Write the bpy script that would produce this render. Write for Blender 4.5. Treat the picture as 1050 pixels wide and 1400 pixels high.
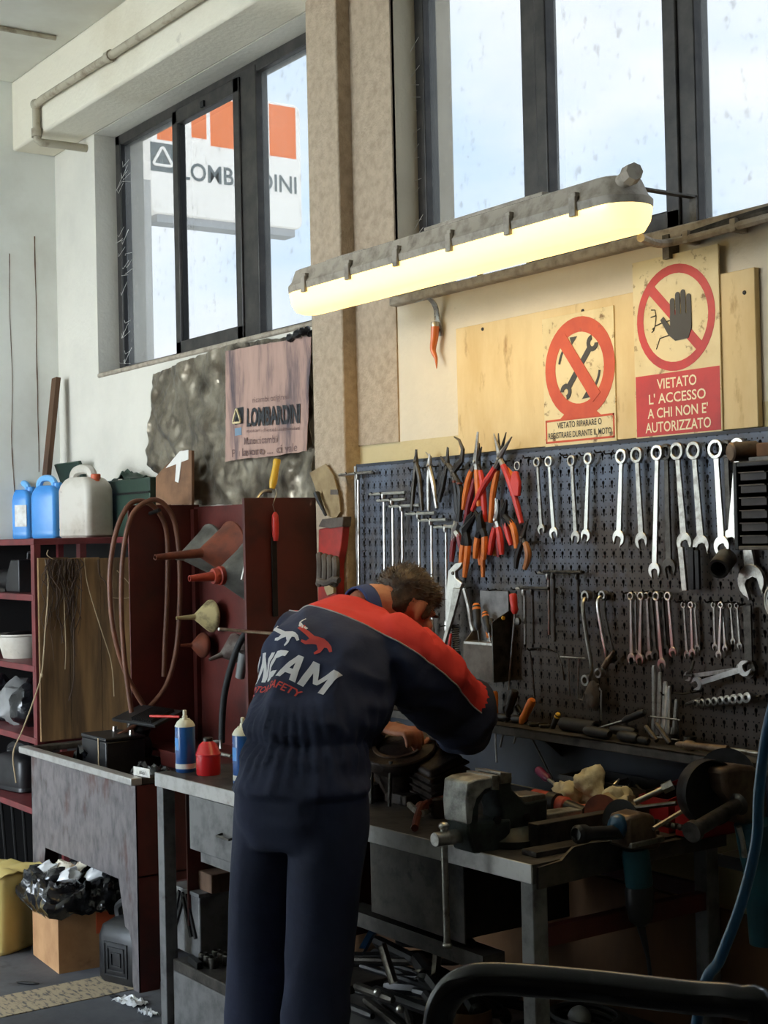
import bpy, bmesh, math, random
from math import sin, cos, pi, radians, atan2, sqrt, degrees
from mathutils import Vector, Matrix, noise
from mathutils.bvhtree import BVHTree
random.seed(7)
SC = bpy.context.scene
COL = SC.collection
for o in list(bpy.data.objects): bpy.data.objects.remove(o)

# ------------------------------------------------------------------ camera
F = 2020.0; ROLL = .022; ZC = 1.65; DW = 2.95
TH = atan2(F, 1400.0); PITCH = (760 - ROLL*1400 - 700)/F
_r = Vector((cos(TH), sin(TH), 0)); _a = Vector((-sin(TH), cos(TH), 0)); _u = Vector((0, 0, 1))
CA = _a*cos(PITCH) + _u*sin(PITCH); _u1 = _u*cos(PITCH) - _a*sin(PITCH)
CR = _r*cos(ROLL) - _u1*sin(ROLL); CU = _u1*cos(ROLL) + _r*sin(ROLL)
CC = Vector((0, -DW, ZC))
cam = bpy.data.cameras.new('camera'); camo = bpy.data.objects.new('camera', cam); COL.objects.link(camo)
cam.sensor_fit = 'VERTICAL'; cam.sensor_height = 36.0; cam.sensor_width = 27.0; cam.lens = F/1400*36
cam.clip_start = .05; cam.clip_end = 200
camo.matrix_world = Matrix(((CR.x, CU.x, -CA.x, CC.x), (CR.y, CU.y, -CA.y, CC.y), (CR.z, CU.z, -CA.z, CC.z), (0, 0, 0, 1)))
SC.camera = camo
def _ray(x, y): return CA*F + CR*(x-525) - CU*(y-700)
def at(x, y, Y=0.0): d = _ray(x, y); return CC + d*((Y-CC.y)/d.y)      # pixel -> point on the plane y = Y
def atz(x, y, Z=0.0): d = _ray(x, y); return CC + d*((Z-CC.z)/d.z)     # ... on z = Z
def atx(x, y, X=0.0): d = _ray(x, y); return CC + d*((X-CC.x)/d.x)     # ... on x = X
def atd(x, y, D): d = _ray(x, y); return CC + d*(D/F)                  # ... at a depth

# ------------------------------------------------------------------ view, sky, daylight
vs = SC.view_settings
vs.view_transform = 'Standard'; vs.look = 'None'; vs.gamma = 1.0; vs.use_curve_mapping = False
vs.exposure = 0.0
SKY = 19.0; GLASS_T = .238; LAMP = 1.9
w = bpy.data.worlds.new('sky'); SC.world = w; w.use_nodes = True
nt = w.node_tree; nt.nodes.clear()
wo = nt.nodes.new('ShaderNodeOutputWorld'); bg = nt.nodes.new('ShaderNodeBackground')
tc = nt.nodes.new('ShaderNodeTexCoord'); mp = nt.nodes.new('ShaderNodeMapping'); nz = nt.nodes.new('ShaderNodeTexNoise'); cr = nt.nodes.new('ShaderNodeValToRGB')
mp.inputs['Scale'].default_value = (1.0, 1.0, 2.4)
nz.inputs['Scale'].default_value = 3.2; nz.inputs['Detail'].default_value = 7; nz.inputs['Roughness'].default_value = .55
cr.color_ramp.elements[0].position = .36; cr.color_ramp.elements[0].color = (.60, .79, 1.0, 1)
cr.color_ramp.elements[1].position = .62; cr.color_ramp.elements[1].color = (.93, .97, 1.0, 1)
bg.inputs['Strength'].default_value = SKY
nt.links.new(tc.outputs['Generated'], mp.inputs['Vector']); nt.links.new(mp.outputs[0], nz.inputs['Vector'])
nt.links.new(nz.outputs['Fac'], cr.inputs[0]); nt.links.new(cr.outputs[0], bg.inputs[0]); nt.links.new(bg.outputs[0], wo.inputs[0])

# ------------------------------------------------------------------ room measures
XL = -7.157; XR = 3.2; YF = -6.6; ZT = 3.97
W1 = (-6.66, -4.56, 2.455, 3.62); W2 = (-4.15, .9, 2.46, 3.75)       # window openings x0 x1 z0 z1
DOOR = (-6.9, -3.3, 3.5)                                              # open workshop gate in the front wall
def portal(loc, rot, sx, sy):
    l = bpy.data.lights.new('daylight_portal', 'AREA'); l.shape = 'RECTANGLE'; l.size = sx; l.size_y = sy
    o = bpy.data.objects.new('daylight_portal', l); COL.objects.link(o); o.location = loc; o.rotation_euler = rot
    l.cycles.is_portal = True
portal(((W1[0]+W1[1])/2, .22, (W1[2]+W1[3])/2), (radians(-90), 0, 0), W1[1]-W1[0], W1[3]-W1[2])
portal(((W2[0]+W2[1])/2, .22, (W2[2]+W2[3])/2), (radians(-90), 0, 0), W2[1]-W2[0], W2[3]-W2[2])
portal(((DOOR[0]+DOOR[1])/2, YF-.3, DOOR[2]/2), (radians(90), 0, 0), DOOR[1]-DOOR[0], DOOR[2])

# ------------------------------------------------------------------ materials
MATS = {}
def mat(name, col, rough=.6, metal=0.0, col2=None, nscale=8.0, lo=.4, hi=.65, bump=0.0, bscale=60.0, stretch=(1, 1, 1), col3=None, n3=3.0, lo3=.55, hi3=.75, spec=.5, coat=0.0, rough2=None, emit=None, estr=0.0):
    m = bpy.data.materials.new(name); m.use_nodes = True; MATS[name] = m
    n = m.node_tree.nodes; L = m.node_tree.links; b = n['Principled BSDF']
    b.inputs['Roughness'].default_value = rough; b.inputs['Metallic'].default_value = metal
    b.inputs['Specular IOR Level'].default_value = spec; b.inputs['Coat Weight'].default_value = coat
    b.inputs['Base Color'].default_value = (*col, 1)
    tc = n.new('ShaderNodeTexCoord'); mp = n.new('ShaderNodeMapping'); mp.inputs['Scale'].default_value = stretch
    L.new(tc.outputs['Object'], mp.inputs['Vector'])
    src = None
    def layer(base, c, sc, a, z, det=6):
        t = n.new('ShaderNodeTexNoise'); t.inputs['Scale'].default_value = sc; t.inputs['Detail'].default_value = det; t.inputs['Roughness'].default_value = .62
        L.new(mp.outputs[0], t.inputs['Vector'])
        r = n.new('ShaderNodeMapRange'); r.inputs['From Min'].default_value = a; r.inputs['From Max'].default_value = z
        L.new(t.outputs['Fac'], r.inputs['Value'])
        x = n.new('ShaderNodeMix'); x.data_type = 'RGBA'
        L.new(r.outputs[0], x.inputs['Factor'])
        if base is None: x.inputs['A'].default_value = (*col, 1)
        else: L.new(base, x.inputs['A'])
        x.inputs['B'].default_value = (*c, 1)
        return x.outputs['Result'], r.outputs[0]
    fac = None
    if col2: src, fac = layer(src, col2, nscale, lo, hi)
    if col3: src, _ = layer(src, col3, n3, lo3, hi3, 9)
    if src: L.new(src, b.inputs['Base Color'])
    if fac is not None and rough2 is not None:
        mr = n.new('ShaderNodeMapRange'); mr.inputs['To Min'].default_value = rough; mr.inputs['To Max'].default_value = rough2
        L.new(fac, mr.inputs['Value']); L.new(mr.outputs[0], b.inputs['Roughness'])
    if bump:
        t = n.new('ShaderNodeTexNoise'); t.inputs['Scale'].default_value = bscale; t.inputs['Detail'].default_value = 5
        L.new(mp.outputs[0], t.inputs['Vector'])
        bp = n.new('ShaderNodeBump'); bp.inputs['Strength'].default_value = bump; bp.inputs['Distance'].default_value = .01
        L.new(t.outputs['Fac'], bp.inputs['Height']); L.new(bp.outputs[0], b.inputs['Normal'])
    if emit:
        b.inputs['Emission Color'].default_value = (*emit, 1); b.inputs['Emission Strength'].default_value = estr
    return m
def S(r, g, b):                                   # sRGB 0..255 -> linear
    f = lambda c: (c/255/12.92) if c/255 <= .04045 else ((c/255+.055)/1.055)**2.4
    return (f(r), f(g), f(b))

mat('wall_cream', S(230, 222, 202), .85, col2=S(208, 196, 170), nscale=1.6, lo=.45, hi=.8, bump=.25, bscale=45, col3=S(120, 104, 84), n3=5.0, lo3=.66, hi3=.86)
mat('wall_white', S(236, 236, 228), .85, col2=S(218, 216, 205), nscale=2.0, lo=.45, hi=.75, bump=.12, bscale=30, col3=S(120, 112, 98), n3=6, lo3=.68, hi3=.8)
mat('wall_dim', S(120, 114, 104), .9, col2=S(92, 86, 78), nscale=2)
mat('ceiling_paint', S(226, 224, 212), .9, col2=S(208, 203, 188), nscale=1.2, bump=.1, bscale=20)
mat('pilaster', S(190, 170, 145), .9, col2=S(166, 146, 122), nscale=30, lo=.4, hi=.7, bump=.5, bscale=120)
mat('concrete', S(96, 98, 104), .75, col2=S(70, 72, 78), nscale=2.4, bump=.2, bscale=30, col3=S(52, 52, 55), n3=7, lo3=.58, hi3=.72)
mat('ground_out', S(196, 194, 186), .9)
mat('render_out', S(215, 212, 205), .9)
mat('line_paint', S(176, 160, 134), .8, col2=S(95, 92, 92), nscale=22, lo=.5, hi=.62, stretch=(1, 3, 1))
mat('alu_dark', S(52, 50, 49), .45, metal=.3, col2=S(74, 70, 66), nscale=12, bump=.05)
mat('gasket', S(26, 26, 27), .7)
mat('lamp_grey', S(172, 160, 142), .6, col2=S(126, 114, 98), nscale=25, lo=.45, hi=.7)
mat('pipe_paint', S(178, 168, 146), .6, col2=S(120, 100, 78), nscale=14, lo=.5, hi=.75)
mat('steel', S(176, 172, 164), .33, metal=1.0, col2=S(110, 104, 96), nscale=40, lo=.45, hi=.75, rough2=.55)
mat('steel_bright', S(215, 212, 205), .28, metal=1.0, col2=S(165, 160, 152), nscale=30, lo=.5, hi=.8, rough2=.45)
mat('steel_dark', S(92, 88, 82), .45, metal=.9, col2=S(50, 46, 42), nscale=28, lo=.4, hi=.7)
mat('iron_black', S(38, 37, 37), .5, metal=.5, col2=S(24, 23, 22), nscale=20, bump=.1, bscale=80)
mat('cast_grey', S(178, 176, 168), .45, metal=.6, col2=S(96, 94, 90), nscale=22, lo=.42, hi=.68, bump=.2, bscale=90)
mat('vise_green', S(58, 66, 62), .45, metal=.35, col2=S(36, 38, 36), nscale=20, lo=.4, hi=.65)
mat('rubber', S(24, 24, 25), .65, col2=S(38, 37, 36), nscale=20)
mat('plastic_black', S(22, 22, 24), .4, col2=S(40, 40, 41), nscale=12)
mat('bag_black', S(20, 21, 24), .22, bump=.5, bscale=30, coat=.4)
mat('bench_steel', S(84, 79, 73), .5, metal=.45, col2=S(44, 40, 37), nscale=9, lo=.42, hi=.66, col3=S(28, 26, 24), n3=16, lo3=.55, hi3=.7, bump=.12, bscale=50)
mat('bench_frame', S(122, 121, 120), .5, metal=.3, col2=S(82, 81, 81), nscale=14, lo=.45, hi=.7, col3=S(60, 30, 26), n3=9, lo3=.66, hi3=.74)
mat('tank_steel', S(122, 116, 116), .5, metal=.35, col2=S(86, 82, 84), nscale=18, lo=.4, hi=.68, stretch=(1.6, 1, .8), col3=S(98, 60, 52), n3=4.5, lo3=.56, hi3=.74, bump=.08, bscale=60)
mat('edge_steel', S(186, 184, 180), .4, metal=.55, col2=S(158, 153, 148), nscale=20, lo=.45, hi=.7, col3=S(140, 60, 52), n3=10, lo3=.66, hi3=.74)
mat('red_oxide', S(86, 29, 21), .5, col2=S(62, 21, 17), nscale=6, lo=.4, hi=.7, bump=.06, col3=S(46, 20, 17), n3=3, lo3=.55, hi3=.8)
mat('red_shelf', S(112, 44, 46), .5, col2=S(82, 34, 34), nscale=9, lo=.4, hi=.7, col3=S(150, 110, 105), n3=14, lo3=.66, hi3=.75)
mat('plywood', S(226, 202, 152), .7, col2=S(206, 176, 122), nscale=5, lo=.4, hi=.7, stretch=(1, 1, .35), col3=S(160, 122, 74), n3=15, lo3=.6, hi3=.74)
mat('wood_dark', S(104, 74, 50), .8, col2=S(66, 46, 32), nscale=9, stretch=(1, 1, .15), lo=.35, hi=.7)
mat('board_brown', S(152, 118, 78), .85, col2=S(112, 86, 56), nscale=7, stretch=(3, 3, .3), lo=.35, hi=.7, col3=S(40, 32, 26), n3=3, lo3=.5, hi3=.75)
mat('wood_block', S(126, 98, 76), .8, col2=S(90, 66, 50), nscale=14, stretch=(1, 1, .3))
mat('cardboard', S(184, 142, 100), .9, col2=S(160, 118, 80), nscale=5, col3=S(110, 78, 52), n3=8, lo3=.64, hi3=.8)
mat('cardboard_dirty', S(134, 98, 70), .9, col2=S(96, 70, 52), nscale=6)
mat('tape_white', S(226, 222, 214), .5)
mat('white_label', S(226, 224, 216), .6, col2=S(190, 184, 170), nscale=16)
mat('sign_cream', S(228, 210, 162), .55, col2=S(206, 184, 132), nscale=6, lo=.45, hi=.75, col3=S(126, 96, 56), n3=24, lo3=.575, hi3=.66)
mat('sign_red', S(196, 44, 40), .5, col2=S(168, 34, 32), nscale=10, lo=.45, hi=.7, col3=S(104, 34, 28), n3=26, lo3=.66, hi3=.8)
mat('sign_orange', S(206, 84, 48), .6, col2=S(190, 70, 42), nscale=10, col3=S(120, 64, 40), n3=26, lo3=.64, hi3=.8)
mat('sign_ink', S(56, 54, 50), .6)
mat('sign_ink_faded', S(112, 84, 62), .7)
mat('letter_cream', S(240, 228, 190), .6)
mat('light_box', S(236, 234, 226), .6, emit=(1, .98, .94), estr=SKY*.34)
mat('box_orange', S(230, 108, 44), .6, emit=(1, .30, .06), estr=SKY*.30)
mat('box_grey', S(120, 128, 128), .6)
mat('box_pale', S(205, 205, 205), .6)
mat('poster_paper', S(184, 150, 134), .75, col2=S(154, 122, 112), nscale=5, stretch=(2, 1, .4), lo=.4, hi=.7, col3=S(70, 66, 74), n3=5, lo3=.50, hi3=.72, bump=.15, bscale=14)
mat('poster_ink', S(44, 44, 46), .7)
mat('poster_ink_faded', S(120, 92, 86), .7)
mat('poster_blue', S(120, 142, 160), .7)
mat('foil', S(170, 160, 142), .30, metal=.75, col2=S(104, 93, 78), nscale=6, lo=.38, hi=.62, bump=.35, bscale=22, col3=S(50, 42, 34), n3=4, lo3=.48, hi3=.70)
mat('blue_can', S(64, 140, 214), .35, col2=S(84, 160, 228), nscale=3)
mat('blue_can_lite', S(120, 184, 236), .4)
mat('grey_can', S(128, 128, 126), .5)
mat('white_can', S(206, 200, 188), .45, col2=S(182, 172, 156), nscale=7, lo=.45, hi=.7, col3=S(96, 84, 68), n3=9, lo3=.63, hi3=.75)
mat('green_box', S(34, 58, 44), .6, col2=S(26, 44, 34), nscale=8)
mat('orange_cap', S(202, 92, 52), .5)
mat('yellow_can', S(232, 212, 140), .4, col2=S(222, 198, 122), nscale=3, col3=S(170, 140, 80), n3=9, lo3=.7, hi3=.8)
mat('red_can', S(206, 36, 40), .3, coat=.4)
mat('spray_blue', S(32, 86, 150), .3, coat=.3, col2=S(28, 74, 134), nscale=6)
mat('spray_cream', S(224, 220, 196), .45)
mat('bottle_blue', S(34, 44, 92), .45)
mat('hose_brown', S(118, 74, 52), .5, col2=S(90, 57, 41), nscale=12)
mat('hose_blue', S(30, 78, 112), .35, coat=.3)
mat('wire_pale', S(170, 150, 118), .7)
mat('wire_dark', S(74, 56, 44), .8)
mat('funnel_rust', S(128, 66, 44), .6, metal=.2, col2=S(92, 50, 36), nscale=14)
mat('funnel_grey', S(122, 120, 112), .45, metal=.5, col2=S(86, 84, 78), nscale=9)
mat('funnel_cream', S(186, 170, 120), .6, col2=S(96, 84, 60), nscale=12, lo=.5, hi=.66)
mat('funnel_red', S(188, 70, 48), .5, col2=S(140, 50, 38), nscale=20)
mat('funnel_dirty', S(120, 112, 104), .6, col2=S(72, 56, 50), nscale=14, lo=.42, hi=.6)
mat('grip_orange', S(222, 122, 40), .45, col2=S(190, 96, 34), nscale=30, lo=.5, hi=.75)
mat('grip_red', S(206, 54, 44), .45, col2=S(170, 40, 36), nscale=30, lo=.5, hi=.75)
mat('grip_darkred', S(126, 26, 34), .45)
mat('grip_black', S(30, 29, 29), .5)
mat('grip_yellow', S(224, 176, 50), .4)
mat('grip_wood', S(168, 108, 60), .5)
mat('horn_coral', S(206, 108, 52), .35, coat=.3)
mat('cloth_navy', S(42, 50, 78), .85, col2=S(32, 39, 62), nscale=3, bump=.5, bscale=16)
mat('cloth_red', S(222, 58, 52), .85, col2=S(200, 46, 44), nscale=3, bump=.4, bscale=18)
mat('cloth_collar', S(48, 66, 116), .85, bump=.2, bscale=30)
mat('piping', S(176, 170, 168), .7)
mat('print_white', S(222, 220, 220), .7)
mat('print_red', S(206, 70, 62), .7)
mat('skin', S(196, 134, 100), .5, col2=S(180, 108, 80), nscale=14, bump=.12, bscale=120)
mat('hair_brown', S(52, 42, 34), .6, col2=S(92, 74, 56), nscale=30)
mat('shoe', S(30, 28, 27), .6)
mat('rag', S(216, 204, 168), .9, col2=S(184, 168, 130), nscale=16, bump=.4, bscale=60)
mat('rag_pink', S(190, 116, 92), .9, bump=.4, bscale=60)
mat('paper', S(216, 208, 190), .7, col2=S(160, 136, 108), nscale=22, lo=.5, hi=.6)
mat('film_clear', S(214, 216, 218), .25, coat=.3)
mat('teal', S(32, 84, 96), .4, col2=S(24, 66, 78), nscale=10)
mat('brass_dull', S(128, 108, 88), .45, metal=.5, col2=S(86, 68, 54), nscale=16)
mat('engine_brown', S(64, 52, 44), .55, metal=.4, col2=S(40, 33, 29), nscale=24, lo=.4, hi=.65, bump=.25, bscale=70)
mat('copper_dirty', S(124, 60, 40), .5, metal=.3, col2=S(84, 44, 34), nscale=24)
mat('tray_red', S(150, 26, 28), .4)
mat('chrome_dark', S(16, 16, 17), .2, spec=.35)
mat('backsplash', S(44, 50, 62), .6, col2=S(30, 32, 38), nscale=4)
mat('under_panel', S(112, 78, 46), .85, col2=S(84, 58, 36), nscale=4, stretch=(1, 1, .4), col3=S(46, 34, 24), n3=16, lo3=.68, hi3=.74)
mat('socket_grey', S(160, 156, 150), .3, metal=1.0)
mat('drawer_clear', S(66, 55, 48), .6, col2=S(46, 38, 34), nscale=10)
mat('cabinet_dark', S(26, 24, 23), .6)
mat('leather', S(96, 86, 76), .7, col2=S(70, 60, 52), nscale=18, bump=.2)
mat('holster_red', S(176, 48, 36), .5, col2=S(120, 36, 30), nscale=9)
mat('burlap', S(168, 146, 108), .85, col2=S(130, 108, 76), nscale=10)
mat('purple', S(110, 30, 70), .35)

def glassmat(name, tint, dirt, hazeamt):
    m = bpy.data.materials.new(name); m.use_nodes = True; MATS[name] = m
    n = m.node_tree.nodes; L = m.node_tree.links; n.clear()
    out = n.new('ShaderNodeOutputMaterial'); tr = n.new('ShaderNodeBsdfTransparent'); tl = n.new('ShaderNodeBsdfTranslucent'); gl = n.new('ShaderNodeBsdfGlossy')
    tr.inputs[0].default_value = (*tint, 1); tl.inputs[0].default_value = (.62, .62, .58, 1); gl.inputs['Roughness'].default_value = .05; gl.inputs[0].default_value = (.8, .8, .8, 1)
    tc = n.new('ShaderNodeTexCoord'); mp = n.new('ShaderNodeMapping'); mp.inputs['Scale'].default_value = (1, 1, .7)
    L.new(tc.outputs['Object'], mp.inputs[0])
    a = n.new('ShaderNodeTexNoise'); a.inputs['Scale'].default_value = 34; a.inputs['Detail'].default_value = 4
    b = n.new('ShaderNodeTexNoise'); b.inputs['Scale'].default_value = 3.5; b.inputs['Detail'].default_value = 5
    L.new(mp.outputs[0], a.inputs['Vector']); L.new(mp.outputs[0], b.inputs['Vector'])
    r1 = n.new('ShaderNodeMapRange'); r1.inputs['From Min'].default_value = .62; r1.inputs['From Max'].default_value = .72; r1.inputs['To Max'].default_value = dirt
    r2 = n.new('ShaderNodeMapRange'); r2.inputs['From Min'].default_value = .35; r2.inputs['From Max'].default_value = .7; r2.inputs['To Min'].default_value = hazeamt*.4; r2.inputs['To Max'].default_value = hazeamt
    L.new(a.outputs['Fac'], r1.inputs[0]); L.new(b.outputs['Fac'], r2.inputs[0])
    m0 = n.new('ShaderNodeMixShader'); L.new(r2.outputs[0], m0.inputs[0]); L.new(tr.outputs[0], m0.inputs[1]); L.new(tl.outputs[0], m0.inputs[2])
    df = n.new('ShaderNodeBsdfDiffuse'); df.inputs[0].default_value = (.25, .22, .18, 1)
    m1 = n.new('ShaderNodeMixShader'); L.new(r1.outputs[0], m1.inputs[0]); L.new(m0.outputs[0], m1.inputs[1]); L.new(df.outputs[0], m1.inputs[2])
    m2 = n.new('ShaderNodeMixShader'); m2.inputs[0].default_value = .03; L.new(m1.outputs[0], m2.inputs[1]); L.new(gl.outputs[0], m2.inputs[2])
    L.new(m2.outputs[0], out.inputs[0]); return m
glassmat('dirty_glass', (GLASS_T, GLASS_T, GLASS_T), .17, .035)

def diffuser_mat():                               # ribbed translucent lamp cover
    m = bpy.data.materials.new('diffuser'); m.use_nodes = True; MATS['diffuser'] = m
    n = m.node_tree.nodes; L = m.node_tree.links; b = n['Principled BSDF']
    b.inputs['Base Color'].default_value = (.85, .72, .4, 1); b.inputs['Roughness'].default_value = .3
    b.inputs['Emission Color'].default_value = (1, .72, .26, 1)
    b.inputs['Emission Strength'].default_value = LAMP
    return m
diffuser_mat()

def pegboard_mat():
    m = bpy.data.materials.new('peg_steel'); m.use_nodes = True; MATS['peg_steel'] = m
    n = m.node_tree.nodes; L = m.node_tree.links; b = n['Principled BSDF']; out = n['Material Output']
    tc = n.new('ShaderNodeTexCoord'); sp = n.new('ShaderNodeSeparateXYZ'); L.new(tc.outputs['Object'], sp.inputs[0])
    def M(op, x, y=None):
        k = n.new('ShaderNodeMath'); k.operation = op
        for i, v in enumerate((x, y)):
            if v is None: continue
            if hasattr(v, 'is_linked'): L.new(v, k.inputs[i])
            else: k.inputs[i].default_value = v
        return k.outputs[0]
    P = .030
    def cell(v, off): return M('SUBTRACT', M('PINGPONG', M('ADD', v, 10+off), P/2), 0.0)
    X = sp.outputs['X']; Z = sp.outputs['Z']
    def near(v, period, off):                      # distance to the nearest multiple
        return M('PINGPONG', M('ADD', v, 30*period+off), period/2)
    def blob(px, pz, ox, oz, rx, rz):
        dx = M('DIVIDE', near(X, px, ox), rx); dz = M('DIVIDE', near(Z, pz, oz), rz)
        return M('LESS_THAN', M('ADD', M('MULTIPLY', dx, dx), M('MULTIPLY', dz, dz)), 1.0)
    def rect(px, pz, ox, oz, rx, rz):
        return M('MULTIPLY', M('LESS_THAN', near(X, px, ox), rx), M('LESS_THAN', near(Z, pz, oz), rz))
    k1 = blob(.036, .040, 0, 0, .0058, .0062); k2 = rect(.036, .040, 0, .0095, .0028, .0065)
    k3 = rect(.018, .020, .009, .010, .0026, .0022)
    hole = M('MINIMUM', M('ADD', M('ADD', k1, k2), k3), 1.0)
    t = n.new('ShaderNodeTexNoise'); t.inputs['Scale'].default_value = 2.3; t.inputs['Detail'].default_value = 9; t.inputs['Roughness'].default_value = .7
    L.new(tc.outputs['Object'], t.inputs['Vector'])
    # brown wear and grime; darkening low on the board also paints in weaker light
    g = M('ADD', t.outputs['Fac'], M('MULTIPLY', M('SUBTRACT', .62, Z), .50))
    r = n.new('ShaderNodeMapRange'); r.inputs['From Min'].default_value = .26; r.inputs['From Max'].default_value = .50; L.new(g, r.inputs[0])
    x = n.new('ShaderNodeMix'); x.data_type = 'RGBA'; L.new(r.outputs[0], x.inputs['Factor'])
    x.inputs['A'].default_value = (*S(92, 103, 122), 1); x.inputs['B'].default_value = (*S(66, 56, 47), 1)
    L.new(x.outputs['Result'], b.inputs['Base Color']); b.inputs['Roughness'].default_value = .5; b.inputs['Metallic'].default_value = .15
    tr = n.new('ShaderNodeBsdfTransparent'); mx = n.new('ShaderNodeMixShader')
    L.new(hole, mx.inputs[0]); L.new(b.outputs[0], mx.inputs[1]); L.new(tr.outputs[0], mx.inputs[2]); L.new(mx.outputs[0], out.inputs[0])
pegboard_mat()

def two_tone(name, c_up, c_dn, zsplit):           # wall with a lower band in a second coat of paint
    m = mat(name, c_up, .85, col2=tuple(c*.80 for c in c_up), nscale=1.7, lo=.42, hi=.8, bump=.3, bscale=40, col3=tuple(c*.42 for c in c_up), n3=9, lo3=.68, hi3=.84)
    n = m.node_tree.nodes; L = m.node_tree.links; b = n['Principled BSDF']; src = b.inputs['Base Color'].links[0].from_socket
    tc = n.new('ShaderNodeTexCoord'); sp = n.new('ShaderNodeSeparateXYZ'); L.new(tc.outputs['Object'], sp.inputs[0])
    lt = n.new('ShaderNodeMath'); lt.operation = 'LESS_THAN'; lt.inputs[1].default_value = zsplit; L.new(sp.outputs['Z'], lt.inputs[0])
    x = n.new('ShaderNodeMix'); x.data_type = 'RGBA'; x.blend_type = 'MULTIPLY'; x.inputs['B'].default_value = (*c_dn, 1)
    gt = n.new('ShaderNodeMath'); gt.operation = 'GREATER_THAN'; gt.inputs[1].default_value = -4.7; L.new(sp.outputs['X'], gt.inputs[0])
    an = n.new('ShaderNodeMath'); an.operation = 'MULTIPLY'; L.new(lt.outputs[0], an.inputs[0]); L.new(gt.outputs[0], an.inputs[1])
    L.new(an.outputs[0], x.inputs['Factor']); L.new(src, x.inputs['A']); L.new(x.outputs['Result'], b.inputs['Base Color'])
def cooler_left(name, xs):                          # whiter, cooler tone on the bay round the left window
    n = MATS[name].node_tree.nodes; L = MATS[name].node_tree.links; b = n['Principled BSDF']; src = b.inputs['Base Color'].links[0].from_socket
    tc = n.new('ShaderNodeTexCoord'); sp = n.new('ShaderNodeSeparateXYZ'); L.new(tc.outputs['Object'], sp.inputs[0])
    lt = n.new('ShaderNodeMath'); lt.operation = 'LESS_THAN'; lt.inputs[1].default_value = xs; L.new(sp.outputs['X'], lt.inputs[0])
    x = n.new('ShaderNodeMix'); x.data_type = 'RGBA'; x.blend_type = 'MULTIPLY'; x.inputs['B'].default_value = (.98, 1.06, 1.22, 1)
    L.new(lt.outputs[0], x.inputs['Factor']); L.new(src, x.inputs['A']); L.new(x.outputs['Result'], b.inputs['Base Color'])
two_tone('wall_back_paint', S(222, 209, 184), (.86, .80, .58), 1.965)
cooler_left('wall_back_paint', -4.6)
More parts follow.
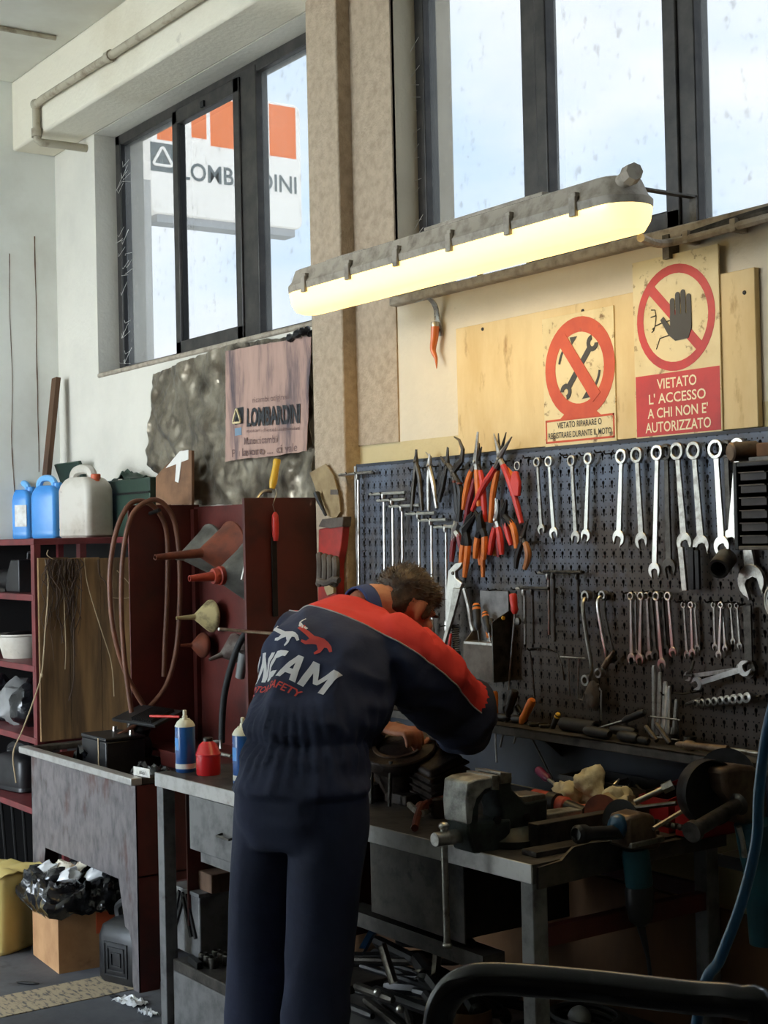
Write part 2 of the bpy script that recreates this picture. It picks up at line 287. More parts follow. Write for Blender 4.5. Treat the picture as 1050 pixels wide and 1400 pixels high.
# ------------------------------------------------------------------ mesh helpers
MW = {}
class MB:
    def __init__(s): s.v = []; s.f = []; s.mi = []; s.M = Matrix(); s.cm = 0
    def add(s, vs, fs):
        b = len(s.v); M = s.M
        s.v += [M @ Vector(p) for p in vs]; s.f += [tuple(i+b for i in q) for q in fs]; s.mi += [s.cm]*len(fs); return s
    def bx(s, x0, x1, y0, y1, z0, z1):
        return s.add([(x0,y0,z0),(x1,y0,z0),(x1,y1,z0),(x0,y1,z0),(x0,y0,z1),(x1,y0,z1),(x1,y1,z1),(x0,y1,z1)],
                     [(0,3,2,1),(4,5,6,7),(0,1,5,4),(1,2,6,5),(2,3,7,6),(3,0,4,7)])
    def box(s, c, d, R=None):
        o = s.M; s.M = o @ Matrix.Translation(c) @ (R.to_4x4() if R else Matrix())
        s.bx(-d[0]/2, d[0]/2, -d[1]/2, d[1]/2, -d[2]/2, d[2]/2); s.M = o; return s
    def tube(s, pts, r, n=8, caps=True, closed=False):
        pts = [Vector(p) for p in pts]; m = len(pts); rr = r if isinstance(r, (list, tuple)) else [r]*m
        t0 = (pts[1]-pts[0]).normalized(); up = Vector((0,0,1)) if abs(t0.z) < .9 else Vector((1,0,0)); nx = t0.cross(up).normalized()
        vs = []; fs = []; tp = t0
        for i, p in enumerate(pts):
            if closed: t = (pts[(i+1) % m]-pts[i-1]).normalized()
            else: t = (pts[min(i+1, m-1)]-pts[max(i-1, 0)])
            t = t.normalized() if t.length > 1e-9 else tp
            nx = (nx - t*nx.dot(t)); nx = nx.normalized() if nx.length > 1e-6 else t.orthogonal().normalized()
            ny = t.cross(nx); tp = t
            for k in range(n): a = 2*pi*k/n; vs.append(p + nx*(cos(a)*rr[i]) + ny*(sin(a)*rr[i]))
        for i in range(m if closed else m-1):
            for k in range(n):
                a, b = i*n+k, i*n+(k+1) % n; c, d = ((i+1) % m)*n+(k+1) % n, ((i+1) % m)*n+k
                fs.append((a, b, c, d))
        if caps and not closed: fs += [tuple(range(n-1, -1, -1)), tuple(range((m-1)*n, m*n))]
        return s.add(vs, fs)
    def cyl(s, p0, p1, r0, r1=None, n=14): return s.tube([p0, p1], [r0, r0 if r1 is None else r1], n)
    def lathe(s, prof, n=20, o=(0,0,0), ax=(0,0,1), sq=None):
        ax = Vector(ax).normalized(); q = Vector((0,0,1)).rotation_difference(ax).to_matrix(); o = Vector(o)
        vs = []; fs = []; m = len(prof)
        for r, z in prof:
            for k in range(n):
                a = 2*pi*k/n; vs.append(o + q @ Vector((r*cos(a)*(sq[0] if sq else 1), r*sin(a)*(sq[1] if sq else 1), z)))
        for i in range(m-1):
            for k in range(n): fs.append((i*n+k, i*n+(k+1) % n, (i+1)*n+(k+1) % n, (i+1)*n+k))
        if prof[0][0] > 1e-6: fs.append(tuple(range(n-1, -1, -1)))
        if prof[-1][0] > 1e-6: fs.append(tuple(range((m-1)*n, m*n)))
        return s.add(vs, fs)
    def prism(s, poly, y0, y1, ax='y'):              # outline in (x,z) pushed along y, (y,z) along x or (x,y) along z
        m = len(poly); g = {'y': lambda a, b, t: (a, t, b), 'x': lambda a, b, t: (t, a, b), 'z': lambda a, b, t: (a, b, t)}[ax]
        vs = [g(a, b, y0) for a, b in poly] + [g(a, b, y1) for a, b in poly]
        fs = [tuple(range(m)), tuple(range(2*m-1, m-1, -1))] + [(i, i+m, (i+1) % m+m, (i+1) % m) for i in range(m)]
        return s.add(vs, fs)
    def annulus(s, cx, cz, r0, r1, y0, y1, n=20, a0=0, a1=2*pi):
        full = abs(a1-a0) > 2*pi-1e-4; k = n if full else n+1; vs = []; fs = []
        for i in range(k):
            a = a0+(a1-a0)*i/n; c, d = cos(a), sin(a)
            vs += [(cx+c*r0, y0, cz+d*r0), (cx+c*r1, y0, cz+d*r1), (cx+c*r1, y1, cz+d*r1), (cx+c*r0, y1, cz+d*r0)]
        for i in range(n):
            a, b = 4*i, 4*((i+1) % k)
            for j in range(4): fs.append((a+j, a+(j+1) % 4, b+(j+1) % 4, b+j))
        if not full: fs += [(3, 2, 1, 0), tuple(4*n+j for j in range(4))]
        return s.add(vs, fs)
    def ell(s, c, rx, ry, rz, R=None, nu=14, nv=9):
        o = s.M; s.M = o @ Matrix.Translation(c) @ (R.to_4x4() if R else Matrix()); vs = [(0,0,-rz)]; fs = []
        for j in range(1, nv):
            p = -pi/2+pi*j/nv
            for k in range(nu): a = 2*pi*k/nu; vs.append((rx*cos(p)*cos(a), ry*cos(p)*sin(a), rz*sin(p)))
        vs.append((0,0,rz)); T = len(vs)-1
        for k in range(nu):
            fs.append((0, 1+(k+1) % nu, 1+k)); fs.append((T, 1+(nv-2)*nu+k, 1+(nv-2)*nu+(k+1) % nu))
            for j in range(nv-2): fs.append((1+j*nu+k, 1+j*nu+(k+1) % nu, 1+(j+1)*nu+(k+1) % nu, 1+(j+1)*nu+k))
        s.add(vs, fs); s.M = o; return s
    def grid(s, fn, nu, nv, thick=None):              # fn(u,v) -> point ; thick pushes a back side
        P = [[Vector(fn(i/nu, j/nv)) for i in range(nu+1)] for j in range(nv+1)]
        vs = [p for row in P for p in row]; w_ = nu+1
        fs = [(j*w_+i, j*w_+i+1, (j+1)*w_+i+1, (j+1)*w_+i) for j in range(nv) for i in range(nu)]
        if thick:
            b = len(vs); t = Vector(thick); vs += [p+t for p in vs]
            fs += [tuple(b+i for i in reversed(q)) for q in list(fs)]
            rim = [i for i in range(w_)] + [j*w_+nu for j in range(1, nv+1)] + [nv*w_+i for i in range(nu-1, -1, -1)] + [j*w_ for j in range(nv-1, 0, -1)]
            fs += [(rim[i], rim[i]+b, rim[(i+1) % len(rim)]+b, rim[(i+1) % len(rim)]) for i in range(len(rim))]
        return s.add(vs, fs)
    def rbox(s, x0, x1, y0, y1, z0, z1, r, n=4):      # upright box with rounded vertical edges
        pl = []
        for cx, cy, a in ((x1-r, y1-r, 0), (x0+r, y1-r, 90), (x0+r, y0+r, 180), (x1-r, y0+r, 270)):
            for i in range(n+1): t = radians(a+90*i/n); pl.append((cx+r*cos(t), cy+r*sin(t)))
        return s.prism(pl, z0, z1, 'z')
    def mesh(s, name, mats, inv=None, smooth=38):
        me = bpy.data.meshes.new(name)
        vs = [inv @ p for p in s.v] if inv else s.v
        me.from_pydata([tuple(p) for p in vs], [], s.f)
        for m in (mats if isinstance(mats, (list, tuple)) else [mats]): me.materials.append(MATS[m])
        if any(s.mi): me.polygons.foreach_set('material_index', s.mi)
        bm = bmesh.new(); bm.from_mesh(me); bmesh.ops.recalc_face_normals(bm, faces=bm.faces); bm.to_mesh(me); bm.free()
        if smooth: me.shade_smooth(); me.set_sharp_from_angle(angle=radians(smooth))
        me.update(); return me
    def part(s, name, mats, parent, bevel=0, smooth=38, label=None, seg=2):      # in the parent's own coordinates
        o = bpy.data.objects.new(name, s.mesh(name, mats, None, smooth)); COL.objects.link(o); o.parent = parent
        MW[o.name] = MW[parent.name]; fin(o, bevel, seg)
        if label: o['label'] = label
        return o
    def wpart(s, name, mats, parent, bevel=0, smooth=38, label=None, seg=2):     # in world coordinates
        o = bpy.data.objects.new(name, s.mesh(name, mats, MW[parent.name].inverted(), smooth)); COL.objects.link(o); o.parent = parent
        MW[o.name] = MW[parent.name]; fin(o, bevel, seg)
        if label: o['label'] = label
        return o
    def solo(s, name, mats, label, cat, group=None, bevel=0, smooth=38, seg=2):  # a thing that is one mesh (world coordinates)
        xs = [p.x for p in s.v]; ys = [p.y for p in s.v]; zs = [p.z for p in s.v]
        T = Matrix.Translation(((min(xs)+max(xs))/2, (min(ys)+max(ys))/2, min(zs)))
        o = bpy.data.objects.new(name, s.mesh(name, mats, T.inverted(), smooth)); COL.objects.link(o); o.matrix_world = T
        MW[o.name] = T; tag(o, label, cat, group); fin(o, bevel, seg); return o
    def struct(s, name, mats, bevel=0, smooth=38, label=None):
        o = bpy.data.objects.new(name, s.mesh(name, mats, None, smooth)); COL.objects.link(o); MW[o.name] = Matrix()
        o['kind'] = 'structure'; fin(o, bevel, 2)
        if label: o['label'] = label
        return o
def fin(o, bevel, seg):
    if bevel:
        b = o.modifiers.new('bevel', 'BEVEL'); b.width = bevel; b.segments = seg; b.limit_method = 'ANGLE'; b.angle_limit = radians(35); b.harden_normals = False
def tag(o, label, cat, group=None):
    o['label'] = label; o['category'] = cat
    if group: o['group'] = group
    return o
def thing(name, label, cat, loc=(0,0,0), R=None, group=None):
    o = bpy.data.objects.new(name, None); COL.objects.link(o); o.empty_display_size = .05
    M = Matrix.Translation(loc) @ (R.to_4x4() if R else Matrix()); o.matrix_world = M; MW[o.name] = M
    return tag(o, label, cat, group)
def structure(name, label=None):
    o = bpy.data.objects.new(name, None); COL.objects.link(o); MW[o.name] = Matrix(); o['kind'] = 'structure'
    if label: o['label'] = label
    return o
def RZ(d): return Matrix.Rotation(radians(d), 3, 'Z')
def RX(d): return Matrix.Rotation(radians(d), 3, 'X')
def RY(d): return Matrix.Rotation(radians(d), 3, 'Y')
def frame(z, x=None):                                  # rotation whose Z axis is z
    z = Vector(z).normalized(); x = Vector(x) if x else (Vector((1,0,0)) if abs(z.x) < .9 else Vector((0,1,0)))
    y = z.cross(x).normalized(); x = y.cross(z); return Matrix((x, y, z)).transposed()
def bez(ps, n=10):                                     # Catmull-Rom through points
    ps = [Vector(p) for p in ps]; out = []
    for i in range(len(ps)-1):
        a, b, c, d = ps[max(i-1, 0)], ps[i], ps[i+1], ps[min(i+2, len(ps)-1)]
        for k in range(n):
            t = k/n; out.append(.5*((2*b)+(c-a)*t+(2*a-5*b+4*c-d)*t*t+(3*b-a-3*c+d)*t**3))
    out.append(ps[-1]); return out
def text_mesh(body, size=1.0, bold=0.0, shear=0.0, ext=0.0, align='CENTER', sx=1.0, lead=1.0):
    cu = bpy.data.curves.new('text', 'FONT'); cu.body = body; cu.size = size; cu.offset = bold; cu.shear = shear; cu.extrude = ext
    cu.align_x = align; cu.align_y = 'CENTER'; cu.resolution_u = 3; cu.space_line = lead
    o = bpy.data.objects.new('text', cu); COL.objects.link(o)
    dg = bpy.context.evaluated_depsgraph_get(); me = bpy.data.meshes.new_from_object(o.evaluated_get(dg))
    bpy.data.objects.remove(o); bpy.data.curves.remove(cu)
    vs = [Vector((p.co.x*sx, p.co.y, p.co.z)) for p in me.vertices]; fs = [tuple(p.vertices) for p in me.polygons]; bpy.data.meshes.remove(me)
    return vs, fs
def wall_text(mb, body, c, wdt, hgt, y, bold=.0, lead=1.0, shear=0, tilt=0):      # lettering on an upright sheet facing -y, fitted to a box
    vs, fs = text_mesh(body, 1.0, bold, shear, 0, lead=lead)
    x0 = min(p.x for p in vs); x1 = max(p.x for p in vs); z0 = min(p.y for p in vs); z1 = max(p.y for p in vs)
    out = []
    for p in vs:
        X = (p.x-(x0+x1)/2)*wdt/(x1-x0); Z = (p.y-(z0+z1)/2)*hgt/(z1-z0)
        out.append((c[0]+X, y, c[1]+Z+X*tilt))
    mb.add(out, fs)
ORD = ['first','second','third','fourth','fifth','sixth','seventh','eighth','ninth','tenth','eleventh','twelfth','thirteenth','fourteenth']
# ================================================================== the room
TW = .26
mb = MB(); mb.bx(XL-.3, XR+.3, YF-.3, TW, -.15, 0); floor = mb.struct('floor', 'concrete', label='grey concrete workshop floor')
mb = MB(); mb.bx(-40, 40, -60, 60, -.45, -.16); mb.struct('ground', 'ground_out', label='pale paved yard outside the building')
mb = MB(); mb.bx(XL-.3, XR+.3, YF-.3, TW, ZT, ZT+.2); mb.struct('ceiling', 'ceiling_paint', label='off-white concrete ceiling')
# back wall with the two openings
mb = MB()
mb.bx(XL, XR, 0, TW, 0, W1[2]); mb.bx(XL, W1[0], 0, TW, W1[2], ZT); mb.bx(W1[1], W2[0], 0, TW, W1[2], ZT); mb.bx(W2[1], XR, 0, TW, W1[2], ZT)
mb.bx(W1[0], W1[1], 0, TW, W1[3], ZT); mb.bx(W2[0], W2[1], 0, TW, W2[3], ZT)
mb.struct('wall_back', 'wall_back_paint', label='cream plastered wall with a yellower painted lower band')
mb = MB(); mb.bx(XL-.25, XL, YF, TW, 0, ZT); mb.struct('wall_left', 'wall_white', label='off-white side wall with vertical crack stains')
mb = MB(); mb.bx(XR, XR+.25, YF, TW, 0, ZT); mb.struct('wall_right', 'wall_dim')
mb = MB(); mb.bx(XL-.25, DOOR[0], YF-.25, YF, 0, ZT); mb.bx(DOOR[1], XR+.25, YF-.25, YF, 0, ZT); mb.bx(DOOR[0], DOOR[1], YF-.25, YF, DOOR[2], ZT)
mb.struct('wall_front', 'wall_dim', label='wall behind the camera with an open gate')
mb = MB(); mb.bx(-4.95, XR, -4.15, -4.0, 0, 2.35); mb.struct('wall_light_blocker', 'wall_dim', label='unseen low wall behind the camera, added to shade the bench')  # unseen wall added to block gate light from the lower right
# concrete beam over the windows, pilaster, sills
mb = MB(); mb.bx(XL, XR, -.225, 0, W1[3], ZT); mb.struct('trim_1', 'wall_cream', bevel=.012, label='painted concrete beam above the windows')
mb = MB(); mb.bx(-4.605, -4.40, -.065, .02, 0, W1[3]); mb.struct('trim_2', 'pilaster', bevel=.006, label='rough brown-grey pilaster between the windows')
mb = MB(); mb.bx(-4.40, W2[0], -.006, .01, 1.965, W1[3]); mb.struct('trim_3', 'pilaster', label='rough render strip beside the pilaster')
mb = MB(); mb.bx(W1[0]-.0, -4.605, -.010, .13, W1[2]-.022, W1[2]); mb.struct('trim_4', 'lamp_grey', bevel=.008, label='plaster sill of the left window')
mb = MB(); mb.bx(W2[0], W2[1], -.035, .12, W2[2]-.03, W2[2]); mb.struct('trim_5', 'lamp_grey', bevel=.006, label='grimy sill of the right window')
# vertical crack stains on the left wall
def stain(Y, z0, z1, w, k):
    mb = MB(); pts = []
    n = 26
    L_ = []; R_ = []
    for i in range(n+1):
        z = z0+(z1-z0)*i/n; y = Y+.012*noise.noise((k, z*3, 0)); ww = w*(.35+.9*abs(noise.noise((k+5, z*7, 1))))
        L_.append((y-ww, z)); R_.append((y+ww, z))
    mb.prism(L_+R_[::-1], XL, XL+.0015, 'x'); return mb
for q, (px, z0, z1, w) in enumerate(((14, 1.9, 3.1, .0030), (49, 2.0, 3.2, .0045))):
    stain(atx(px, 420, XL).y, z0, z1, w, q*9.0).struct('trim_%d' % (6+q), 'sign_ink_faded', label='rusty vertical crack stain on the left wall')
# worn painted line on the floor, running towards the wall
x1 = atz(0, 1363).x; x2 = atz(0, 1392).x
mb = MB(); n = 40; A = []; B = []
for i in range(n+1):
    y = -2.6+2.0*i/n; A.append((x1+.010*noise.noise((y*9, 1, 0)), y)); B.append((x2+.012*noise.noise((y*11, 7, 0)), y))
mb.prism(A+B[::-1], .0005, .003, 'z'); mb.struct('trim_8', 'line_paint', label='worn tan painted line on the floor')
# batten on the ceiling
a = atz(-30, 33, ZT-.012); b = atz(76, 52, ZT-.012)
mb = MB(); mb.cyl(a, b, .012, n=8); mb.solo('ceiling_conduit', 'pipe_paint', 'thin painted conduit running across the ceiling, top left', 'conduit')
# pipe along the beam, elbow and return to the wall
p = [at(330, -42, -.25), at(268, 0, -.25), at(150, 77, -.25), at(60, 134, -.25), at(49, 143, -.25), at(49, 150, -.25), at(50, 182, -.25), at(51, 191, -.25)]
zz = p[-1].z-.012; p += [Vector((p[-1].x+.004, -.235, zz)), Vector((p[-1].x+.01, -.10, zz)), Vector((p[-1].x+.01, -.001, zz))]
t = thing('water_pipe', 'painted steel pipe elbowed along the beam above the left window', 'pipe', p[6])
MB().tube(p, .019, 10).wpart('pipe', 'pipe_paint', t)
for q in (2, 6): 
    mb = MB(); d = (p[q+1]-p[q-1]).normalized(); mb.cyl(p[q]-d*.02, p[q]+d*.02, .026, n=10); mb.wpart('collar', 'pipe_paint', t)
mb = MB(); mb.ell(p[4], .027, .027, .027); mb.wpart('elbow', 'pipe_paint', t)

# ------------------------------------------------------------------ windows
def window(name, lab, x0, x1, z0, z1, Y, bars, sash, panes):
    w_ = structure(name, lab)
    mb = MB(); fw = .05; d = .06
    mb.bx(x0, x1, Y, Y+d, z1-fw, z1); mb.bx(x0, x1, Y, Y+d, z0, z0+fw*.7); mb.bx(x0, x0+fw, Y, Y+d, z0, z1); mb.bx(x1-fw, x1, Y, Y+d, z0, z1)
    mb.wpart('window_frame', 'alu_dark', w_, bevel=.004)
    for b0, b1 in bars: MB().bx(b0, b1, Y-.004, Y+d-.004, z0+.02, z1-.02).wpart('mullion', 'alu_dark', w_, bevel=.004)
    for s0, s1 in sash:
        mb = MB(); f = .052
        mb.bx(s0, s1, Y-.014, Y+.03, z1-fw-f, z1-fw+.012); mb.bx(s0, s1, Y-.014, Y+.03, z0+.012, z0+.03+f)
        mb.bx(s0, s0+f, Y-.014, Y+.03, z0+.012, z1-fw+.012); mb.bx(s1-f, s1, Y-.014, Y+.03, z0+.012, z1-fw+.012)
        o = mb.wpart('sash', 'alu_dark', w_, bevel=.005)
        MB().bx((s0+s1)/2-.015, (s0+s1)/2+.015, Y-.024, Y-.012, z1-fw-f*.8, z1-fw-f*.3).wpart('latch', 'gasket', o)
    for g0, g1 in panes:
        mb = MB(); mb.bx(g0-.004, g0+.008, Y+.0, Y+.02, z0+.03, z1-.04); mb.bx(g1-.008, g1+.004, Y+.0, Y+.02, z0+.03, z1-.04)
        mb.wpart('gasket', 'gasket', w_)
        MB().bx(g0, g1, Y+.024, Y+.028, z0+.03, z1-.04).wpart('pane', 'dirty_glass', w_)
    return w_
window('window_1', 'dark metal window with three panes, left of the pilaster', W1[0], W1[1], W1[2], W1[3], .11, [(-5.47, -5.275)], [(-6.02, -5.40)], [(-6.60, -5.99), (-5.97, -5.45), (-5.30, -4.66)])
window('window_2', 'tall dark metal window above the workbench', W2[0], W2[1], W2[2], W2[3], .10, [(-3.576, -3.47), (-2.93, -2.84)], [(-3.50, -2.90)], [(-4.17, -3.57), (-3.46, -2.95), (-2.85, -1.6), (-1.5, .85)])
# cobwebby threads on the frames
mb = MB(); random.seed(3)
for k in range(26):
    x = -6.655+random.random()*.10; z = 2.5+random.random()*1.0
    mb.tube([(x, .105, z), (x+.03+.03*random.random(), .085, z-.04*random.random()), (x+.07, .107, z-.03+.08*random.random())], .0009, 3)
o = mb.solo('cobweb', 'tape_white', 'thin cobweb threads on the left window frame', 'cobweb'); o['kind'] = 'stuff'; mb = MB()
for k in range(26):
    x = -4.225+random.random()*.06; z = 2.55+random.random()*.8
    mb.tube([(x, .10, z), (x+.02, .08, z-.03*random.random()), (x+.05, .098, z-.03+.07*random.random())], .0009, 3)
o = mb.solo('cobweb', 'tape_white', 'thin cobweb threads on the right window frame', 'cobweb'); o['kind'] = 'stuff'

# ------------------------------------------------------------------ outside: pillar and light-box sign
px1_ = at(207, 300, 1.15).x; mb = MB(); mb.bx(px1_-.55, px1_, .95, 1.15, -.16, 3.9); mb.solo('outside_pillar', 'render_out', 'pale rendered pillar just outside the left window', 'pillar')
XS_ = -8.6                                            # the sign juts out of the facade, its face towards +x
def sp(x, y): q = atx(x, y, XS_); return (q.y, q.z)
sy0, sy1 = sp(205, 200)[0], sp(412, 230)[0]; sz1 = (sp(205, 113)[1]+sp(412, 142)[1])/2; sz0 = (sp(207, 287)[1]+sp(412, 317)[1])/2
sgn = thing('lightbox_sign', 'white light-box sign with orange squares seen through the left window', 'sign', (XS_, (sy0+sy1)/2, sz0))
mb = MB(); mb.rbox(sy0, sy1, sz0, sz1, 0, .2, .05); mb.v = [Vector((XS_-.2+p.z, p.x, p.y)) for p in mb.v]; mb.wpart('box', 'light_box', sgn, bevel=.010)
def srect(name, x0, x1, y0, y1, m):                  # rectangle on the sign face by pixel bounds
    a_, b_ = sp(x0, y1), sp(x1, y0); zt_ = sp((x0+x1)/2, y0)[1]; zb_ = sp((x0+x1)/2, y1)[1]
    MB().bx(XS_, XS_+.004, a_[0], b_[0], zb_, zt_).wpart(name, m, sgn)
srect('square', 215, 239, 128, 192, 'box_orange'); srect('square', 262, 281, 134, 189, 'box_orange'); srect('square', 288, 324, 137, 202, 'box_orange'); srect('stripe', 355, 362, 143, 218, 'box_grey'); srect('square', 369, 403, 145, 215, 'box_orange')
srect('emblem_square', 206, 238, 196, 235, 'box_grey')
q0 = sp(206, 235); q1 = sp(238, 196); cy_ = (q0[0]+q1[0])/2; cz = (q0[1]+q1[1])/2; r = (q1[0]-q0[0])*.42
def tri_loop(cx, cz, r, y, t):
    mb = MB(); pts = []
    for k in range(3):
        a0 = radians(90+120*k)
        for j in range(-2, 3): a = a0+radians(j*16); pts.append((cx+r*.78*cos(a0)+r*.22*cos(a), y, cz+r*.78*sin(a0)+r*.22*sin(a)))
    mb.tube(pts, t, 6, closed=True); return mb
mb = tri_loop(cy_, cz-.01, r, 0, r*.13); mb.v = [Vector((XS_+.006-p.y, p.x, p.z)) for p in mb.v]; mb.wpart('emblem_triangle', 'light_box', sgn)
l0 = sp(247, 236); l1 = sp(405, 251); mb = MB(); wall_text(mb, 'LOMBARDINI', ((l0[0]+l1[0])/2, (l0[1]+l1[1])/2), l1[0]-l0[0], .120, 0, bold=.015)
mb.v = [Vector((XS_+.005, p.x, p.z)) for p in mb.v]; mb.wpart('lettering', 'box_grey', sgn, smooth=0)
MB().bx(XS_-.12, XS_-.06, TW, sy0+.05, sz0+.1, sz0+.16).wpart('support_arm', 'box_pale', sgn); MB().bx(XS_-.12, XS_-.06, TW, sy0+.05, sz1-.16, sz1-.1).wpart('support_arm', 'box_pale', sgn)
MB().bx(XS_-.16, XS_-.02, sy0+.05, sy1-.05, sz0-.05, sz0+.01).wpart('lower_rail', 'box_pale', sgn)
mb = MB(); mb.bx(-12, XL-.25, TW-.25, TW, -.16, 6.5); mb.struct('wall_outside', 'render_out', label='outer facade beyond the left corner')

# ------------------------------------------------------------------ fluorescent lamp
LY = -.37
la = at(411, 432, LY); lb = at(880, 292, LY); lz = (la.z+lb.z)/2 + .045
lamp = thing('fluorescent_lamp', 'long dusty fluorescent batten lamp with glowing ribbed cover above the pegboard', 'lamp', ((la.x+lb.x)/2, LY, lz), frame((0, 0, 1), (1, 0, 0)) @ RX(0))
hl = (lb.x-la.x)/2
def capsule(z, hw, L_): 
    pl = []
    for cx, a in ((L_-hw, -90), (-L_+hw, 90)):
        for i in range(9): t = radians(a+180*i/8); pl.append((cx+hw*cos(t), hw*sin(t)))
    return pl
def skin(mb, levels):
    n = len(levels[0][0]); vs = []; fs = []
    for pl, z in levels: vs += [(x, y, z) for x, y in pl]
    for j in range(len(levels)-1):
        for i in range(n): fs.append((j*n+i, j*n+(i+1) % n, (j+1)*n+(i+1) % n, (j+1)*n+i))
    fs += [tuple(range(n-1, -1, -1)), tuple(range((len(levels)-1)*n, len(levels)*n))]; mb.add(vs, fs)
mb = MB(); skin(mb, [(capsule(0, .082, hl), 0), (capsule(0, .084, hl), .02), (capsule(0, .074, hl-.012), .032), (capsule(0, .064, hl-.03), .07), (capsule(0, .05, hl-.05), .076)])
mb.part('housing', 'lamp_grey', lamp)
mb = MB(); skin(mb, [(capsule(0, .030, hl-.035), -.066), (capsule(0, .052, hl-.018), -.060), (capsule(0, .072, hl-.006), -.036), (capsule(0, .078, hl), -.004), (capsule(0, .078, hl), 0)])
mb.part('diffuser', 'diffuser', lamp)
for k in range(6):
    x = -hl+.16+(2*hl-.32)*k/5
    for s in (-1, 1):
        mb = MB(); mb.box((x, s*.084, .012), (.024, .012, .05)); mb.box((x, s*.076, .042), (.018, .018, .012)); mb.part('clip', 'lamp_grey', lamp, bevel=.002)
mb = MB(); mb.bx(-hl*.05, hl*.6, -.045, .045, .074, .088); mb.part('mounting_rail', 'lamp_grey', lamp, bevel=.003)
mb = MB(); mb.bx(-hl*.72, -hl*.45, -.04, .04, .074, .084); mb.part('mounting_rail', 'lamp_grey', lamp, bevel=.003)
mb = MB(); mb.cyl((hl-.04, -.03, .055), (hl+.012, -.05, .062), .020, n=12); mb.cyl((hl-.0, -.045, .06), (hl+.03, -.056, .064), .026, .022, n=8); mb.part('cable_gland', 'lamp_grey', lamp)
ll = bpy.data.lights.new('lamp_light', 'AREA'); ll.shape = 'RECTANGLE'; ll.size = 2*hl-.1; ll.size_y = .12; ll.energy = 4.2; ll.color = (1, .69, .27)
lo = bpy.data.objects.new('lamp_light', ll); COL.objects.link(lo); lo.parent = lamp; lo.location = (0, 0, -.07)
# bracket arms holding the lamp to the wall
for x in (-.30, .62):
    mb = MB(); mb.bx(x-.012, x+.012, 0, -LY-.001, .088, .093); mb.bx(x-.012, x+.012, -LY-.006, -LY-.001, .02, .093); mb.part('wall_bracket', 'steel_dark', lamp)
# conduit from the lamp along the wall, with box and cable stub
c0 = at(876, 325, -.30); c1 = at(898, 333, -.16); c2 = at(918, 331, -.06); c3 = at(960, 322, -.045); c4 = at(1052, 297, -.045); c5 = at(1250, 247, -.045)
t = thing('cable_conduit', 'grey cable conduit running from the lamp along the wall under the window', 'conduit', c2)
MB().tube(bez([c0, c1, c2, c3, c4, c5], 6), .011, 8).wpart('conduit', 'lamp_grey', t)
MB().tube(bez([at(935, 326, -.035), at(975, 312, -.03), at(1052, 288, -.03), at(1250, 236, -.03)], 5), .014, 8).wpart('upper_cable', 'steel_dark', t)
for q in ((945, 325), (1010, 309)):
    c = at(q[0], q[1], -.03); MB().box(c, (.02, .05, .035)).wpart('saddle_clip', 'lamp_grey', t, bevel=.002)
c = at(917, 337, -.02); MB().bx(c.x-.012, c.x+.012, -.04, 0, c.z-.035, c.z+.03).wpart('bracket', 'steel_dark', t)

# ------------------------------------------------------------------ horn charm on its bracket
c = at(598, 412, -.01); hz = c.z
t = thing('wall_hook', 'twisted steel strap hook screwed to the wall under the lamp', 'hook', (c.x, -.0, at(600, 458, 0).z))
mb = MB()
st = [(c.x-.06, -.05, hz+.002), (c.x-.02, -.052, hz+.006), (c.x+.012, -.05, hz+.004), (c.x+.016, -.03, hz-.02), (c.x+.004, -.012, hz-.06), (c.x+.01, -.008, hz-.10), (c.x+.008, -.006, hz-.115)]
st = bez(st, 5)
vs = []; fs = []
for i, p_ in enumerate(st): w_ = .012; vs += [p_+Vector((-w_, 0, 0)), p_+Vector((w_, 0, 0)), p_+Vector((w_, -.003, -.001)), p_+Vector((-w_, -.003, -.001))]
for i in range(len(st)-1):
    for j in range(4): fs.append((4*i+j, 4*i+(j+1) % 4, 4*i+4+(j+1) % 4, 4*i+4+j))
mb.add(vs, fs); mb.wpart('strap', 'steel', t)
for z in (-.035, -.095): MB().lathe([(.006, 0), (.005, .003), (0, .004)], 8, (c.x+.008, -.016 if z > -.06 else -.010, hz+z), (0, -1, 0)).wpart('screw', 'steel_dark', t)
h0 = at(595, 446, -.03); 
t = thing('horn_charm', 'coral orange horn charm hanging from the strap hook', 'charm', at(597, 504, -.03))
pts = bez([h0, at(594, 462, -.03), at(592, 478, -.03), at(596, 490, -.03), at(597, 504, -.03)], 6); m_ = len(pts)
MB().tube(pts, [.0135*(1-(i/(m_-1))**1.6)+.001 for i in range(m_)], 12).wpart('horn', 'horn_coral', t)
MB().lathe([(.0145, 0), (.0150, .006), (.0135, .016), (.004, .018)], 14, h0-Vector((0, 0, .002))).wpart('cap', 'steel', t)
mb = MB(); k0 = h0+Vector((0, 0, .02))
for j in range(4): 
    ang = j*pi/2; cz_ = k0.z+.006+j*.010
    mb.tube([(k0.x+.004*cos(a)*cos(ang), k0.y+.004*cos(a)*sin(ang), cz_+.007*sin(a)) for a in [2*pi*i/8 for i in range(8)]], .0012, 4, closed=True)
mb.wpart('chain', 'steel', t)

# ------------------------------------------------------------------ plywood board and the two prohibition signs
YB = -.02
b0 = at(623, 452, YB); b1 = at(1031, 362, YB); b2 = at(626, 610, YB)
PB = (b0.x, b1.x, 1.90, (b0.z+b1.z)/2)
t = thing('plywood_board', 'cream stained plywood board on the wall behind the two warning signs', 'board', ((PB[0]+PB[1])/2, YB, PB[2]))
MB().bx(PB[0], PB[1], YB, -.001, PB[2], PB[3]).wpart('board', 'plywood', t, bevel=.002)
for q in ((660, 450), (797, 425), (885, 560), (1018, 400)):
    c = at(*q, YB); MB().lathe([(.006, 0), (.005, .003), (0, .004)], 8, c, (0, -1, 0)).wpart('nail', 'iron_black', t)

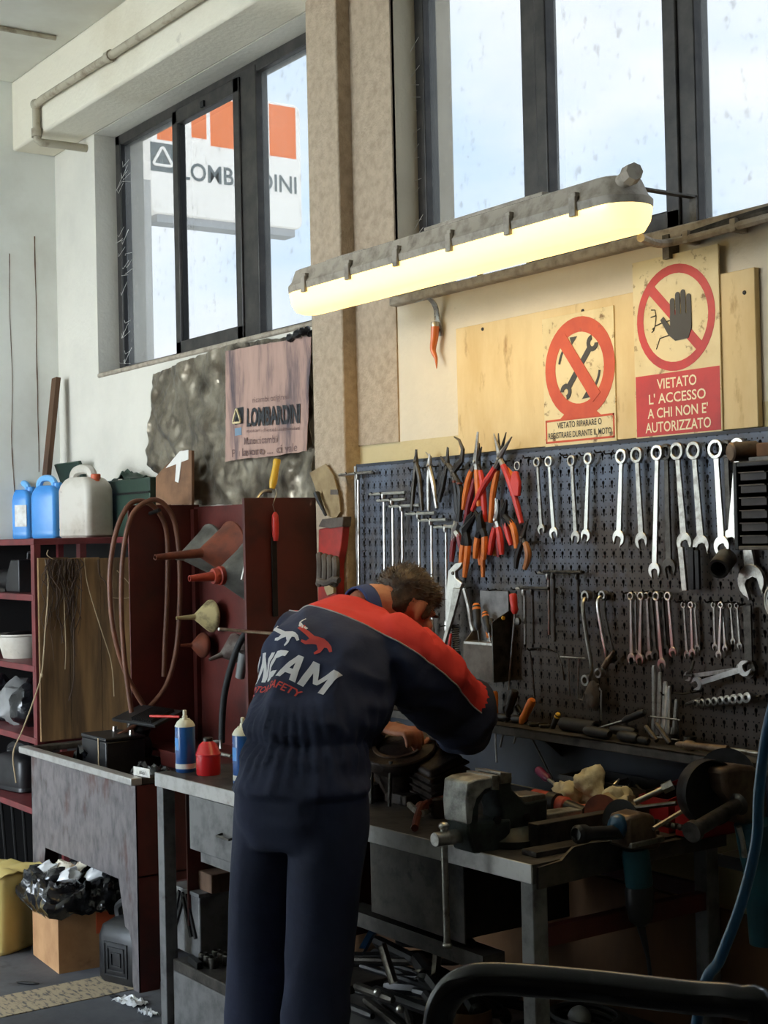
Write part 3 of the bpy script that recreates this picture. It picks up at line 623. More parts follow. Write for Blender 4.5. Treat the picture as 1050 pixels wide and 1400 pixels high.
def disc_ring(cx, cz, r0, r1, y, n=40): return MB().annulus(cx, cz, r0, r1, y-.0008, y, n)
# sign with the wrench in a ring
YW = YB-.004
a = at(741, 440, YW); b = at(843, 605, YW)
x0, x1, z0, z1 = a.x, b.x, at(742, 613, YW).z, at(790, 427, YW).z
SG = thing('warning_sign', 'square faded sign with a struck-out wrench and two-line Italian text', 'sign', ((x0+x1)/2, YW, z0))
MB().bx(x0, x1, YW, YB, z0, z1).wpart('plate', 'sign_cream', SG, bevel=.001)
cx = at(792, 505, YW).x; wdt = x1-x0; cz = at(792, 505, YW).z+.005; R1 = wdt*.485; R0 = R1*.70
mb = disc_ring(cx, cz, R0, R1, YW); mb.prism([(cx-R1*.42, cz-R1*.85), (cx+R1*.42, cz-R1*.85), (cx+R1*.62, z0+.078), (cx-R1*.62, z0+.078)], YW-.0012, YW)
mb.wpart('ring', 'sign_orange', SG)
o_ = Matrix.Translation((cx, YW-.001, cz)) @ Matrix.Rotation(radians(-52), 4, 'Y').inverted()
mb = MB(); mb.M = Matrix.Translation((cx, 0, cz)) @ Matrix.Rotation(radians(38), 4, 'Y'); mb.bx(-R1*.14, R1*.14, YW-.0016, YW-.0008, -R0*1.1, R0*1.1)
mb = MB(); mb.M = Matrix.Translation((cx, 0, cz)) @ Matrix.Rotation(radians(-38), 4, 'Y'); mb.bx(-R1*.14, R1*.14, YW-.0022, YW-.0014, -R0*1.12, R0*1.12); mb.wpart('slash', 'sign_orange', SG)
mb = MB(); mb.M = Matrix.Translation((cx, 0, cz)) @ Matrix.Rotation(radians(42), 4, 'Y')
mb.bx(-.010, .010, YW-.0014, YW-.0006, -.075, .075)
for s in (-1, 1): mb.annulus(0, s*.088, .010, .024, YW-.0019, YW-.0006, 14, radians(90*s+50), radians(90*s+310))
mb.wpart('wrench_picture', 'sign_ink', SG)
for a0, a1 in ((115, 168), (-62, -10)):
    mb = MB(); mb.annulus(cx, cz, R0*.80, R0*.88, YW-.0014, YW-.0006, 12, radians(a0), radians(a1))
    aa = a0-3
    px, pz = cx+R0*.84*cos(radians(aa)), cz+R0*.84*sin(radians(aa)); nx_, nz_ = cos(radians(aa)), sin(radians(aa))
    tx, tz = (sin(radians(aa)), -cos(radians(aa)))
    mb.prism([(px+tx*.03, pz+tz*.03), (px+nx_*.012, pz+nz_*.012), (px-nx_*.012, pz-nz_*.012)], YW-.0014, YW-.0006)
    mb.wpart('arrow_picture', 'sign_ink', SG)
mb = MB(); zb = z0+.012; zt2 = z0+.082; bt = .006
for q in ((x0+.006, x1-.006, zb, zb+bt), (x0+.006, x1-.006, zt2-bt, zt2), (x0+.006, x0+.006+bt, zb, zt2), (x1-.006-bt, x1-.006, zb, zt2)): mb.bx(q[0], q[1], YW-.0008, YW, q[2], q[3])
mb.wpart('text_border', 'sign_orange', SG)
mb = MB(); wall_text(mb, 'VIETATO RIPARARE O', ((x0+x1)/2, zb+.051), wdt*.62, .018, YW-.0010, bold=.01); wall_text(mb, 'REGISTRARE DURANTE IL MOTO', ((x0+x1)/2, zb+.022), wdt*.88, .018, YW-.0010, bold=.01)
mb.wpart('lettering', 'sign_ink', SG)
# no-entry sign with the hand
YH = YB-.006
c = at(925, 345, YH); x0 = at(867, 480, YH).x; x1 = at(985, 480, YH).x; z1 = at(925, 346, YH).z; z0 = at(925, 596, YH).z
SG = thing('warning_sign', 'tall sign with a black hand in a red ring and red Italian text panel', 'sign', ((x0+x1)/2, YH, z0))
MB().bx(x0, x1, YH, YB, z0, z1).wpart('plate', 'sign_cream', SG, bevel=.001)
wdt = x1-x0; cx = at(923, 434, YH).x; cz = at(923, 434, YH).z; R1 = wdt*.455; R0 = R1*.83
disc_ring(cx, cz, R0, R1, YH).wpart('ring', 'sign_red', SG)
mb = MB(); mb.M = Matrix.Translation((cx, 0, cz)) @ Matrix.Rotation(radians(-45), 4, 'Y'); mb.bx(-R1*.10, R1*.10, YH-.0010, YH-.0002, -R0*1.05, R0*1.05); mb.wpart('slash', 'sign_red', SG)
mb = MB(); hx, hz = cx+.022, cz-.005
def fin2(x, z, w_, h_, lean=0):
    pl = [(x-w_, z), (x+w_, z)]
    for i in range(7): t = radians(180*i/6); pl.append((x+lean+w_*cos(t), z+h_+w_*sin(t)))
    mb.prism(pl, YH-.0022, YH-.0012)
for k, (h_, dx) in enumerate(((.062, -.030), (.076, -.010), (.080, .010), (.066, .030))): fin2(hx+dx, hz-.012, .0085, h_)
mb.prism([(hx-.039, hz+.01), (hx+.039, hz+.01), (hx+.036, hz-.045), (hx+.022, hz-.058), (hx-.022, hz-.055), (hx-.040, hz-.035), (hx-.066, hz+.006), (hx-.074, hz+.000), (hx-.066, hz-.016), (hx-.046, hz-.046), (hx-.03, hz-.05)][:0] or [(hx-.039, hz+.012), (hx-.039, hz-.018), (hx-.064, hz+.012), (hx-.075, hz+.004), (hx-.046, hz-.04), (hx-.022, hz-.058), (hx+.026, hz-.056), (hx+.039, hz-.03), (hx+.039, hz+.012)], YH-.0028, YH-.0012)
mb.wpart('hand_picture', 'sign_ink', SG)
mb = MB(); f_ = lambda pts: mb.tube([(cx+a_, YH-.0008, cz+b_) for a_, b_ in pts], .0016, 4)
f_([(-.088, .032), (-.074, .030), (-.070, .012), (-.074, -.010), (-.080, -.026), (-.088, -.03)]); f_([(-.09, .012), (-.072, .014)]); f_([(-.075, -.014), (-.045, -.008), (-.02, -.006)]); f_([(-.072, -.078), (-.058, -.05), (-.02, -.045)])
f_([(-.086, -.022), (-.080, -.018), (-.082, -.027)]); mb.wpart('figure_outline', 'sign_ink', SG)
zr = at(925, 508, YH).z
MB().bx(x0+.004, x1-.004, YH-.0008, YH, z0+.006, zr).wpart('text_panel', 'sign_red', SG)
mb = MB(); hgt = zr-z0
for k, (s_, f2) in enumerate((('VIETATO', .46), ("L' ACCESSO", .66), ("A CHI NON E'", .70), ('AUTORIZZATO', .76))):
    wall_text(mb, s_, ((x0+x1)/2, zr-hgt*(.16+.225*k)), wdt*f2, hgt*.165, YH-.0012, bold=.012)
mb.wpart('lettering', 'letter_cream', SG)

# ------------------------------------------------------------------ pegboard, backsplash and tool ledge
YP = -.045
pz = at(700, 620, YP).z; px0 = at(489, 700, YP).x; px1 = -1.35
PG = structure('wall_pegboard') if False else thing('pegboard', 'blue-grey perforated steel tool board covering the wall above the bench', 'pegboard', (px0, YP, .86))
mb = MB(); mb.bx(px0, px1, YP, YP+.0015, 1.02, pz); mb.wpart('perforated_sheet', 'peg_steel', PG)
mb = MB(); mb.bx(px0, px1, -.008, -.003, .9, pz-.005); mb.wpart('backing_plate', 'iron_black', PG)
mb = MB(); mb.bx(px0-.012, px0, YP-.004, -.001, .9, pz+.004); mb.wpart('edge_strip', 'edge_steel', PG)
mb = MB(); mb.bx(px0-.0, px1, YP-.002, -.001, pz, pz+.010); mb.wpart('top_strip', 'backsplash', PG)
mb = MB(); mb.bx(px0, px1, YP+.0, -.001, .872, 1.02); mb.wpart('backsplash', 'backsplash', PG)
ly = -.165; le = at(642, 984, ly); lz0 = (at(642, 984, ly).z+at(970, 1035, ly).z)/2
LEDGE = lz0
t = thing('tool_ledge', 'narrow dark steel ledge below the pegboard holding screwdrivers', 'shelf', (-3.2, ly, LEDGE-.03))
mb = MB(); mb.bx(px0+.02, px1, ly, YP-.002, LEDGE-.006, LEDGE); mb.bx(px0+.02, px1, ly, ly+.004, LEDGE-.028, LEDGE); mb.wpart('ledge', 'bench_steel', t, bevel=.0015)
for x in (-4.2, -3.3, -2.45): MB().prism([(ly+.01, LEDGE-.006), (YP-.002, LEDGE-.006), (YP-.002, LEDGE-.09)], x, x+.006, 'x').wpart('gusset', 'bench_steel', t)
# ================================================================== left side: foil sheet, poster, rack, funnel cabinet, wash tank
def fbm(x, y, z=0, o=4): return noise.fractal((x, y, z), 1.0, 2.0, o)
# crumpled sheet on the wall, outline by border points (u along, v down)
def patch(top, bot, Y, amp, sc, seed, nu=34, nv=26, edge=.006):
    T = [at(*q, Y) for q in top]; B = [at(*q, Y) for q in bot]
    def lerp(L_, u):
        k = u*(len(L_)-1); i = min(int(k), len(L_)-2); return L_[i].lerp(L_[i+1], k-i)
    def f(u, v):
        p = lerp(T, u).lerp(lerp(B, u), v); d = fbm(p.x*sc, p.z*sc, seed)+.45*(1-abs(noise.noise((p.x*4+p.z*3, p.z*2.2, seed)))*2)+.35*(1-abs(noise.noise((p.x*11-p.z*6, p.z*9, seed+4)))*2)
        e = edge*noise.noise((p.x*30, p.z*30, seed)) if u in (0, 1) or v in (0, 1) else 0
        return (p.x+e, p.y-abs(d)*amp-.001, p.z+e)
    return MB().grid(f, nu, nv, (0, .0015, 0))
mb = patch([(212, 512), (240, 500), (305, 474), (370, 464), (428, 456)], [(202, 632), (255, 690), (330, 690), (380, 690), (434, 690)], -.004, .022, 5.5, 2.0, 110, 84)
mb.solo('foil_sheet', 'foil', 'crumpled grey-brown metal foil sheet nailed under the left window', 'sheet')
YPo = -.045
def pst(u, v):
    a = at(309, 480, YPo).lerp(at(425, 459, YPo), u); b = at(306, 631, YPo).lerp(at(421, 617, YPo), u); p = a.lerp(b, v)
    p.y += .006*sin(u*9+v*2)*(.4+v*.6) + .004*fbm(p.x*9, p.z*9, 4); e = .006 if (u in (0, 1) or v in (0, 1)) else 0
    p.x += e*noise.noise((p.x*40, p.z*40, 3)); p.z += e*noise.noise((p.x*40, p.z*40, 8)); return p
t = thing('poster', 'faded pink-brown sack poster printed with a black brand name and triangle emblem', 'poster', at(365, 625, YPo))
MB().grid(pst, 22, 22, (0, .002, 0)).wpart('sheet', 'poster_paper', t)
P0 = at(309, 480, YPo); P1 = at(421, 617, YPo); YT = YPo-.0095
def pbox(x, y): q = at(x, y, YT); return (q.x, q.z)
def onposter(mb):                                    # lay flat print on the waving sheet
    a, b_ = at(309, 480, YPo), at(425, 459, YPo); c_, d_ = at(306, 631, YPo), at(421, 617, YPo)
    out = []
    for p in mb.v:
        u = (p.x-a.x)/(b_.x-a.x); zt = a.z+(b_.z-a.z)*u; zb = c_.z+(d_.z-c_.z)*u; v = (zt-p.z)/(zt-zb)
        q = pst(min(max(u, .01), .99), min(max(v, .01), .99)); out.append(Vector((p.x, q.y-.0042, p.z)))
    mb.v = out; return mb
def pline(s_, x0, y0, x1, y1, h_, m, bold=0.0):
    mb = MB(); a = pbox(x0, y0); b = pbox(x1, y1); tl = (b[1]-a[1])/(b[0]-a[0]); wall_text(mb, s_, ((a[0]+b[0])/2, (a[1]+b[1])/2), b[0]-a[0], h_, YT, bold=bold, tilt=tl)
    onposter(mb).wpart('lettering', m, t, smooth=0)
pline('LOMBARDINI', 337, 571, 408, 565, .075, 'poster_ink', .03)
pline('ricambi originali', 345, 548, 392, 543, .030, 'poster_ink_faded')
pline('motori diesel raffreddati', 337, 589, 408, 585, .014, 'poster_ink_faded')
pline('Meno ricambi', 333, 603, 375, 600, .030, 'poster_ink_faded', .01); pline('Piu lavoro ... ci vale', 314, 620, 405, 611, .032, 'poster_ink_faded', .01)
a = pbox(318, 581); b = pbox(331, 556); mb = MB(); mb.grid(lambda u, v: (a[0]+(b[0]-a[0])*u, YT, a[1]+(b[1]-a[1])*v), 4, 4); onposter(mb).wpart('emblem_square', 'poster_ink', t, smooth=0)
mb = tri_loop((a[0]+b[0])/2, (a[1]+b[1])/2-.008, (b[0]-a[0])*.42, YT-.004, (b[0]-a[0])*.055); mb.wpart('emblem_triangle', 'sign_cream', t)
a = pbox(318, 596); b = pbox(329, 584); mb = MB(); mb.grid(lambda u, v: (a[0]+(b[0]-a[0])*u, YT, a[1]+(b[1]-a[1])*v), 4, 4); onposter(mb).wpart('blue_patch', 'poster_blue', t, smooth=0)
# rolled cloth strip along the sill end
mb = MB(); pts = bez([at(395, 463, -.05), at(410, 455, -.06), at(420, 452, -.055), at(427, 458, -.05)], 6); mb.tube(pts, [.012+.006*sin(i*1.7) for i in range(len(pts))], 8); mb.solo('rag_roll', 'iron_black', 'dark rolled rag tucked on the sill above the poster', 'rag')

# plank in the corner
a = at(77, 517, -.06); b = at(64, 648, -.13)
mb = MB(); R_ = frame((a-b), (1, 0, 0)); mb.M = Matrix.Translation(b) @ R_.to_4x4(); mb.bx(-.03, .03, -.012, .012, -.02, (a-b).length); mb.solo('plank', 'wood_dark', 'narrow brown plank leaning in the wall corner behind the cans', 'plank')

# ------------------------------------------------------------------ red shelf rack
RY0 = -.56; zs = [at(60, 736, RY0).z] + [at(25, y, RY0).z for y in (812, 907, 1003, 1098)]
rack = thing('shelf_rack', 'red-painted steel shelf rack in the left corner', 'rack', (-6.6, RY0, 0))
MB().prism([(XL+.01, RY0), (-6.115, RY0), (-6.115, -.17), (-5.66, -.17), (-5.66, -.005), (XL+.01, -.005)], zs[0]-.028, zs[0], 'z').wpart('shelf', 'red_shelf', rack, bevel=.003)
for z in zs[1:]: MB().bx(XL+.01, -6.13, RY0, -.005, z-.028, z).wpart('shelf', 'red_shelf', rack, bevel=.003)
px_ = -6.136
MB().bx(XL+.01, -6.13, -.012, -.006, 0, zs[0]-.03).wpart('back_sheet', 'cabinet_dark', rack)
MB().bx(XL+.008, XL+.014, RY0, -.012, 0, zs[0]-.03).wpart('end_shade_sheet', 'cabinet_dark', rack)  # dark sheet added over the pale wall to keep the rack interior shaded
for y in (RY0+.003, -.345, -.04): MB().bx(px_-.02, px_+.02, y, y+.03, 0, zs[0]-.02).wpart('post', 'red_shelf', rack)
for y in (RY0+.003, -.04): MB().bx(XL+.02, XL+.05, y, y+.03, 0, zs[0]-.02).wpart('post', 'red_shelf', rack)
RT = zs[0]

def jerrycan(name, label, loc, rz, w, d, h, m, capm, mh=None, group=None, lab=None, ang=0):
    t = thing(name, label, 'jerrycan', loc, RZ(rz), group)
    def rr(w_, d_, cx=0, cy=0, r=.2):
        r = min(w_, d_)*r; pl = []
        for sx, sy, a in ((1, 1, 0), (-1, 1, 90), (-1, -1, 180), (1, -1, 270)):
            for i in range(5): q = radians(a+90*i/4); pl.append((cx+sx*(w_/2-r)+r*cos(q), cy+sy*(d_/2-r)+r*sin(q)))
        return pl
    mb = MB(); skin(mb, [(rr(w*.90, d*.90), 0), (rr(w, d), h*.03), (rr(w, d), h*.10), (rr(w*.985, d*.985), h*.12), (rr(w, d), h*.14), (rr(w, d), h*.68), (rr(w*.93, d*.93), h*.76), (rr(w*.72, d*.80), h*.84), (rr(w*.52, d*.70), h*.87)])
    b = mb.part('body', m, t)
    mb = MB(); pts = bez([(-w*.34, 0, h*.76), (-w*.36, 0, h*.90), (-w*.22, 0, h*.985), (w*.08, 0, h*.985), (w*.22, 0, h*.92), (w*.24, 0, h*.82)], 5); mb.tube(pts, [d*.15]*len(pts), 8); mb.part('handle', mh or m, t)
    mb = MB(); mb.lathe([(.018, 0), (.018, .012), (.022, .013), (.022, .032), (.018, .035), (0, .035)], 14, (w*.34, 0, h*.80)); mb.part('cap', capm, t)
    if lab: MB().bx(-w*.05, w*.42, -d/2-.0016, -d/2+.001, h*.22, h*.60).part('label', lab, t)
    return t
Yc = -.2
def rk(px, dy=0): q = at(px, 735, Yc+dy); return (q.x, Yc+dy, RT)
S_ = lambda px0, px1, dy=0: at(px1, 700, Yc+dy).x-at(px0, 700, Yc+dy).x
jerrycan('jerrycan', 'blue plastic jerrycan with white label, leftmost on the rack top', rk(32), 32, .15, .11, .285, 'blue_can', 'blue_can', 'blue_can_lite', 'cans on the rack', 'white_label')
jerrycan('jerrycan', 'grey plastic can wedged between the two blue cans on the rack', rk(50, .14), 20, .12, .09, .24, 'grey_can', 'grey_can', None, 'cans on the rack')
jerrycan('jerrycan', 'blue plastic jerrycan without label, second blue can on the rack', rk(68), 32, .15, .11, .295, 'blue_can', 'blue_can', 'blue_can_lite', 'cans on the rack')
jerrycan('jerrycan', 'grey can between the second blue can and the dirty white one', rk(83, .14), 20, .12, .09, .25, 'grey_can', 'grey_can', None, 'cans on the rack')
jerrycan('jerrycan', 'large dirty white jerrycan with dark streaks and orange cap', rk(118, -.03), 10, .25, .15, .315, 'white_can', 'orange_cap', None, 'cans on the rack')
# green toolbox with open lid
gx0 = at(150, 690, -.10).x; gx1 = at(212, 690, -.10).x; gz1 = at(180, 655, -.10).z
t = thing('metal_toolbox', 'dark green metal toolbox on the rack behind the white can', 'toolbox', ((gx0+gx1)/2, -.1, RT))
MB().bx(gx0-.12, gx1, -.125, -.02, RT, gz1).wpart('body', 'green_box', t, bevel=.006)
MB().bx(gx0-.12, gx1, -.129, -.125, gz1-.07, gz1-.06).wpart('seam', 'iron_black', t)
a = at(88, 632, -.05); mb = MB(); mb.M = Matrix.Translation((a.x+.14, -.05, gz1+.03)) @ Matrix.Rotation(radians(20), 4, 'X'); mb.bx(-.18, .12, -.01, .01, -.03, .09); mb.wpart('lid', 'green_box', t, bevel=.004)
mb = MB(); random.seed(5)
mb.grid(lambda u, v: (gx0+.06+.2*u, -.115+.09*v, gz1+.035*max(0, fbm(u*3, v*3, 9))+.004+.03*sin(pi*u)*sin(pi*v)), 12, 8, (0, 0, -.004)); mb.solo('rag_heap', 'green_box', 'dark crumpled cloth on top of the green toolbox', 'rag')
# cardboard pieces on the cabinet top
YCb = -.10
pl = [at(*q, YCb) for q in ((213, 690), (262, 690), (262, 616), (250, 615), (226, 637), (213, 652))]
t = thing('cardboard_piece', 'torn brown cardboard with white tape standing on the red cabinet', 'cardboard', at(240, 690, YCb))
MB().prism([(p.x, p.z) for p in pl], YCb, YCb+.012).wpart('sheet', 'cardboard_dirty', t)
pl = [at(*q, YCb) for q in ((227, 640), (258, 628), (258, 615), (246, 617))]; MB().prism([(p.x, p.z) for p in pl], YCb-.002, YCb).wpart('tape', 'tape_white', t)
pl = [at(*q, YCb) for q in ((242, 632), (249, 628), (245, 660), (240, 658))]; MB().prism([(p.x, p.z) for p in pl], YCb-.003, YCb-.001).wpart('tape', 'tape_white', t)

# ------------------------------------------------------------------ things on the lower rack shelves
def shelfthing(k): return zs[k]
x = at(22, 800, -.44).x
t = thing('electric_motor', 'small dark electric motor lying on the second rack shelf', 'motor', (x, -.46, zs[1]))
MB().lathe([(0, 0), (.045, 0), (.05, .01), (.05, .14), (.04, .16), (.012, .165), (.012, .20), (0, .20)], 16, (x-.12, -.46, zs[1]+.055), (1, 0, 0)).wpart('casing', 'iron_black', t)
MB().box((x-.02, -.46, zs[1]+.008), (.10, .09, .016)).wpart('foot', 'steel_dark', t)
x = at(43, 780, -.40).x
t = thing('black_case', 'black plastic case with carry handle at the end of the second rack shelf', 'case', (x, -.42, zs[1]))
MB().prism([(x-.07, zs[1]), (x+.1, zs[1]), (x+.1, zs[1]+.15), (x+.0, zs[1]+.15), (x-.07, zs[1]+.06)], -.50, -.34).wpart('body', 'plastic_black', t, bevel=.006)
MB().tube([(x+.01, -.42, zs[1]+.148), (x+.02, -.42, zs[1]+.18), (x+.08, -.42, zs[1]+.18), (x+.09, -.42, zs[1]+.148)], .007, 6).wpart('handle', 'plastic_black', t)
x = at(30, 900, -.42).x
t = thing('plastic_basin', 'dirty white plastic basin on the third rack shelf', 'basin', (x, -.42, zs[2]))
MB().lathe([(.085, 0), (.112, .10), (.125, .105), (.125, .112), (.108, .112), (.082, .006), (0, .006)], 24, (x, -.42, zs[2])).wpart('bowl', 'white_can', t)
MB().ell((x, -.42, zs[2]+.085), .095, .095, .04).wpart('contents', 'iron_black', t)
random.seed(11)
for k, (px, lab) in enumerate(((8, 'crumpled dark plastic bundle, left end of the fourth rack shelf'), (27, 'crumpled blue-grey plastic bundle, middle of the fourth rack shelf'), (43, 'crumpled dark bundle beside the wire board on the fourth rack shelf'))):
    x = at(px, 990, -.42).x; R0_ = .08
    mb = MB(); mb.ell((x, -.42, zs[3]+.10), .085, .10, .11, None, 18, 14)
    mb.v = [p + (p-Vector((x, -.42, zs[3]+.10)))*(.35*fbm(p.x*14, p.y*14, p.z*14+k*7)) for p in mb.v]; mb.v = [Vector((p.x, min(p.y, -.01), max(p.z, zs[3]))) for p in mb.v]
    mb.solo('plastic_bundle', 'bag_black' if k != 1 else 'grey_can', lab, 'bundle', 'bundles on the rack')
x = at(27, 1095, -.42).x
jerrycan('jerrycan', 'black jerrycan on the lowest rack shelf behind the wash tank', (x, -.40, zs[4]), 10, .26, .18, .20, 'plastic_black', 'plastic_black')
for k in range(3):
    a = at(6+14*k, 1170, -.48); lab = '%s steel rod from the left under the lowest rack shelf' % ORD[k]
    MB().cyl((a.x-.03, -.45, .0), (a.x+.02+.01*k, -.50, zs[4]-.04), .008, n=8).solo('steel_rod', 'iron_black', lab, 'rod', 'rods under the rack')

# ------------------------------------------------------------------ board with hanging wires
XB = -6.1
y0, y1 = atx(50, 763, XB).y, atx(175, 762, XB).y; z0, z1 = .785, atx(50, 763, XB).z
WB = thing('wire_board', 'brown wooden board hung with wires behind the wash tank', 'board', (XB, (y0+y1)/2, z0))
edges = [y0, y0+.14, y0+.285, y1]
for k in range(3): MB().bx(XB, XB+.016, edges[k]+.001, edges[k+1]-.001, z0, z1-.004*k).wpart('plank', 'board_brown', WB, bevel=.0015)
random.seed(21); XW = XB+.024
def wirepts(q): return bez([atx(a, b, XW+.006*((i*7) % 3)) for i, (a, b) in enumerate(q)], 5)
long_w = [([(62, 765), (66, 800), (62, 860), (57, 920), (45, 960), (30, 1000), (18, 1030), (22, 1070)], 'wire_pale', .0032, 'long pale cord hanging past the left edge of the wire board'),
          ([(115, 763), (120, 800), (138, 860), (152, 905), (156, 952)], 'wire_pale', .0022, 'pale string swinging down the right part of the wire board'),
          ([(86, 765), (88, 830), (90, 885), (89, 915)], 'wire_pale', .0022, 'pale frayed string hanging mid left on the wire board'),
          ([(97, 765), (100, 830), (101, 900), (100, 935), (94, 958)], 'wire_dark', .0026, 'dark twisted wire ending lowest on the wire board'),
          ([(134, 765), (136, 785), (146, 800), (150, 830)], 'wire_dark', .0026, 'dark bent wire hooked near the hose on the wire board'),
          ([(160, 780), (178, 800), (180, 815), (168, 818), (152, 817)], 'wire_pale', .0020, 'thin pale wire loop at the right edge of the wire board')]
for q, m, r, lab in long_w: MB().tube(wirepts(q), r, 6).solo('hanging_wire', m, lab, 'wire', 'wires on the board')
mb = MB()
for k in range(46):
    x = 60+random.random()*50; ln = 30+random.random()**2*110; q = []
    for i in range(6): q.append((x+random.uniform(-6, 6)*(i > 0), 764+ln*i/5))
    mb.tube(bez([atx(a, b, XW-.002+random.random()*.012) for a, b in q], 3), random.choice((.0012, .0018, .0024)), 4)
o = mb.solo('wire_tangle', 'wire_dark', 'tangle of thin rusty wires at the top of the wire board', 'wire'); o['kind'] = 'stuff'
a = atx(57, 923, XW); MB().ell(a, .006, .006, .011).solo('cord_knot', 'wire_pale', 'small knot tied in the long pale cord', 'knot')
mb = MB(); mb.tube(bez([atx(66, 752, XW), atx(64, 758, XW), atx(70, 763, XW), atx(80, 768, XW)], 4), .002, 5); mb.solo('wire_end', 'wire_pale', 'stray bright wire end sticking up from the wire board', 'wire')

# ------------------------------------------------------------------ red funnel cabinet
CXL, CXR = -5.634, -4.691; cyf = -.315; ctop = 1.79; cbot = .785
cab = thing('tool_cabinet', 'open red steel cabinet without front, hung with funnels', 'cabinet', ((CXL+CXR)/2, cyf, cbot))
MB().bx(CXL-.008, CXL, cyf-.02, -.004, cbot, ctop).wpart('side_panel', 'red_oxide', cab, bevel=.002)
MB().bx(CXR-.016, CXR, cyf, -.004, cbot, ctop).wpart('side_panel', 'red_oxide', cab, bevel=.002)
MB().bx(CXL, CXR-.016, -.03, -.02, cbot, ctop-.01).wpart('back_panel', 'red_oxide', cab)
MB().bx(CXL, CXR-.016, cyf+.02, -.03, cbot, cbot+.01).wpart('bottom_panel', 'red_oxide', cab)
for x in (CXL+.02, CXR-.03): MB().bx(x-.015, x+.015, -.05, -.03, cbot, ctop-.02).wpart('corner_post', 'red_oxide', cab)
def funnel(lab, m, mouth, tip, r, frac, sm=None, Y=-.07, tilt=0):
    Mo = at(*mouth, Y); T = atx(*tip, Mo.x+tilt); ax = T-Mo; L_ = ax.length; R_ = frame(ax)
    t = thing('funnel', lab, 'funnel', Mo, R_, 'funnels in the red cabinet')
    MB().lathe([(r, 0), (r*1.05, .004), (r*1.05, .012), (r*.96, .02), (r*.2, L_*frac), (r*.17, L_*frac), (r*.92, .016), (r*.97, 0)], 28).part('cone', m, t)
    MB().lathe([(r*.2, L_*frac-.004), (r*.17, L_*frac+.01), (r*.10, L_), (r*.08, L_), (r*.14, L_*frac)], 16).part('spout', sm or m, t)
    return t
funnel('large grey metal funnel partly hidden behind the rusty one', 'funnel_grey', (293, 752), (240, 762), .105, .8)
funnel('large rusty brown funnel with long pale spout, upper row', 'funnel_rust', (320, 752), (212, 762), .110, .42, 'funnel_rust', -.125)
f3 = funnel('big galvanized funnel with red plastic spout', 'funnel_grey', (345, 783), (259, 791), .115, .55, 'funnel_red', -.15)
MB().tube(bez([(.10, .02, .0), (.15, .02, .02), (.14, .02, .07), (.09, .02, .055)], 5), .005, 6).part('handle', 'steel', f3)
MB().lathe([(.036, 0), (.036, .03), (.031, .034), (.031, .05), (.028, .056)], 16, (0, 0, .115)).part('spout_collar', 'funnel_red', f3)
funnel('small cream enamel funnel with chipped rim, middle row', 'funnel_cream', (291, 842), (241, 845), .064, .5)
funnel('small dirty whitish funnel tilted low beside the black hose', 'funnel_dirty', (328, 886), (286, 902), .062, .6)
funnel('dark rusty small funnel in the shadow, lower left', 'funnel_rust', (280, 882), (247, 882), .05, .55)
c = at(337, 868, -.30); MB().cyl(atx(299, 860, c.x+.08), c+Vector((.05, .1, 0)), .006, n=8).solo('wall_rod', 'steel_bright', 'bright steel rod sticking out below the cream funnel', 'rod')
pts = bez([at(338, 862, -.24), at(325, 885, -.27), at(312, 925, -.28), at(305, 965, -.28), at(303, 1015, -.28)], 8); MB().tube(pts, .013, 10).solo('black_hose', 'rubber', 'black rubber hose hanging along the red cabinet side', 'hose')
a = at(334, 892, -.25); MB().cyl(a, at(328, 926, -.25), .020, .018).solo('grey_nozzle', 'grey_can', 'grey plastic nozzle tube hanging beside the black hose', 'nozzle')
# brown hose loop on the cabinet side
XH = CXL+.035
def hx(q, X=XH): return bez([atx(a, b, X) for a, b in q], 7)
t = thing('garden_hose', 'brown rubber hose looped twice over the cabinet side panel', 'hose', atx(205, 968, XH))
MB().tube(hx([(197, 966), (172, 920), (155, 860), (150, 790), (158, 730), (175, 692), (195, 685), (215, 698), (228, 730), (229, 800), (226, 870), (224, 925)]), .0105, 10).wpart('coil', 'hose_brown', t)
MB().tube(hx([(180, 975), (170, 900), (166, 830), (168, 760), (180, 705), (205, 684), (225, 690), (240, 720), (246, 790), (242, 880), (228, 935), (205, 966), (196, 972)], XH+.028), .0105, 10).wpart('coil', 'hose_brown', t)
MB().tube(hx([(180, 975), (185, 990), (175, 998), (160, 1006), (145, 1012)], XH+.028), .010, 8).wpart('hose_tail', 'hose_brown', t)
MB().cyl((CXL, atx(205, 700, CXL).y, atx(205, 702, CXL).z), (CXL+.09, atx(205, 700, CXL).y, atx(205, 702, CXL).z+.012), .008).wpart('peg', 'iron_black', t)
# things hanging on the right panel
XPn = CXR+.006
a = atx(376, 700, XPn+.008)
t = thing('hand_file', 'flat file with red wooden handle hanging on the red panel', 'file', atx(376, 845, XPn))
MB().lathe([(.006, 0), (.010, .006), (.012, .03), (.013, .06), (.009, .085), (.011, .10), (.006, .104), (.006, .104)][::-1] and [(.005, 0), (.012, .012), (.0135, .045), (.0125, .08), (.010, .10), (.009, .106)], 12, a, (0, 0, -1)).wpart('handle', 'grip_red', t)
b = atx(375, 738, XPn+.006); c = atx(376, 843, XPn+.006); MB().bx(XPn, XPn+.006, b.y-.011, b.y+.011, c.z, b.z+.01).wpart('blade', 'iron_black', t, bevel=.001)
MB().tube([a+Vector((0, 0, -.003)), atx(373, 690, XPn+.012), atx(378, 675, XPn+.01), atx(377, 668, XPn)], .0018, 5).wpart('wire_loop', 'steel', t)
XS = CXR-.02
t = thing('hacksaw', 'hacksaw with yellow handle and bowed grey frame hooked over the panel', 'saw', atx(372, 672, XS))
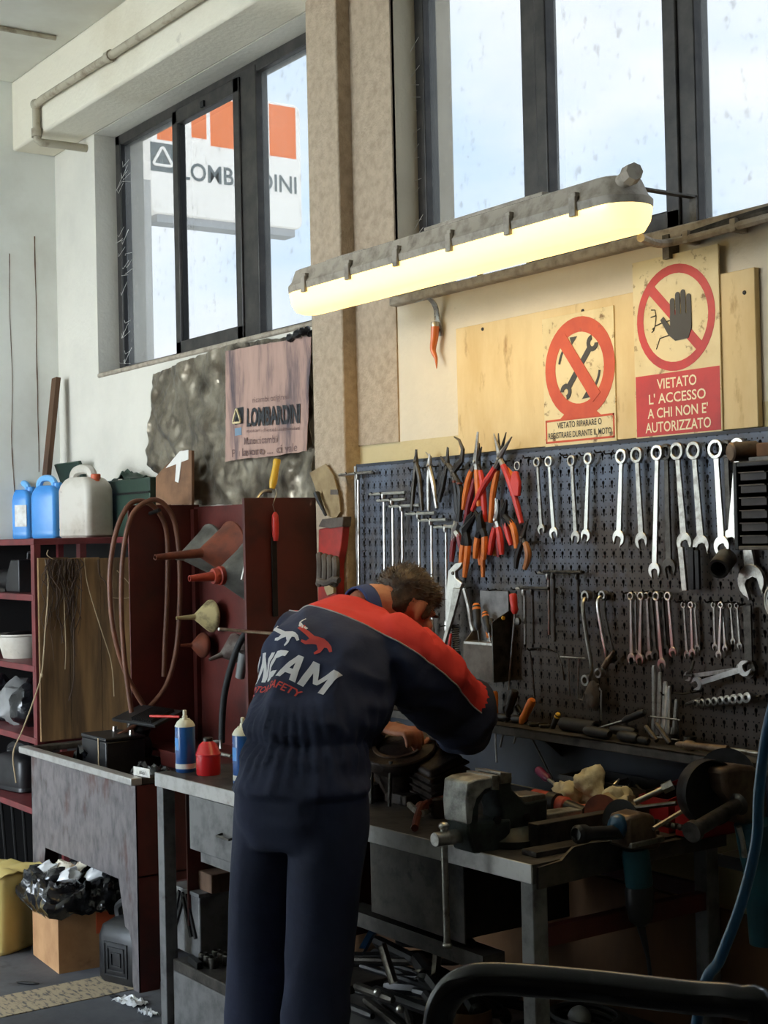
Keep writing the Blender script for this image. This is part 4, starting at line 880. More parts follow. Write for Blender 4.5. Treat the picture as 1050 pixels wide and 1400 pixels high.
pts = bez([atx(379, 628, XS), atx(376, 645, XS), atx(372, 668, XS)], 5); MB().tube(pts, [.013, .0145, .014, .013, .013, .0135, .014, .015, .015, .012, .010][:len(pts)], 10).wpart('handle', 'grip_yellow', t)
MB().tube(hx([(371, 672), (360, 672), (350, 685), (345, 710), (340, 750), (334, 780), (331, 793)], CXR-.03)[:], .0065, 8).wpart('bow', 'steel', t)
# ================================================================== wash tank and the things in it
TY = -.66; TZ = .78; TX0 = -6.07; TX1 = -4.955
tank = thing('wash_tank', 'scuffed grey steel parts-washing tank on tapered legs', 'tank', ((TX0+TX1)/2, TY, 0))
def fp(x, y): q = at(x, y, TY+.02); return (q.x, q.z)
fx0 = fp(43, 1080)[0]; fx1 = fp(186, 1100)[0]
c1 = fp(62, 1162); c2 = fp(162, 1198)
ct = (c1[1]+c2[1])/2
outl = [(fx0, TZ-.03), (fx0, 0), (fx0+.05, 0), (c1[0], ct), (c2[0], ct), (fx1-.05, 0), (fx1, 0), (fx1, TZ-.03)]
MB().prism(outl, TY+.02, TY+.024).wpart('front_panel', 'tank_steel', tank)
side = [(TY+.02, TZ-.03), (TY+.02, 0), (TY+.10, 0), (TY+.14, ct), (-.14, ct), (-.10, 0), (-.04, 0), (-.04, TZ-.03)]
MB().prism(side, fx1-.004, fx1, 'x').wpart('side_panel', 'red_oxide', tank)
MB().prism(side, fx0, fx0+.004, 'x').wpart('side_panel', 'red_oxide', tank)
MB().bx(fx0, fx1, -.044, -.04, .1, TZ-.03).wpart('back_panel', 'red_oxide', tank)
MB().bx(fx0, fx1, TY+.024, -.044, ct+.03, ct+.036).wpart('tank_floor', 'iron_black', tank)
mb = MB(); mb.bx(TX0, TX1, TY, TY+.045, TZ-.028, TZ); mb.wpart('front_rim', 'edge_steel', tank, bevel=.004)
mb = MB(); mb.bx(TX1-.045, TX1, TY+.045, -.03, TZ-.028, TZ-.002); mb.wpart('side_rim', 'bench_steel', tank, bevel=.004)
mb = MB(); mb.bx(TX0, TX0+.045, TY+.045, -.03, TZ-.028, TZ-.002); mb.wpart('side_rim', 'bench_steel', tank, bevel=.004)
mb = MB(); mb.bx(TX0+.045, TX1-.045, -.075, -.03, TZ-.028, TZ-.002); mb.wpart('back_rim', 'bench_steel', tank, bevel=.004)
MB().bx(TX0+.04, TX1-.04, TY+.04, -.07, TZ-.13, TZ-.124).wpart('draining_grid', 'iron_black', tank)
GZ = TZ-.124
# car battery wrapped in plastic, carburettor parts, air filter
c = atz(145, 1035, GZ+.05); c.y = -.50; c = at(147, 1030, -.47)
t = thing('car_battery', 'dusty black car battery half wrapped in plastic inside the tank', 'battery', (c.x, -.45, GZ))
MB().bx(c.x-.12, c.x+.12, -.53, -.36, GZ, GZ+.19).wpart('case', 'plastic_black', t, bevel=.006)
MB().bx(c.x-.122, c.x+.122, -.532, -.358, GZ+.19, GZ+.205).wpart('lid', 'plastic_black', t, bevel=.004)
for s_ in (-.08, .08): MB().lathe([(.012, 0), (.010, .018), (0, .018)], 10, (c.x+s_, -.40, GZ+.205)).wpart('terminal', 'steel', t)
MB().bx(c.x+.05, c.x+.058, -.534, -.531, GZ, GZ+.2).wpart('strap', 'wire_pale', t)
mb = MB(); mb.grid(lambda u, v: (c.x-.22+.16*u, -.56+.18*v, GZ+.03+.17*sin(pi*u*.55)*(.6+.4*fbm(u*4, v*4, 3))), 18, 14, (0, 0, -.002)); mb.wpart('plastic_wrap', 'bag_black', t)
c = at(187, 985, -.32)
t = thing('carburettor', 'greasy black carburettor assembly standing in the tank', 'engine part', (c.x, -.32, GZ))
MB().bx(c.x-.08, c.x+.10, -.38, -.26, GZ, GZ+.10).wpart('base', 'iron_black', t, bevel=.008)
MB().lathe([(.05, 0), (.055, .02), (.05, .06), (.04, .08), (.05, .11), (.04, .13), (0, .13)], 18, (c.x+.02, -.32, GZ+.10)).wpart('bowl', 'iron_black', t)
MB().cyl((c.x-.06, -.36, GZ+.12), (c.x-.10, -.40, GZ+.16), .016).wpart('inlet', 'brass_dull', t)
MB().cyl((c.x+.06, -.34, GZ+.17), (c.x+.13, -.36, GZ+.18), .010).wpart('jet', 'brass_dull', t)
MB().cyl((c.x-.03, -.33, GZ+.2), (c.x-.03, -.33, GZ+.26), .02).wpart('stack', 'steel_dark', t)
a = at(163, 985, -.40); b = at(248, 968, -.30)
t = thing('filter_panel', 'tilted black finned plastic panel lying on the parts in the tank', 'panel', ((a.x+b.x)/2, -.36, GZ+.24))
ax = (b-a); ax.y = 0; Rf = frame((0, -.35, 1), (1, 0, .12)); 
mb = MB(); mb.M = Matrix.Translation(((a.x+b.x)/2, -.36, (a.z+b.z)/2-.005)) @ Rf.to_4x4(); hw = (b.x-a.x)/2; mb.bx(-hw, hw, -.07, .07, -.006, .006); mb.wpart('plate', 'plastic_black', t, bevel=.002)
for k in range(12):
    mb = MB(); mb.M = Matrix.Translation(((a.x+b.x)/2, -.36, (a.z+b.z)/2-.005)) @ Rf.to_4x4(); x = -.02+hw*.95*k/12; mb.bx(x, x+.004, -.06, .05, .006, .020); mb.wpart('fin', 'plastic_black', t)
MB().cyl(at(205, 979, -.43), at(245, 980, -.36), .005).solo('red_tube', 'grip_red', 'thin red plastic tube beside the finned panel in the tank', 'tube')
c = at(222, 1003, -.55); mb = MB(); mb.grid(lambda u, v: (TX1-.27+.22*u, -.55+.12*v, GZ+.05+.07*abs(fbm(u*3, v*4, 6))+.06*sin(pi*u)), 14, 10, (0, 0, -.004)); mb.solo('oily_rag', 'bag_black', 'black oily crumpled film at the right end of the tank', 'film')
q = at(219, 1047, -.66); t = thing('paper_label', 'small cream handwritten paper label stuck on the tank corner', 'label', (TX1-.10, TY, TZ))
mb = MB(); mb.M = Matrix.Translation((TX1-.01, TY+.05, TZ+.001)) @ Matrix.Rotation(radians(8), 4, 'Z'); mb.bx(-.055, .05, -.001, .001, 0, .032); mb.wpart('card', 'white_label', t)
mb = MB(); wall_text(mb, 'Rubiol', (TX1-.01, TZ+.018), .07, .016, TY+.0465, shear=.3); mb.wpart('lettering', 'sign_ink', t, smooth=0)

# ================================================================== floor things in front of the tank
c = at(0, 1250, -1.0); c = atz(8, 1300, 0)
t = thing('yellow_canister', 'translucent yellow plastic canister at the left edge of the floor', 'canister', (c.x-.13, c.y-.02, 0), RZ(28))
def rr(w_, d_, r=.2):
    r = min(w_, d_)*r; pl = []
    for sx, sy, a in ((1, 1, 0), (-1, 1, 90), (-1, -1, 180), (1, -1, 270)):
        for i in range(5): q = radians(a+90*i/4); pl.append((sx*(w_/2-r)+r*cos(q), sy*(d_/2-r)+r*sin(q)))
    return pl
mb = MB(); skin(mb, [(rr(.34, .25), 0), (rr(.36, .27), .015), (rr(.36, .27), .285), (rr(.34, .25), .305), (rr(.33, .24), .31)]); mb.part('body', 'yellow_can', t)
mb = MB(); mb.bx(-.17, .17, -.1355, -.134, .06, .064); mb.part('moulded_line', 'sign_cream', t)
mb = MB(); wall_text(mb, 'RY RECUP', (.03, .17), .13, .018, -.1362); mb.part('lettering', 'poster_ink_faded', t, smooth=0)
mb = MB(); mb.grid(lambda u, v: ((u-.5)*.36, (v-.5)*.27, .312+.03*abs(fbm(u*4, v*4, 2))), 14, 10, (0, 0, -.004)); mb.part('torn_top', 'yellow_can', t)
mb = MB(); mb.lathe([(.03, 0), (.03, .02), (.034, .02), (.034, .035), (0, .035)], 16, (-.08, 0, .31)); mb.part('cap', 'yellow_can', t)
# cardboard box with bin bag
b0 = atz(80, 1334, 0); Rb = 52
t = thing('bin_box', 'brown cardboard box lined with a black bin bag under the tank', 'box', (b0.x-.165, b0.y+.19, 0), RZ(-4))
for nm, q in (('side', (-.16, .16, -.17, -.164)), ('side', (-.16, .16, .164, .17)), ('side', (-.16, -.154, -.164, .164)), ('side', (.154, .16, -.164, .164))):
    MB().bx(q[0], q[1], q[2], q[3], 0, .30).part(nm, 'cardboard', t)
MB().bx(-.154, .154, -.164, .164, 0, .006).part('bottom', 'cardboard', t)
MB().bx(.1600, .1616, -.02, .07, .13, .21).part('orange_sticker', 'orange_cap', t)
def bag(u, v):
    a = 2*pi*u; k = .5+.5*v; base = Vector((cos(a)*.215, sin(a)*.225)); m = max(abs(base.x)/.19, abs(base.y)/.20); base = base/m*.97
    n_ = fbm(cos(a)*3.5, sin(a)*3.5, v*2.5+3)+.7*(1-2*abs(noise.noise((cos(a)*5, sin(a)*5, v*3))))
    prof = [(1.02, .20), (1.10, .235), (1.06, .285), (.98, .325), (.85, .335), (.70, .31)]
    i = min(int(v*5), 4); f_ = v*5-i; r_ = prof[i][0]+(prof[i+1][0]-prof[i][0])*f_; z_ = prof[i][1]+(prof[i+1][1]-prof[i][1])*f_
    return (base.x*r_*(1+.12*n_), base.y*r_*(1+.12*n_), z_+.03*n_)
mb = MB(); mb.grid(bag, 110, 26); mb.part('bin_bag', 'bag_black', t)
MB().ell((0, 0, .27), .15, .16, .035).part('bag_filling', 'bag_black', t)
t2 = thing('newspaper', 'crumpled printed newspaper on top of the bin bag', 'paper', (b0.x-.17, b0.y+.12, .30), frame((.1, -.55, .8), (1, .2, .25)))
MB().grid(lambda u, v: ((u-.5)*.17, (v-.5)*.13, .05+.025*fbm(u*3, v*3, 5)), 12, 10, (0, 0, -.004)).part('sheet', 'paper', t2)
MB().grid(lambda u, v: ((u-.62)*.14, (v-.4)*.10, .025+.02*fbm(u*3+4, v*3, 5)), 8, 8, (0, 0, -.004)).part('sheet', 'white_label', t2)
for k, (dx, dy) in enumerate(((-.10, -.12), (.02, -.14), (.10, .0), (-.12, .02), (.07, -.10))):
    mb = MB(); mb.ell((b0.x-.165+dx, b0.y+.19+dy, .345), .045, .04, .028, None, 14, 10); mb.v = [p+Vector((.02, .02, .02))*fbm(p.x*30, p.y*30, p.z*30) for p in mb.v]
    mb.solo('plastic_wrapper', 'film_clear' if k % 2 == 0 else 'bag_black', ('crumpled wrapper in the bin bag, %s' % ('left front', 'front middle', 'right side', 'back left', 'right front')[k]), 'wrapper', 'wrappers in the bin')
# black jerrycan with moulded square
c = atz(150, 1346, 0)
t = thing('jerrycan', 'squat black jerrycan with moulded square panel on the floor under the tank', 'jerrycan', (c.x+.0, c.y+.10, 0), RZ(18))
def can_lv(): return [(rr(.20, .16), 0), (rr(.225, .18), .02), (rr(.225, .18), .17), (rr(.20, .16), .21), (rr(.12, .10), .235)]
mb = MB(); skin(mb, can_lv()); mb.part('body', 'plastic_black', t)
for k in range(3):
    w_ = .062-.018*k
    for q in ((-w_, w_, -.002+.095+w_-.004, .095+w_), (-w_, w_, .095-w_, .095-w_+.004), (-w_, -w_+.004, .095-w_, .095+w_), (w_-.004, w_, .095-w_, .095+w_)):
        MB().bx(q[0], q[1], -.0945, -.088, q[2], q[3]).part('moulded_rib', 'plastic_black', t)
MB().tube(bez([(-.07, 0, .205), (-.08, 0, .26), (-.03, 0, .29), (.04, 0, .285), (.07, 0, .25), (.075, 0, .20)], 5), .016, 8).part('handle', 'plastic_black', t)
MB().lathe([(.022, 0), (.022, .03), (0, .03)], 14, (.0, .0, .23)).part('cap', 'plastic_black', t)
# plastic shreds and grit on the floor
for k, (px, py, w_, lab) in enumerate(((178, 1372, .12, 'crumpled clear plastic strip on the floor beside the tank leg'), (203, 1388, .07, 'small white plastic scrap on the floor at the bench leg'))):
    c = atz(px, py, 0); mb = MB(); mb.grid(lambda u, v: (c.x+(u-.5)*w_, c.y+(v-.5)*w_*.5+.25*w_*(u-.5), .003+.03*abs(fbm(u*4+k*5, v*3, 1))), 14, 8, (0, 0, .0015)); mb.solo('plastic_scrap', 'film_clear', lab, 'scrap', 'scraps on the floor')
for k, (px, py, lab) in enumerate(((157, 1364, 'dark grease lump on the floor near the tank leg'), (38, 1346, 'thin dark splinter lying on the grey floor'))):
    c = atz(px, py, 0); mb = MB(); mb.ell((c.x, c.y, .006), .05 if k else .022, .008, .006, RZ(40), 10, 6); mb.solo('floor_debris', 'iron_black', lab, 'debris')

# ================================================================== workbench
BZ = .87
bA = Vector((-4.505, -.78)); bB = Vector((-2.651, -.716))
bench = thing('workbench', 'long worn steel workbench with grey legs under the pegboard', 'workbench', (-3.6, -.75, 0))
top = [(bA.x, bA.y), (bB.x, bB.y), (bB.x-.03, -.052), (bA.x, -.052)]
MB().prism(top, BZ-.006, BZ, 'z').wpart('top_plate', 'bench_steel', bench)
def alongx(u): return bA.lerp(bB, u)
d = (bB-bA).normalized(); nrm = Vector((d.y, -d.x))
def strip(u0, u1, z0, z1, t0, t1):
    p, q = alongx(u0), alongx(u1); return [(p.x-nrm.x*t0, p.y-nrm.y*t0), (q.x-nrm.x*t0, q.y-nrm.y*t0), (q.x-nrm.x*t1, q.y-nrm.y*t1), (p.x-nrm.x*t1, p.y-nrm.y*t1)]
MB().prism(strip(0, 1, 0, 0, -.002, .004), BZ-.045, BZ+.001, 'z').wpart('front_edge', 'edge_steel', bench, bevel=.002)
MB().bx(bB.x-.034, bB.x-.0, bB.y+.004, -.06, BZ-.045, BZ-.006).wpart('end_edge', 'bench_steel', bench)
MB().bx(bA.x, bA.x+.004, bA.y+.004, -.06, BZ-.045, BZ-.006).wpart('end_edge', 'bench_steel', bench)
for u, nm in ((0.001, 'leg'), (.975, 'leg')):
    p = alongx(u); MB().bx(p.x, p.x+.045, p.y+.004, p.y+.049, 0, BZ-.04).wpart('leg', 'bench_frame', bench, bevel=.003)
for x in (bA.x, bB.x-.06): MB().bx(x, x+.045, -.12, -.075, 0, BZ-.04).wpart('leg', 'bench_frame', bench, bevel=.003)
MB().bx(bB.x-.05, bB.x-.02, bB.y+.05, -.12, .665, .71).wpart('end_rail', 'red_oxide', bench)
MB().bx(bA.x+.01, bA.x+.04, bA.y+.05, -.12, .12, .16).wpart('end_rail', 'red_oxide', bench)
MB().bx(bA.x+.05, bB.x-.05, -.10, -.08, .68, .72).wpart('back_rail', 'red_oxide', bench)
MB().bx(bA.x+.06, bA.x+.066, -.70, -.10, .36, BZ-.04).wpart('end_panel', 'red_oxide', bench)
MB().bx(bA.x+.07, -2.44, -.066, -.058, .0, .66).wpart('back_panel', 'under_panel', bench)
MB().bx(bA.x+.69, -2.98, -.66, -.125, .225, .24).wpart('lower_shelf', 'bench_frame', bench)
# lip plate on the right end
lp = [atx(x, y, bB.x+.002) for x, y in ((767, 1176), (775, 1166), (783, 1158), (805, 1152), (830, 1150), (900, 1135), (900, 1175), (735, 1216), (735, 1186))]
MB().prism([(p.y, p.z) for p in lp], bB.x-.002, bB.x+.006, 'x').wpart('end_plate', 'bench_steel', bench)
# drawer left of the man
dz0, dz1 = at(290, 1172, -.77).z, at(290, 1096, -.77).z; dx0 = at(259, 1130, -.765).x; dx1 = dx0+.46
dr_ = MB().bx(dx0+.02, dx1-.02, -.76, -.35, dz0+.01, dz1-.02).wpart('drawer', 'bench_frame', bench)
MB().bx(dx0, dx1, -.765, -.76, dz0, dz1).wpart('drawer_front', 'bench_frame', dr_, bevel=.003, label='dented grey steel drawer front')
MB().bx(dx0+.05, dx1-.02, -.752, -.40, dz0-.035, dz0-.001).wpart('runner_plate', 'bench_frame', dr_)
c = at(310, 1142, -.766); MB().tube([(c.x-.03, -.765, c.z), (c.x-.03, -.785, c.z-.004), (c.x+.05, -.785, c.z-.004), (c.x+.05, -.765, c.z)], .004, 6).wpart('handle', 'steel_dark', dr_)
# low cabinet below
cx0 = bA.x+.055; cz1 = at(230, 1306, -.75).z
t = thing('low_cabinet', 'dark grey steel cabinet standing on the floor under the left bench end', 'cabinet', (cx0+.25, -.75, 0))
MB().bx(cx0, cx0+.62, -.755, -.30, 0, cz1).wpart('body', 'bench_steel', t, bevel=.004)
MB().bx(cx0+.012, cx0+.60, -.760, -.755, .02, cz1-.035).wpart('door', 'bench_frame', t, bevel=.003)
# sheet-metal toolbox, wooden block, sockets
tx0 = at(240, 1290, -.68).x; th = at(245, 1214, -.68).z
t = thing('cantilever_toolbox', 'scratched grey steel cantilever toolbox on the low cabinet', 'toolbox', (tx0+.12, -.68, cz1))
MB().bx(tx0, tx0+.20, -.69, -.36, cz1, th).wpart('body', 'bench_frame', t, bevel=.005)
for k, (x_, ang) in enumerate(((.035, -22), (.06, -30), (.115, 24), (.145, 26))):
    mb = MB(); mb.M = Matrix.Translation((tx0+x_, -.694, (cz1+th)/2+.03)) @ Matrix.Rotation(radians(-ang), 4, 'Y'); mb.bx(-.007, .007, -.004, .004, -.075, .075); mb.wpart('hinge_arm', 'iron_black', t, bevel=.001)
MB().bx(tx0-.004, tx0+.204, -.694, -.356, th-.001, th+.012).wpart('lid', 'bench_frame', t, bevel=.002)
MB().bx(tx0+.06, tx0+.23, -.66, -.50, th+.012, th+.075).solo('wood_block', 'wood_block', 'old wooden block lying on the cantilever toolbox', 'block', bevel=.003)
random.seed(4)
for k in range(6):
    x = tx0+.24+.035*(k % 3); y = -.70+.05*(k//3); MB().lathe([(.015, 0), (.016, .03), (.012, .034), (.012, .012), (0, .012)], 12, (x, y, cz1)).solo('socket', 'steel_dark', '%s dark socket on the low cabinet beside the toolbox, counted from the left' % ORD[k], 'socket', 'sockets on the low cabinet')
MB().box((tx0+.25, -.735, cz1+.012), (.10, .02, .022), RZ(-10)).solo('steel_bar', 'iron_black', 'short black steel bar at the front of the low cabinet', 'bar', bevel=.002)

# ------------------------------------------------------------------ cans on the bench
def spray(px, py, h, lab, word):
    c = atz(px, py, BZ); t = thing('spray_can', lab, 'spray can', (c.x, c.y+.03, BZ), RZ(-55), 'blue spray cans')
    r = .0335
    MB().lathe([(r*.93, 0), (r, .004), (r, h*.74), (r*.98, h*.745)], 24).part('body', 'spray_blue', t)
    MB().lathe([(r*1.01, h*.735), (r*1.01, h*.75), (r*.8, h*.81), (r*.55, h*.845), (r*.5, h*.845), (r*.5, h*.86), (0, h*.86)], 24).part('shoulder', 'spray_cream', t)
    MB().lathe([(r*.28, h*.86), (r*.28, h*.90), (r*.2, h*.91), (r*.2, h*.99), (r*.1, h), (0, h)], 14).part('nozzle', 'spray_cream', t)
    MB().lathe([(r*1.008, h*.06), (r*1.008, h*.14)], 24).part('base_band', 'white_label', t)
    n = 8; L_ = []
    mb = MB(); vs, fs = text_mesh(word, .032, .0006); 
    out = []
    for p in vs: a = -pi/2+p.x/r*.62+.05; out.append(((r+.0009)*cos(a), (r+.0009)*sin(a), h*.36+p.y))
    mb.add(out, fs); mb.part('lettering', 'white_label', t, smooth=0)
    mb = MB(); mb.grid(lambda u, v: ((r+.0006)*cos(-pi/2+.35+1.0*u), (r+.0006)*sin(-pi/2+.35+1.0*u), h*(.36+.2*v)), 8, 3); mb.part('small_print', 'blue_can', t)
    return t
spray(243, 1056, .205, 'tall blue spray can with cream nozzle, left of the red oil can', 'SPRAY')
spray(322, 1073, .210, 'blue spray can marked ISOL right of the red oil can', 'ISOL')
c = atz(274, 1060, BZ)
t = thing('oil_can', 'small red bottle-shaped oil can with grey cap on the bench corner', 'can', (c.x, c.y+.03, BZ))
MB().lathe([(.038, 0), (.040, .004), (.040, .062), (.042, .064), (.042, .069), (.039, .072), (.030, .098), (.018, .108), (.016, .110)], 26).part('body', 'red_can', t)
MB().lathe([(.0165, .108), (.0165, .120), (.013, .122), (0, .122)], 18).part('cap', 'steel_dark', t)
c = atz(328, 1078, BZ)
t = thing('small_bottle', 'little white-capped bottle with blue label beside the man', 'bottle', (c.x+.01, c.y+.02, BZ))
MB().lathe([(.019, 0), (.021, .004), (.021, .055), (.012, .066), (.012, .068)], 18).part('body', 'white_label', t)
MB().lathe([(.0214, .012), (.0214, .046)], 18).part('label', 'bottle_blue', t)
MB().lathe([(.0145, .066), (.0145, .085), (.012, .087), (0, .087)], 16).part('cap', 'spray_cream', t)
c = atz(338, 1020, BZ+.03); mb = MB(); c = at(335, 1000, -.50)
mb.ell((c.x, -.48, BZ+.09), .04, .04, .085, None, 20, 16); mb.v = [p+Vector((1, 1, .6))*.03*fbm(p.x*22, p.y*22, p.z*22) for p in mb.v]; mb.v = [Vector((p.x, p.y, max(p.z, BZ))) for p in mb.v]
mb.solo('white_rag', 'rag', 'bunched white rag standing behind the spray can by the man', 'rag')
c = atz(302, 1035, BZ)
t = thing('beam_clamp', 'small pale metal clamp behind the red oil can', 'clamp', (c.x, c.y, BZ))
MB().tube([(c.x-.05, c.y, BZ+.008), (c.x-.05, c.y, BZ+.05), (c.x, c.y, BZ+.055), (c.x, c.y, BZ+.03)], .006, 6).wpart('bow', 'steel', t); MB().cyl((c.x-.06, c.y+.01, BZ+.008), (c.x+.06, c.y+.01, BZ+.008), .007).wpart('bar', 'steel', t)
# ================================================================== tools on the pegboard
YTl = -.066
def W(x, y, Y=YTl): return at(x, y, Y)
def hook(x, y, L_=.022):
    c = at(x, y, YP); MB().tube([(c.x, YP+.002, c.z), (c.x, YP-L_, c.z-.002), (c.x, YP-L_-.006, c.z+.006)], .0022, 5).wpart('hook', 'iron_black', PG)
def jaw(mb, cx, cz, r, th, y0, y1, n=14):
    """open-end jaw: a round head with a parallel slot pointing along th"""
    h = r*.50; ux, uz = cos(th), sin(th); vx, vz = -uz, ux
    half = math.asin(min(.95, h/r)); pl = []
    for i in range(n+1):
        a = th+half+.12+(2*pi-2*half-.24)*i/n; pl.append((cx+r*cos(a), cz+r*sin(a)))
    d = -r*.18; ex = r*.98
    pl += [(cx+ux*ex-vx*h*1.25, cz+uz*ex-vz*h*1.25), (cx+ux*ex-vx*h, cz+uz*ex-vz*h), (cx+ux*(d+h*.4)-vx*h, cz+uz*(d+h*.4)-vz*h), (cx+ux*d-vx*h*.5, cz+uz*d-vz*h*.5), (cx+ux*d+vx*h*.5, cz+uz*d+vz*h*.5), (cx+ux*(d+h*.4)+vx*h, cz+uz*(d+h*.4)+vz*h), (cx+ux*ex+vx*h, cz+uz*ex+vz*h), (cx+ux*ex+vx*h*1.25, cz+uz*ex+vz*h*1.25)]
    mb.prism(pl, y0, y1)
def wrench(name, lab, p0, p1, ro, rj, m, group, Y=YTl, th=.0075, hk=True, flip=1):
    a = W(*p0, Y); b = W(*p1, Y); d = Vector((b.x-a.x, 0, b.z-a.z)); L_ = d.length; ang = atan2(d.x, -d.z)
    t = thing(name, lab, 'wrench', b, None, group)
    mb = MB(); mb.M = Matrix.Translation(a) @ Matrix.Rotation(-ang, 4, 'Y')
    mb.annulus(0, 0, ro*.62, ro, -th*.75, th*.75, 18)
    w0, w1 = ro*.36, rj*.42; zj = -(L_-rj*.75)
    mb.prism([(-w0, -ro*.85), (w0, -ro*.85), (w0*.9, -ro*1.7), (w1, zj+rj*.8), (-w1, zj+rj*.8), (-w0*.9, -ro*1.7)], -th*.42, th*.42)
    jaw(mb, 0, zj, rj, -pi/2+flip*radians(15), -th*.5, th*.5)
    mb.wpart('steel_body', m, t, bevel=.0009, seg=1)
    if hk: hook(p0[0]-3, p0[1]-5)
    return t
top_row = [((735, 632), (741, 729), .0150, .0155), ((751, 631), (758, 735), .0160, .0180), ((782, 630), (788, 741), .0165, .0185), ((805, 627), (801, 739), .0175, .0190),
           ((850, 624), (846, 744), .0215, .0230), ((871, 622), (878, 748), .0225, .0235), ((899, 619), (895, 788), .0215, .0215), ((911, 618), (915, 786), .0225, .0255),
           ((926, 617), (937, 752), .0240, .0270), ((949, 616), (960, 757), .0245, .0285), ((979, 614), (988, 757), .0255, .0265)]
mm = ['steel', 'steel_bright', 'steel', 'steel_bright', 'steel_bright', 'steel', 'steel_bright', 'steel_dark', 'steel', 'steel', 'steel_bright']
for k, (p0, p1, ro, rj) in enumerate(top_row):
    wrench('combination_wrench', '%s combination wrench from the left in the top pegboard row' % ORD[k], p0, p1, ro, rj, mm[k], 'top row wrenches', flip=-1 if k in (2, 3, 4) else 1, Y=YTl-(.008 if k == 6 else 0))
wrench('combination_wrench', 'darker combination wrench half hidden behind the eleventh top-row wrench', (993, 614), (998, 742), .0235, .022, 'steel_dark', 'top row wrenches', Y=YTl+.009)
wrench('combination_wrench', 'bright combination wrench showing its jaw beside the parts organizer', (1009, 612), (999, 748), .0255, .027, 'steel_bright', 'top row wrenches', Y=YTl+.004)
mid = [((863, 815), (864, 906), .0115, .0150), ((869, 814), (870, 898), .010, .012), ((877, 815), (875, 907), .0120, .0155), ((885, 815), (889, 902), .0115, .0140), ((891, 813), (897, 900), .0115, .0145), ((898, 815), (906, 914), .0130, .0160), ((906, 813), (911, 893), .0115, .013), ((914, 815), (921, 897), .0120, .0140)]
for k, (p0, p1, ro, rj) in enumerate(mid):
    wrench('combination_wrench', '%s short wrench from the left in the middle row bunch' % ORD[k], p0, p1, ro, rj, 'steel_bright' if k in (0, 2, 5, 7) else ('steel' if k % 2 else 'steel_dark'), 'middle row wrenches', Y=YTl+(.006 if k in (1, 3, 6) else -.002), hk=k % 2 == 0)
small = [((935, 827), (940, 899), .0085, .0105), ((945, 827), (947, 897), .0090, .0115), ((950, 828), (954, 889), .0080, .0090), ((976, 827), (978, 888), .0080, .0095), ((986, 827), (983, 899), .0085, .0105), ((988, 829), (992, 890), .0075, .0090), ((999, 828), (1003, 880), .0070, .0085), ((1008, 828), (1012, 886), .0075, .0085)]
for k, (p0, p1, ro, rj) in enumerate(small):
    wrench('small_wrench', '%s small wrench from the left in the right-hand middle row' % ORD[k], p0, p1, ro, rj, 'steel_bright' if k in (1, 4, 5) else 'steel', 'small wrenches', Y=YTl+(.005 if k in (0, 2, 5) else 0), th=.005, hk=True)
wrench('open_wrench', 'huge open-ended wrench hanging below the parts organizer', (1018, 700), (1030, 812), .030, .043, 'steel', None, Y=YTl+.003, th=.012, hk=False)
# wrenches lying across the hooks
def lying(lab, p0, p1, r0, r1, m, Y):
    a = W(*p0, Y); b = W(*p1, Y); d = b-a; L_ = d.length; ang = atan2(d.z, d.x)
    t = thing('lying_wrench', lab, 'wrench', (a+b)/2, None, 'wrenches across the hooks'); mb = MB(); mb.M = Matrix.Translation(a) @ Matrix.Rotation(-ang, 4, 'Y')
    jaw(mb, r0*.7, 0, r0, pi+.2, -.004, .004); mb.prism([(r0*1.3, -r0*.4), (L_-r1*1.3, -r1*.35), (L_-r1*1.3, r1*.35), (r0*1.3, r0*.4)], -.003, .003); jaw(mb, L_-r1*.7, 0, r1, .2, -.004, .004); mb.wpart('steel_body', m, t)
lying('pale double open wrench lying slanted across the lower hooks, front one', (949, 936), (1024, 912), .017, .020, 'steel_bright', -.085)
lying('duller double open wrench lying behind the slanted pale one', (938, 925), (1018, 914), .013, .015, 'steel', -.072)
a = W(1022, 828); b = W(1024, 905); t = thing('flat_spanner', 'flat dull spanner bar with ring hanging at the right of the small wrenches', 'spanner', b)
MB().bx(a.x-.012, a.x+.012, a.y-.003, a.y+.003, b.z, a.z).wpart('bar', 'steel_dark', t); mb = MB(); mb.M = Matrix.Translation((b.x, b.y, b.z-.018)); mb.annulus(0, 0, .013, .024, -.006, .006, 16); mb.wpart('ring', 'steel_dark', t)
hook(1018, 826)
# double offset ring wrenches
def offset_wrench(lab, q, r, m):
    P = [W(x, y, YTl-o_) for x, y, o_ in q]; t = thing('ring_wrench', lab, 'wrench', P[-1], None, 'offset ring wrenches')
    for p, n_ in ((P[0], 'ring'), (P[-1], 'ring')):
        mb = MB(); mb.M = Matrix.Translation(p); mb.annulus(0, 0, r*.6, r, -.008, .008, 16); mb.wpart(n_, m, t)
    MB().tube(bez(P, 5)[2:-2], r*.36, 8).wpart('shank', m, t); hook(q[0][0]-3, q[0][1]-4)
offset_wrench('long offset ring wrench, leftmost of the cranked pair in the middle row', [(802, 815, 0), (797, 828, .022), (802, 870, .024), (809, 915, .022), (802, 930, 0)], .016, 'steel')
offset_wrench('offset ring wrench, right one of the cranked pair in the middle row', [(825, 814, 0), (817, 824, .020), (823, 865, .022), (829, 902, .02), (820, 920, 0)], .014, 'steel_bright')
offset_wrench('thin dark ring wrench behind the cranked pair', [(829, 816, -.004), (826, 832, .006), (833, 868, .008), (840, 895, .004), (838, 900, 0)], .010, 'steel_dark')
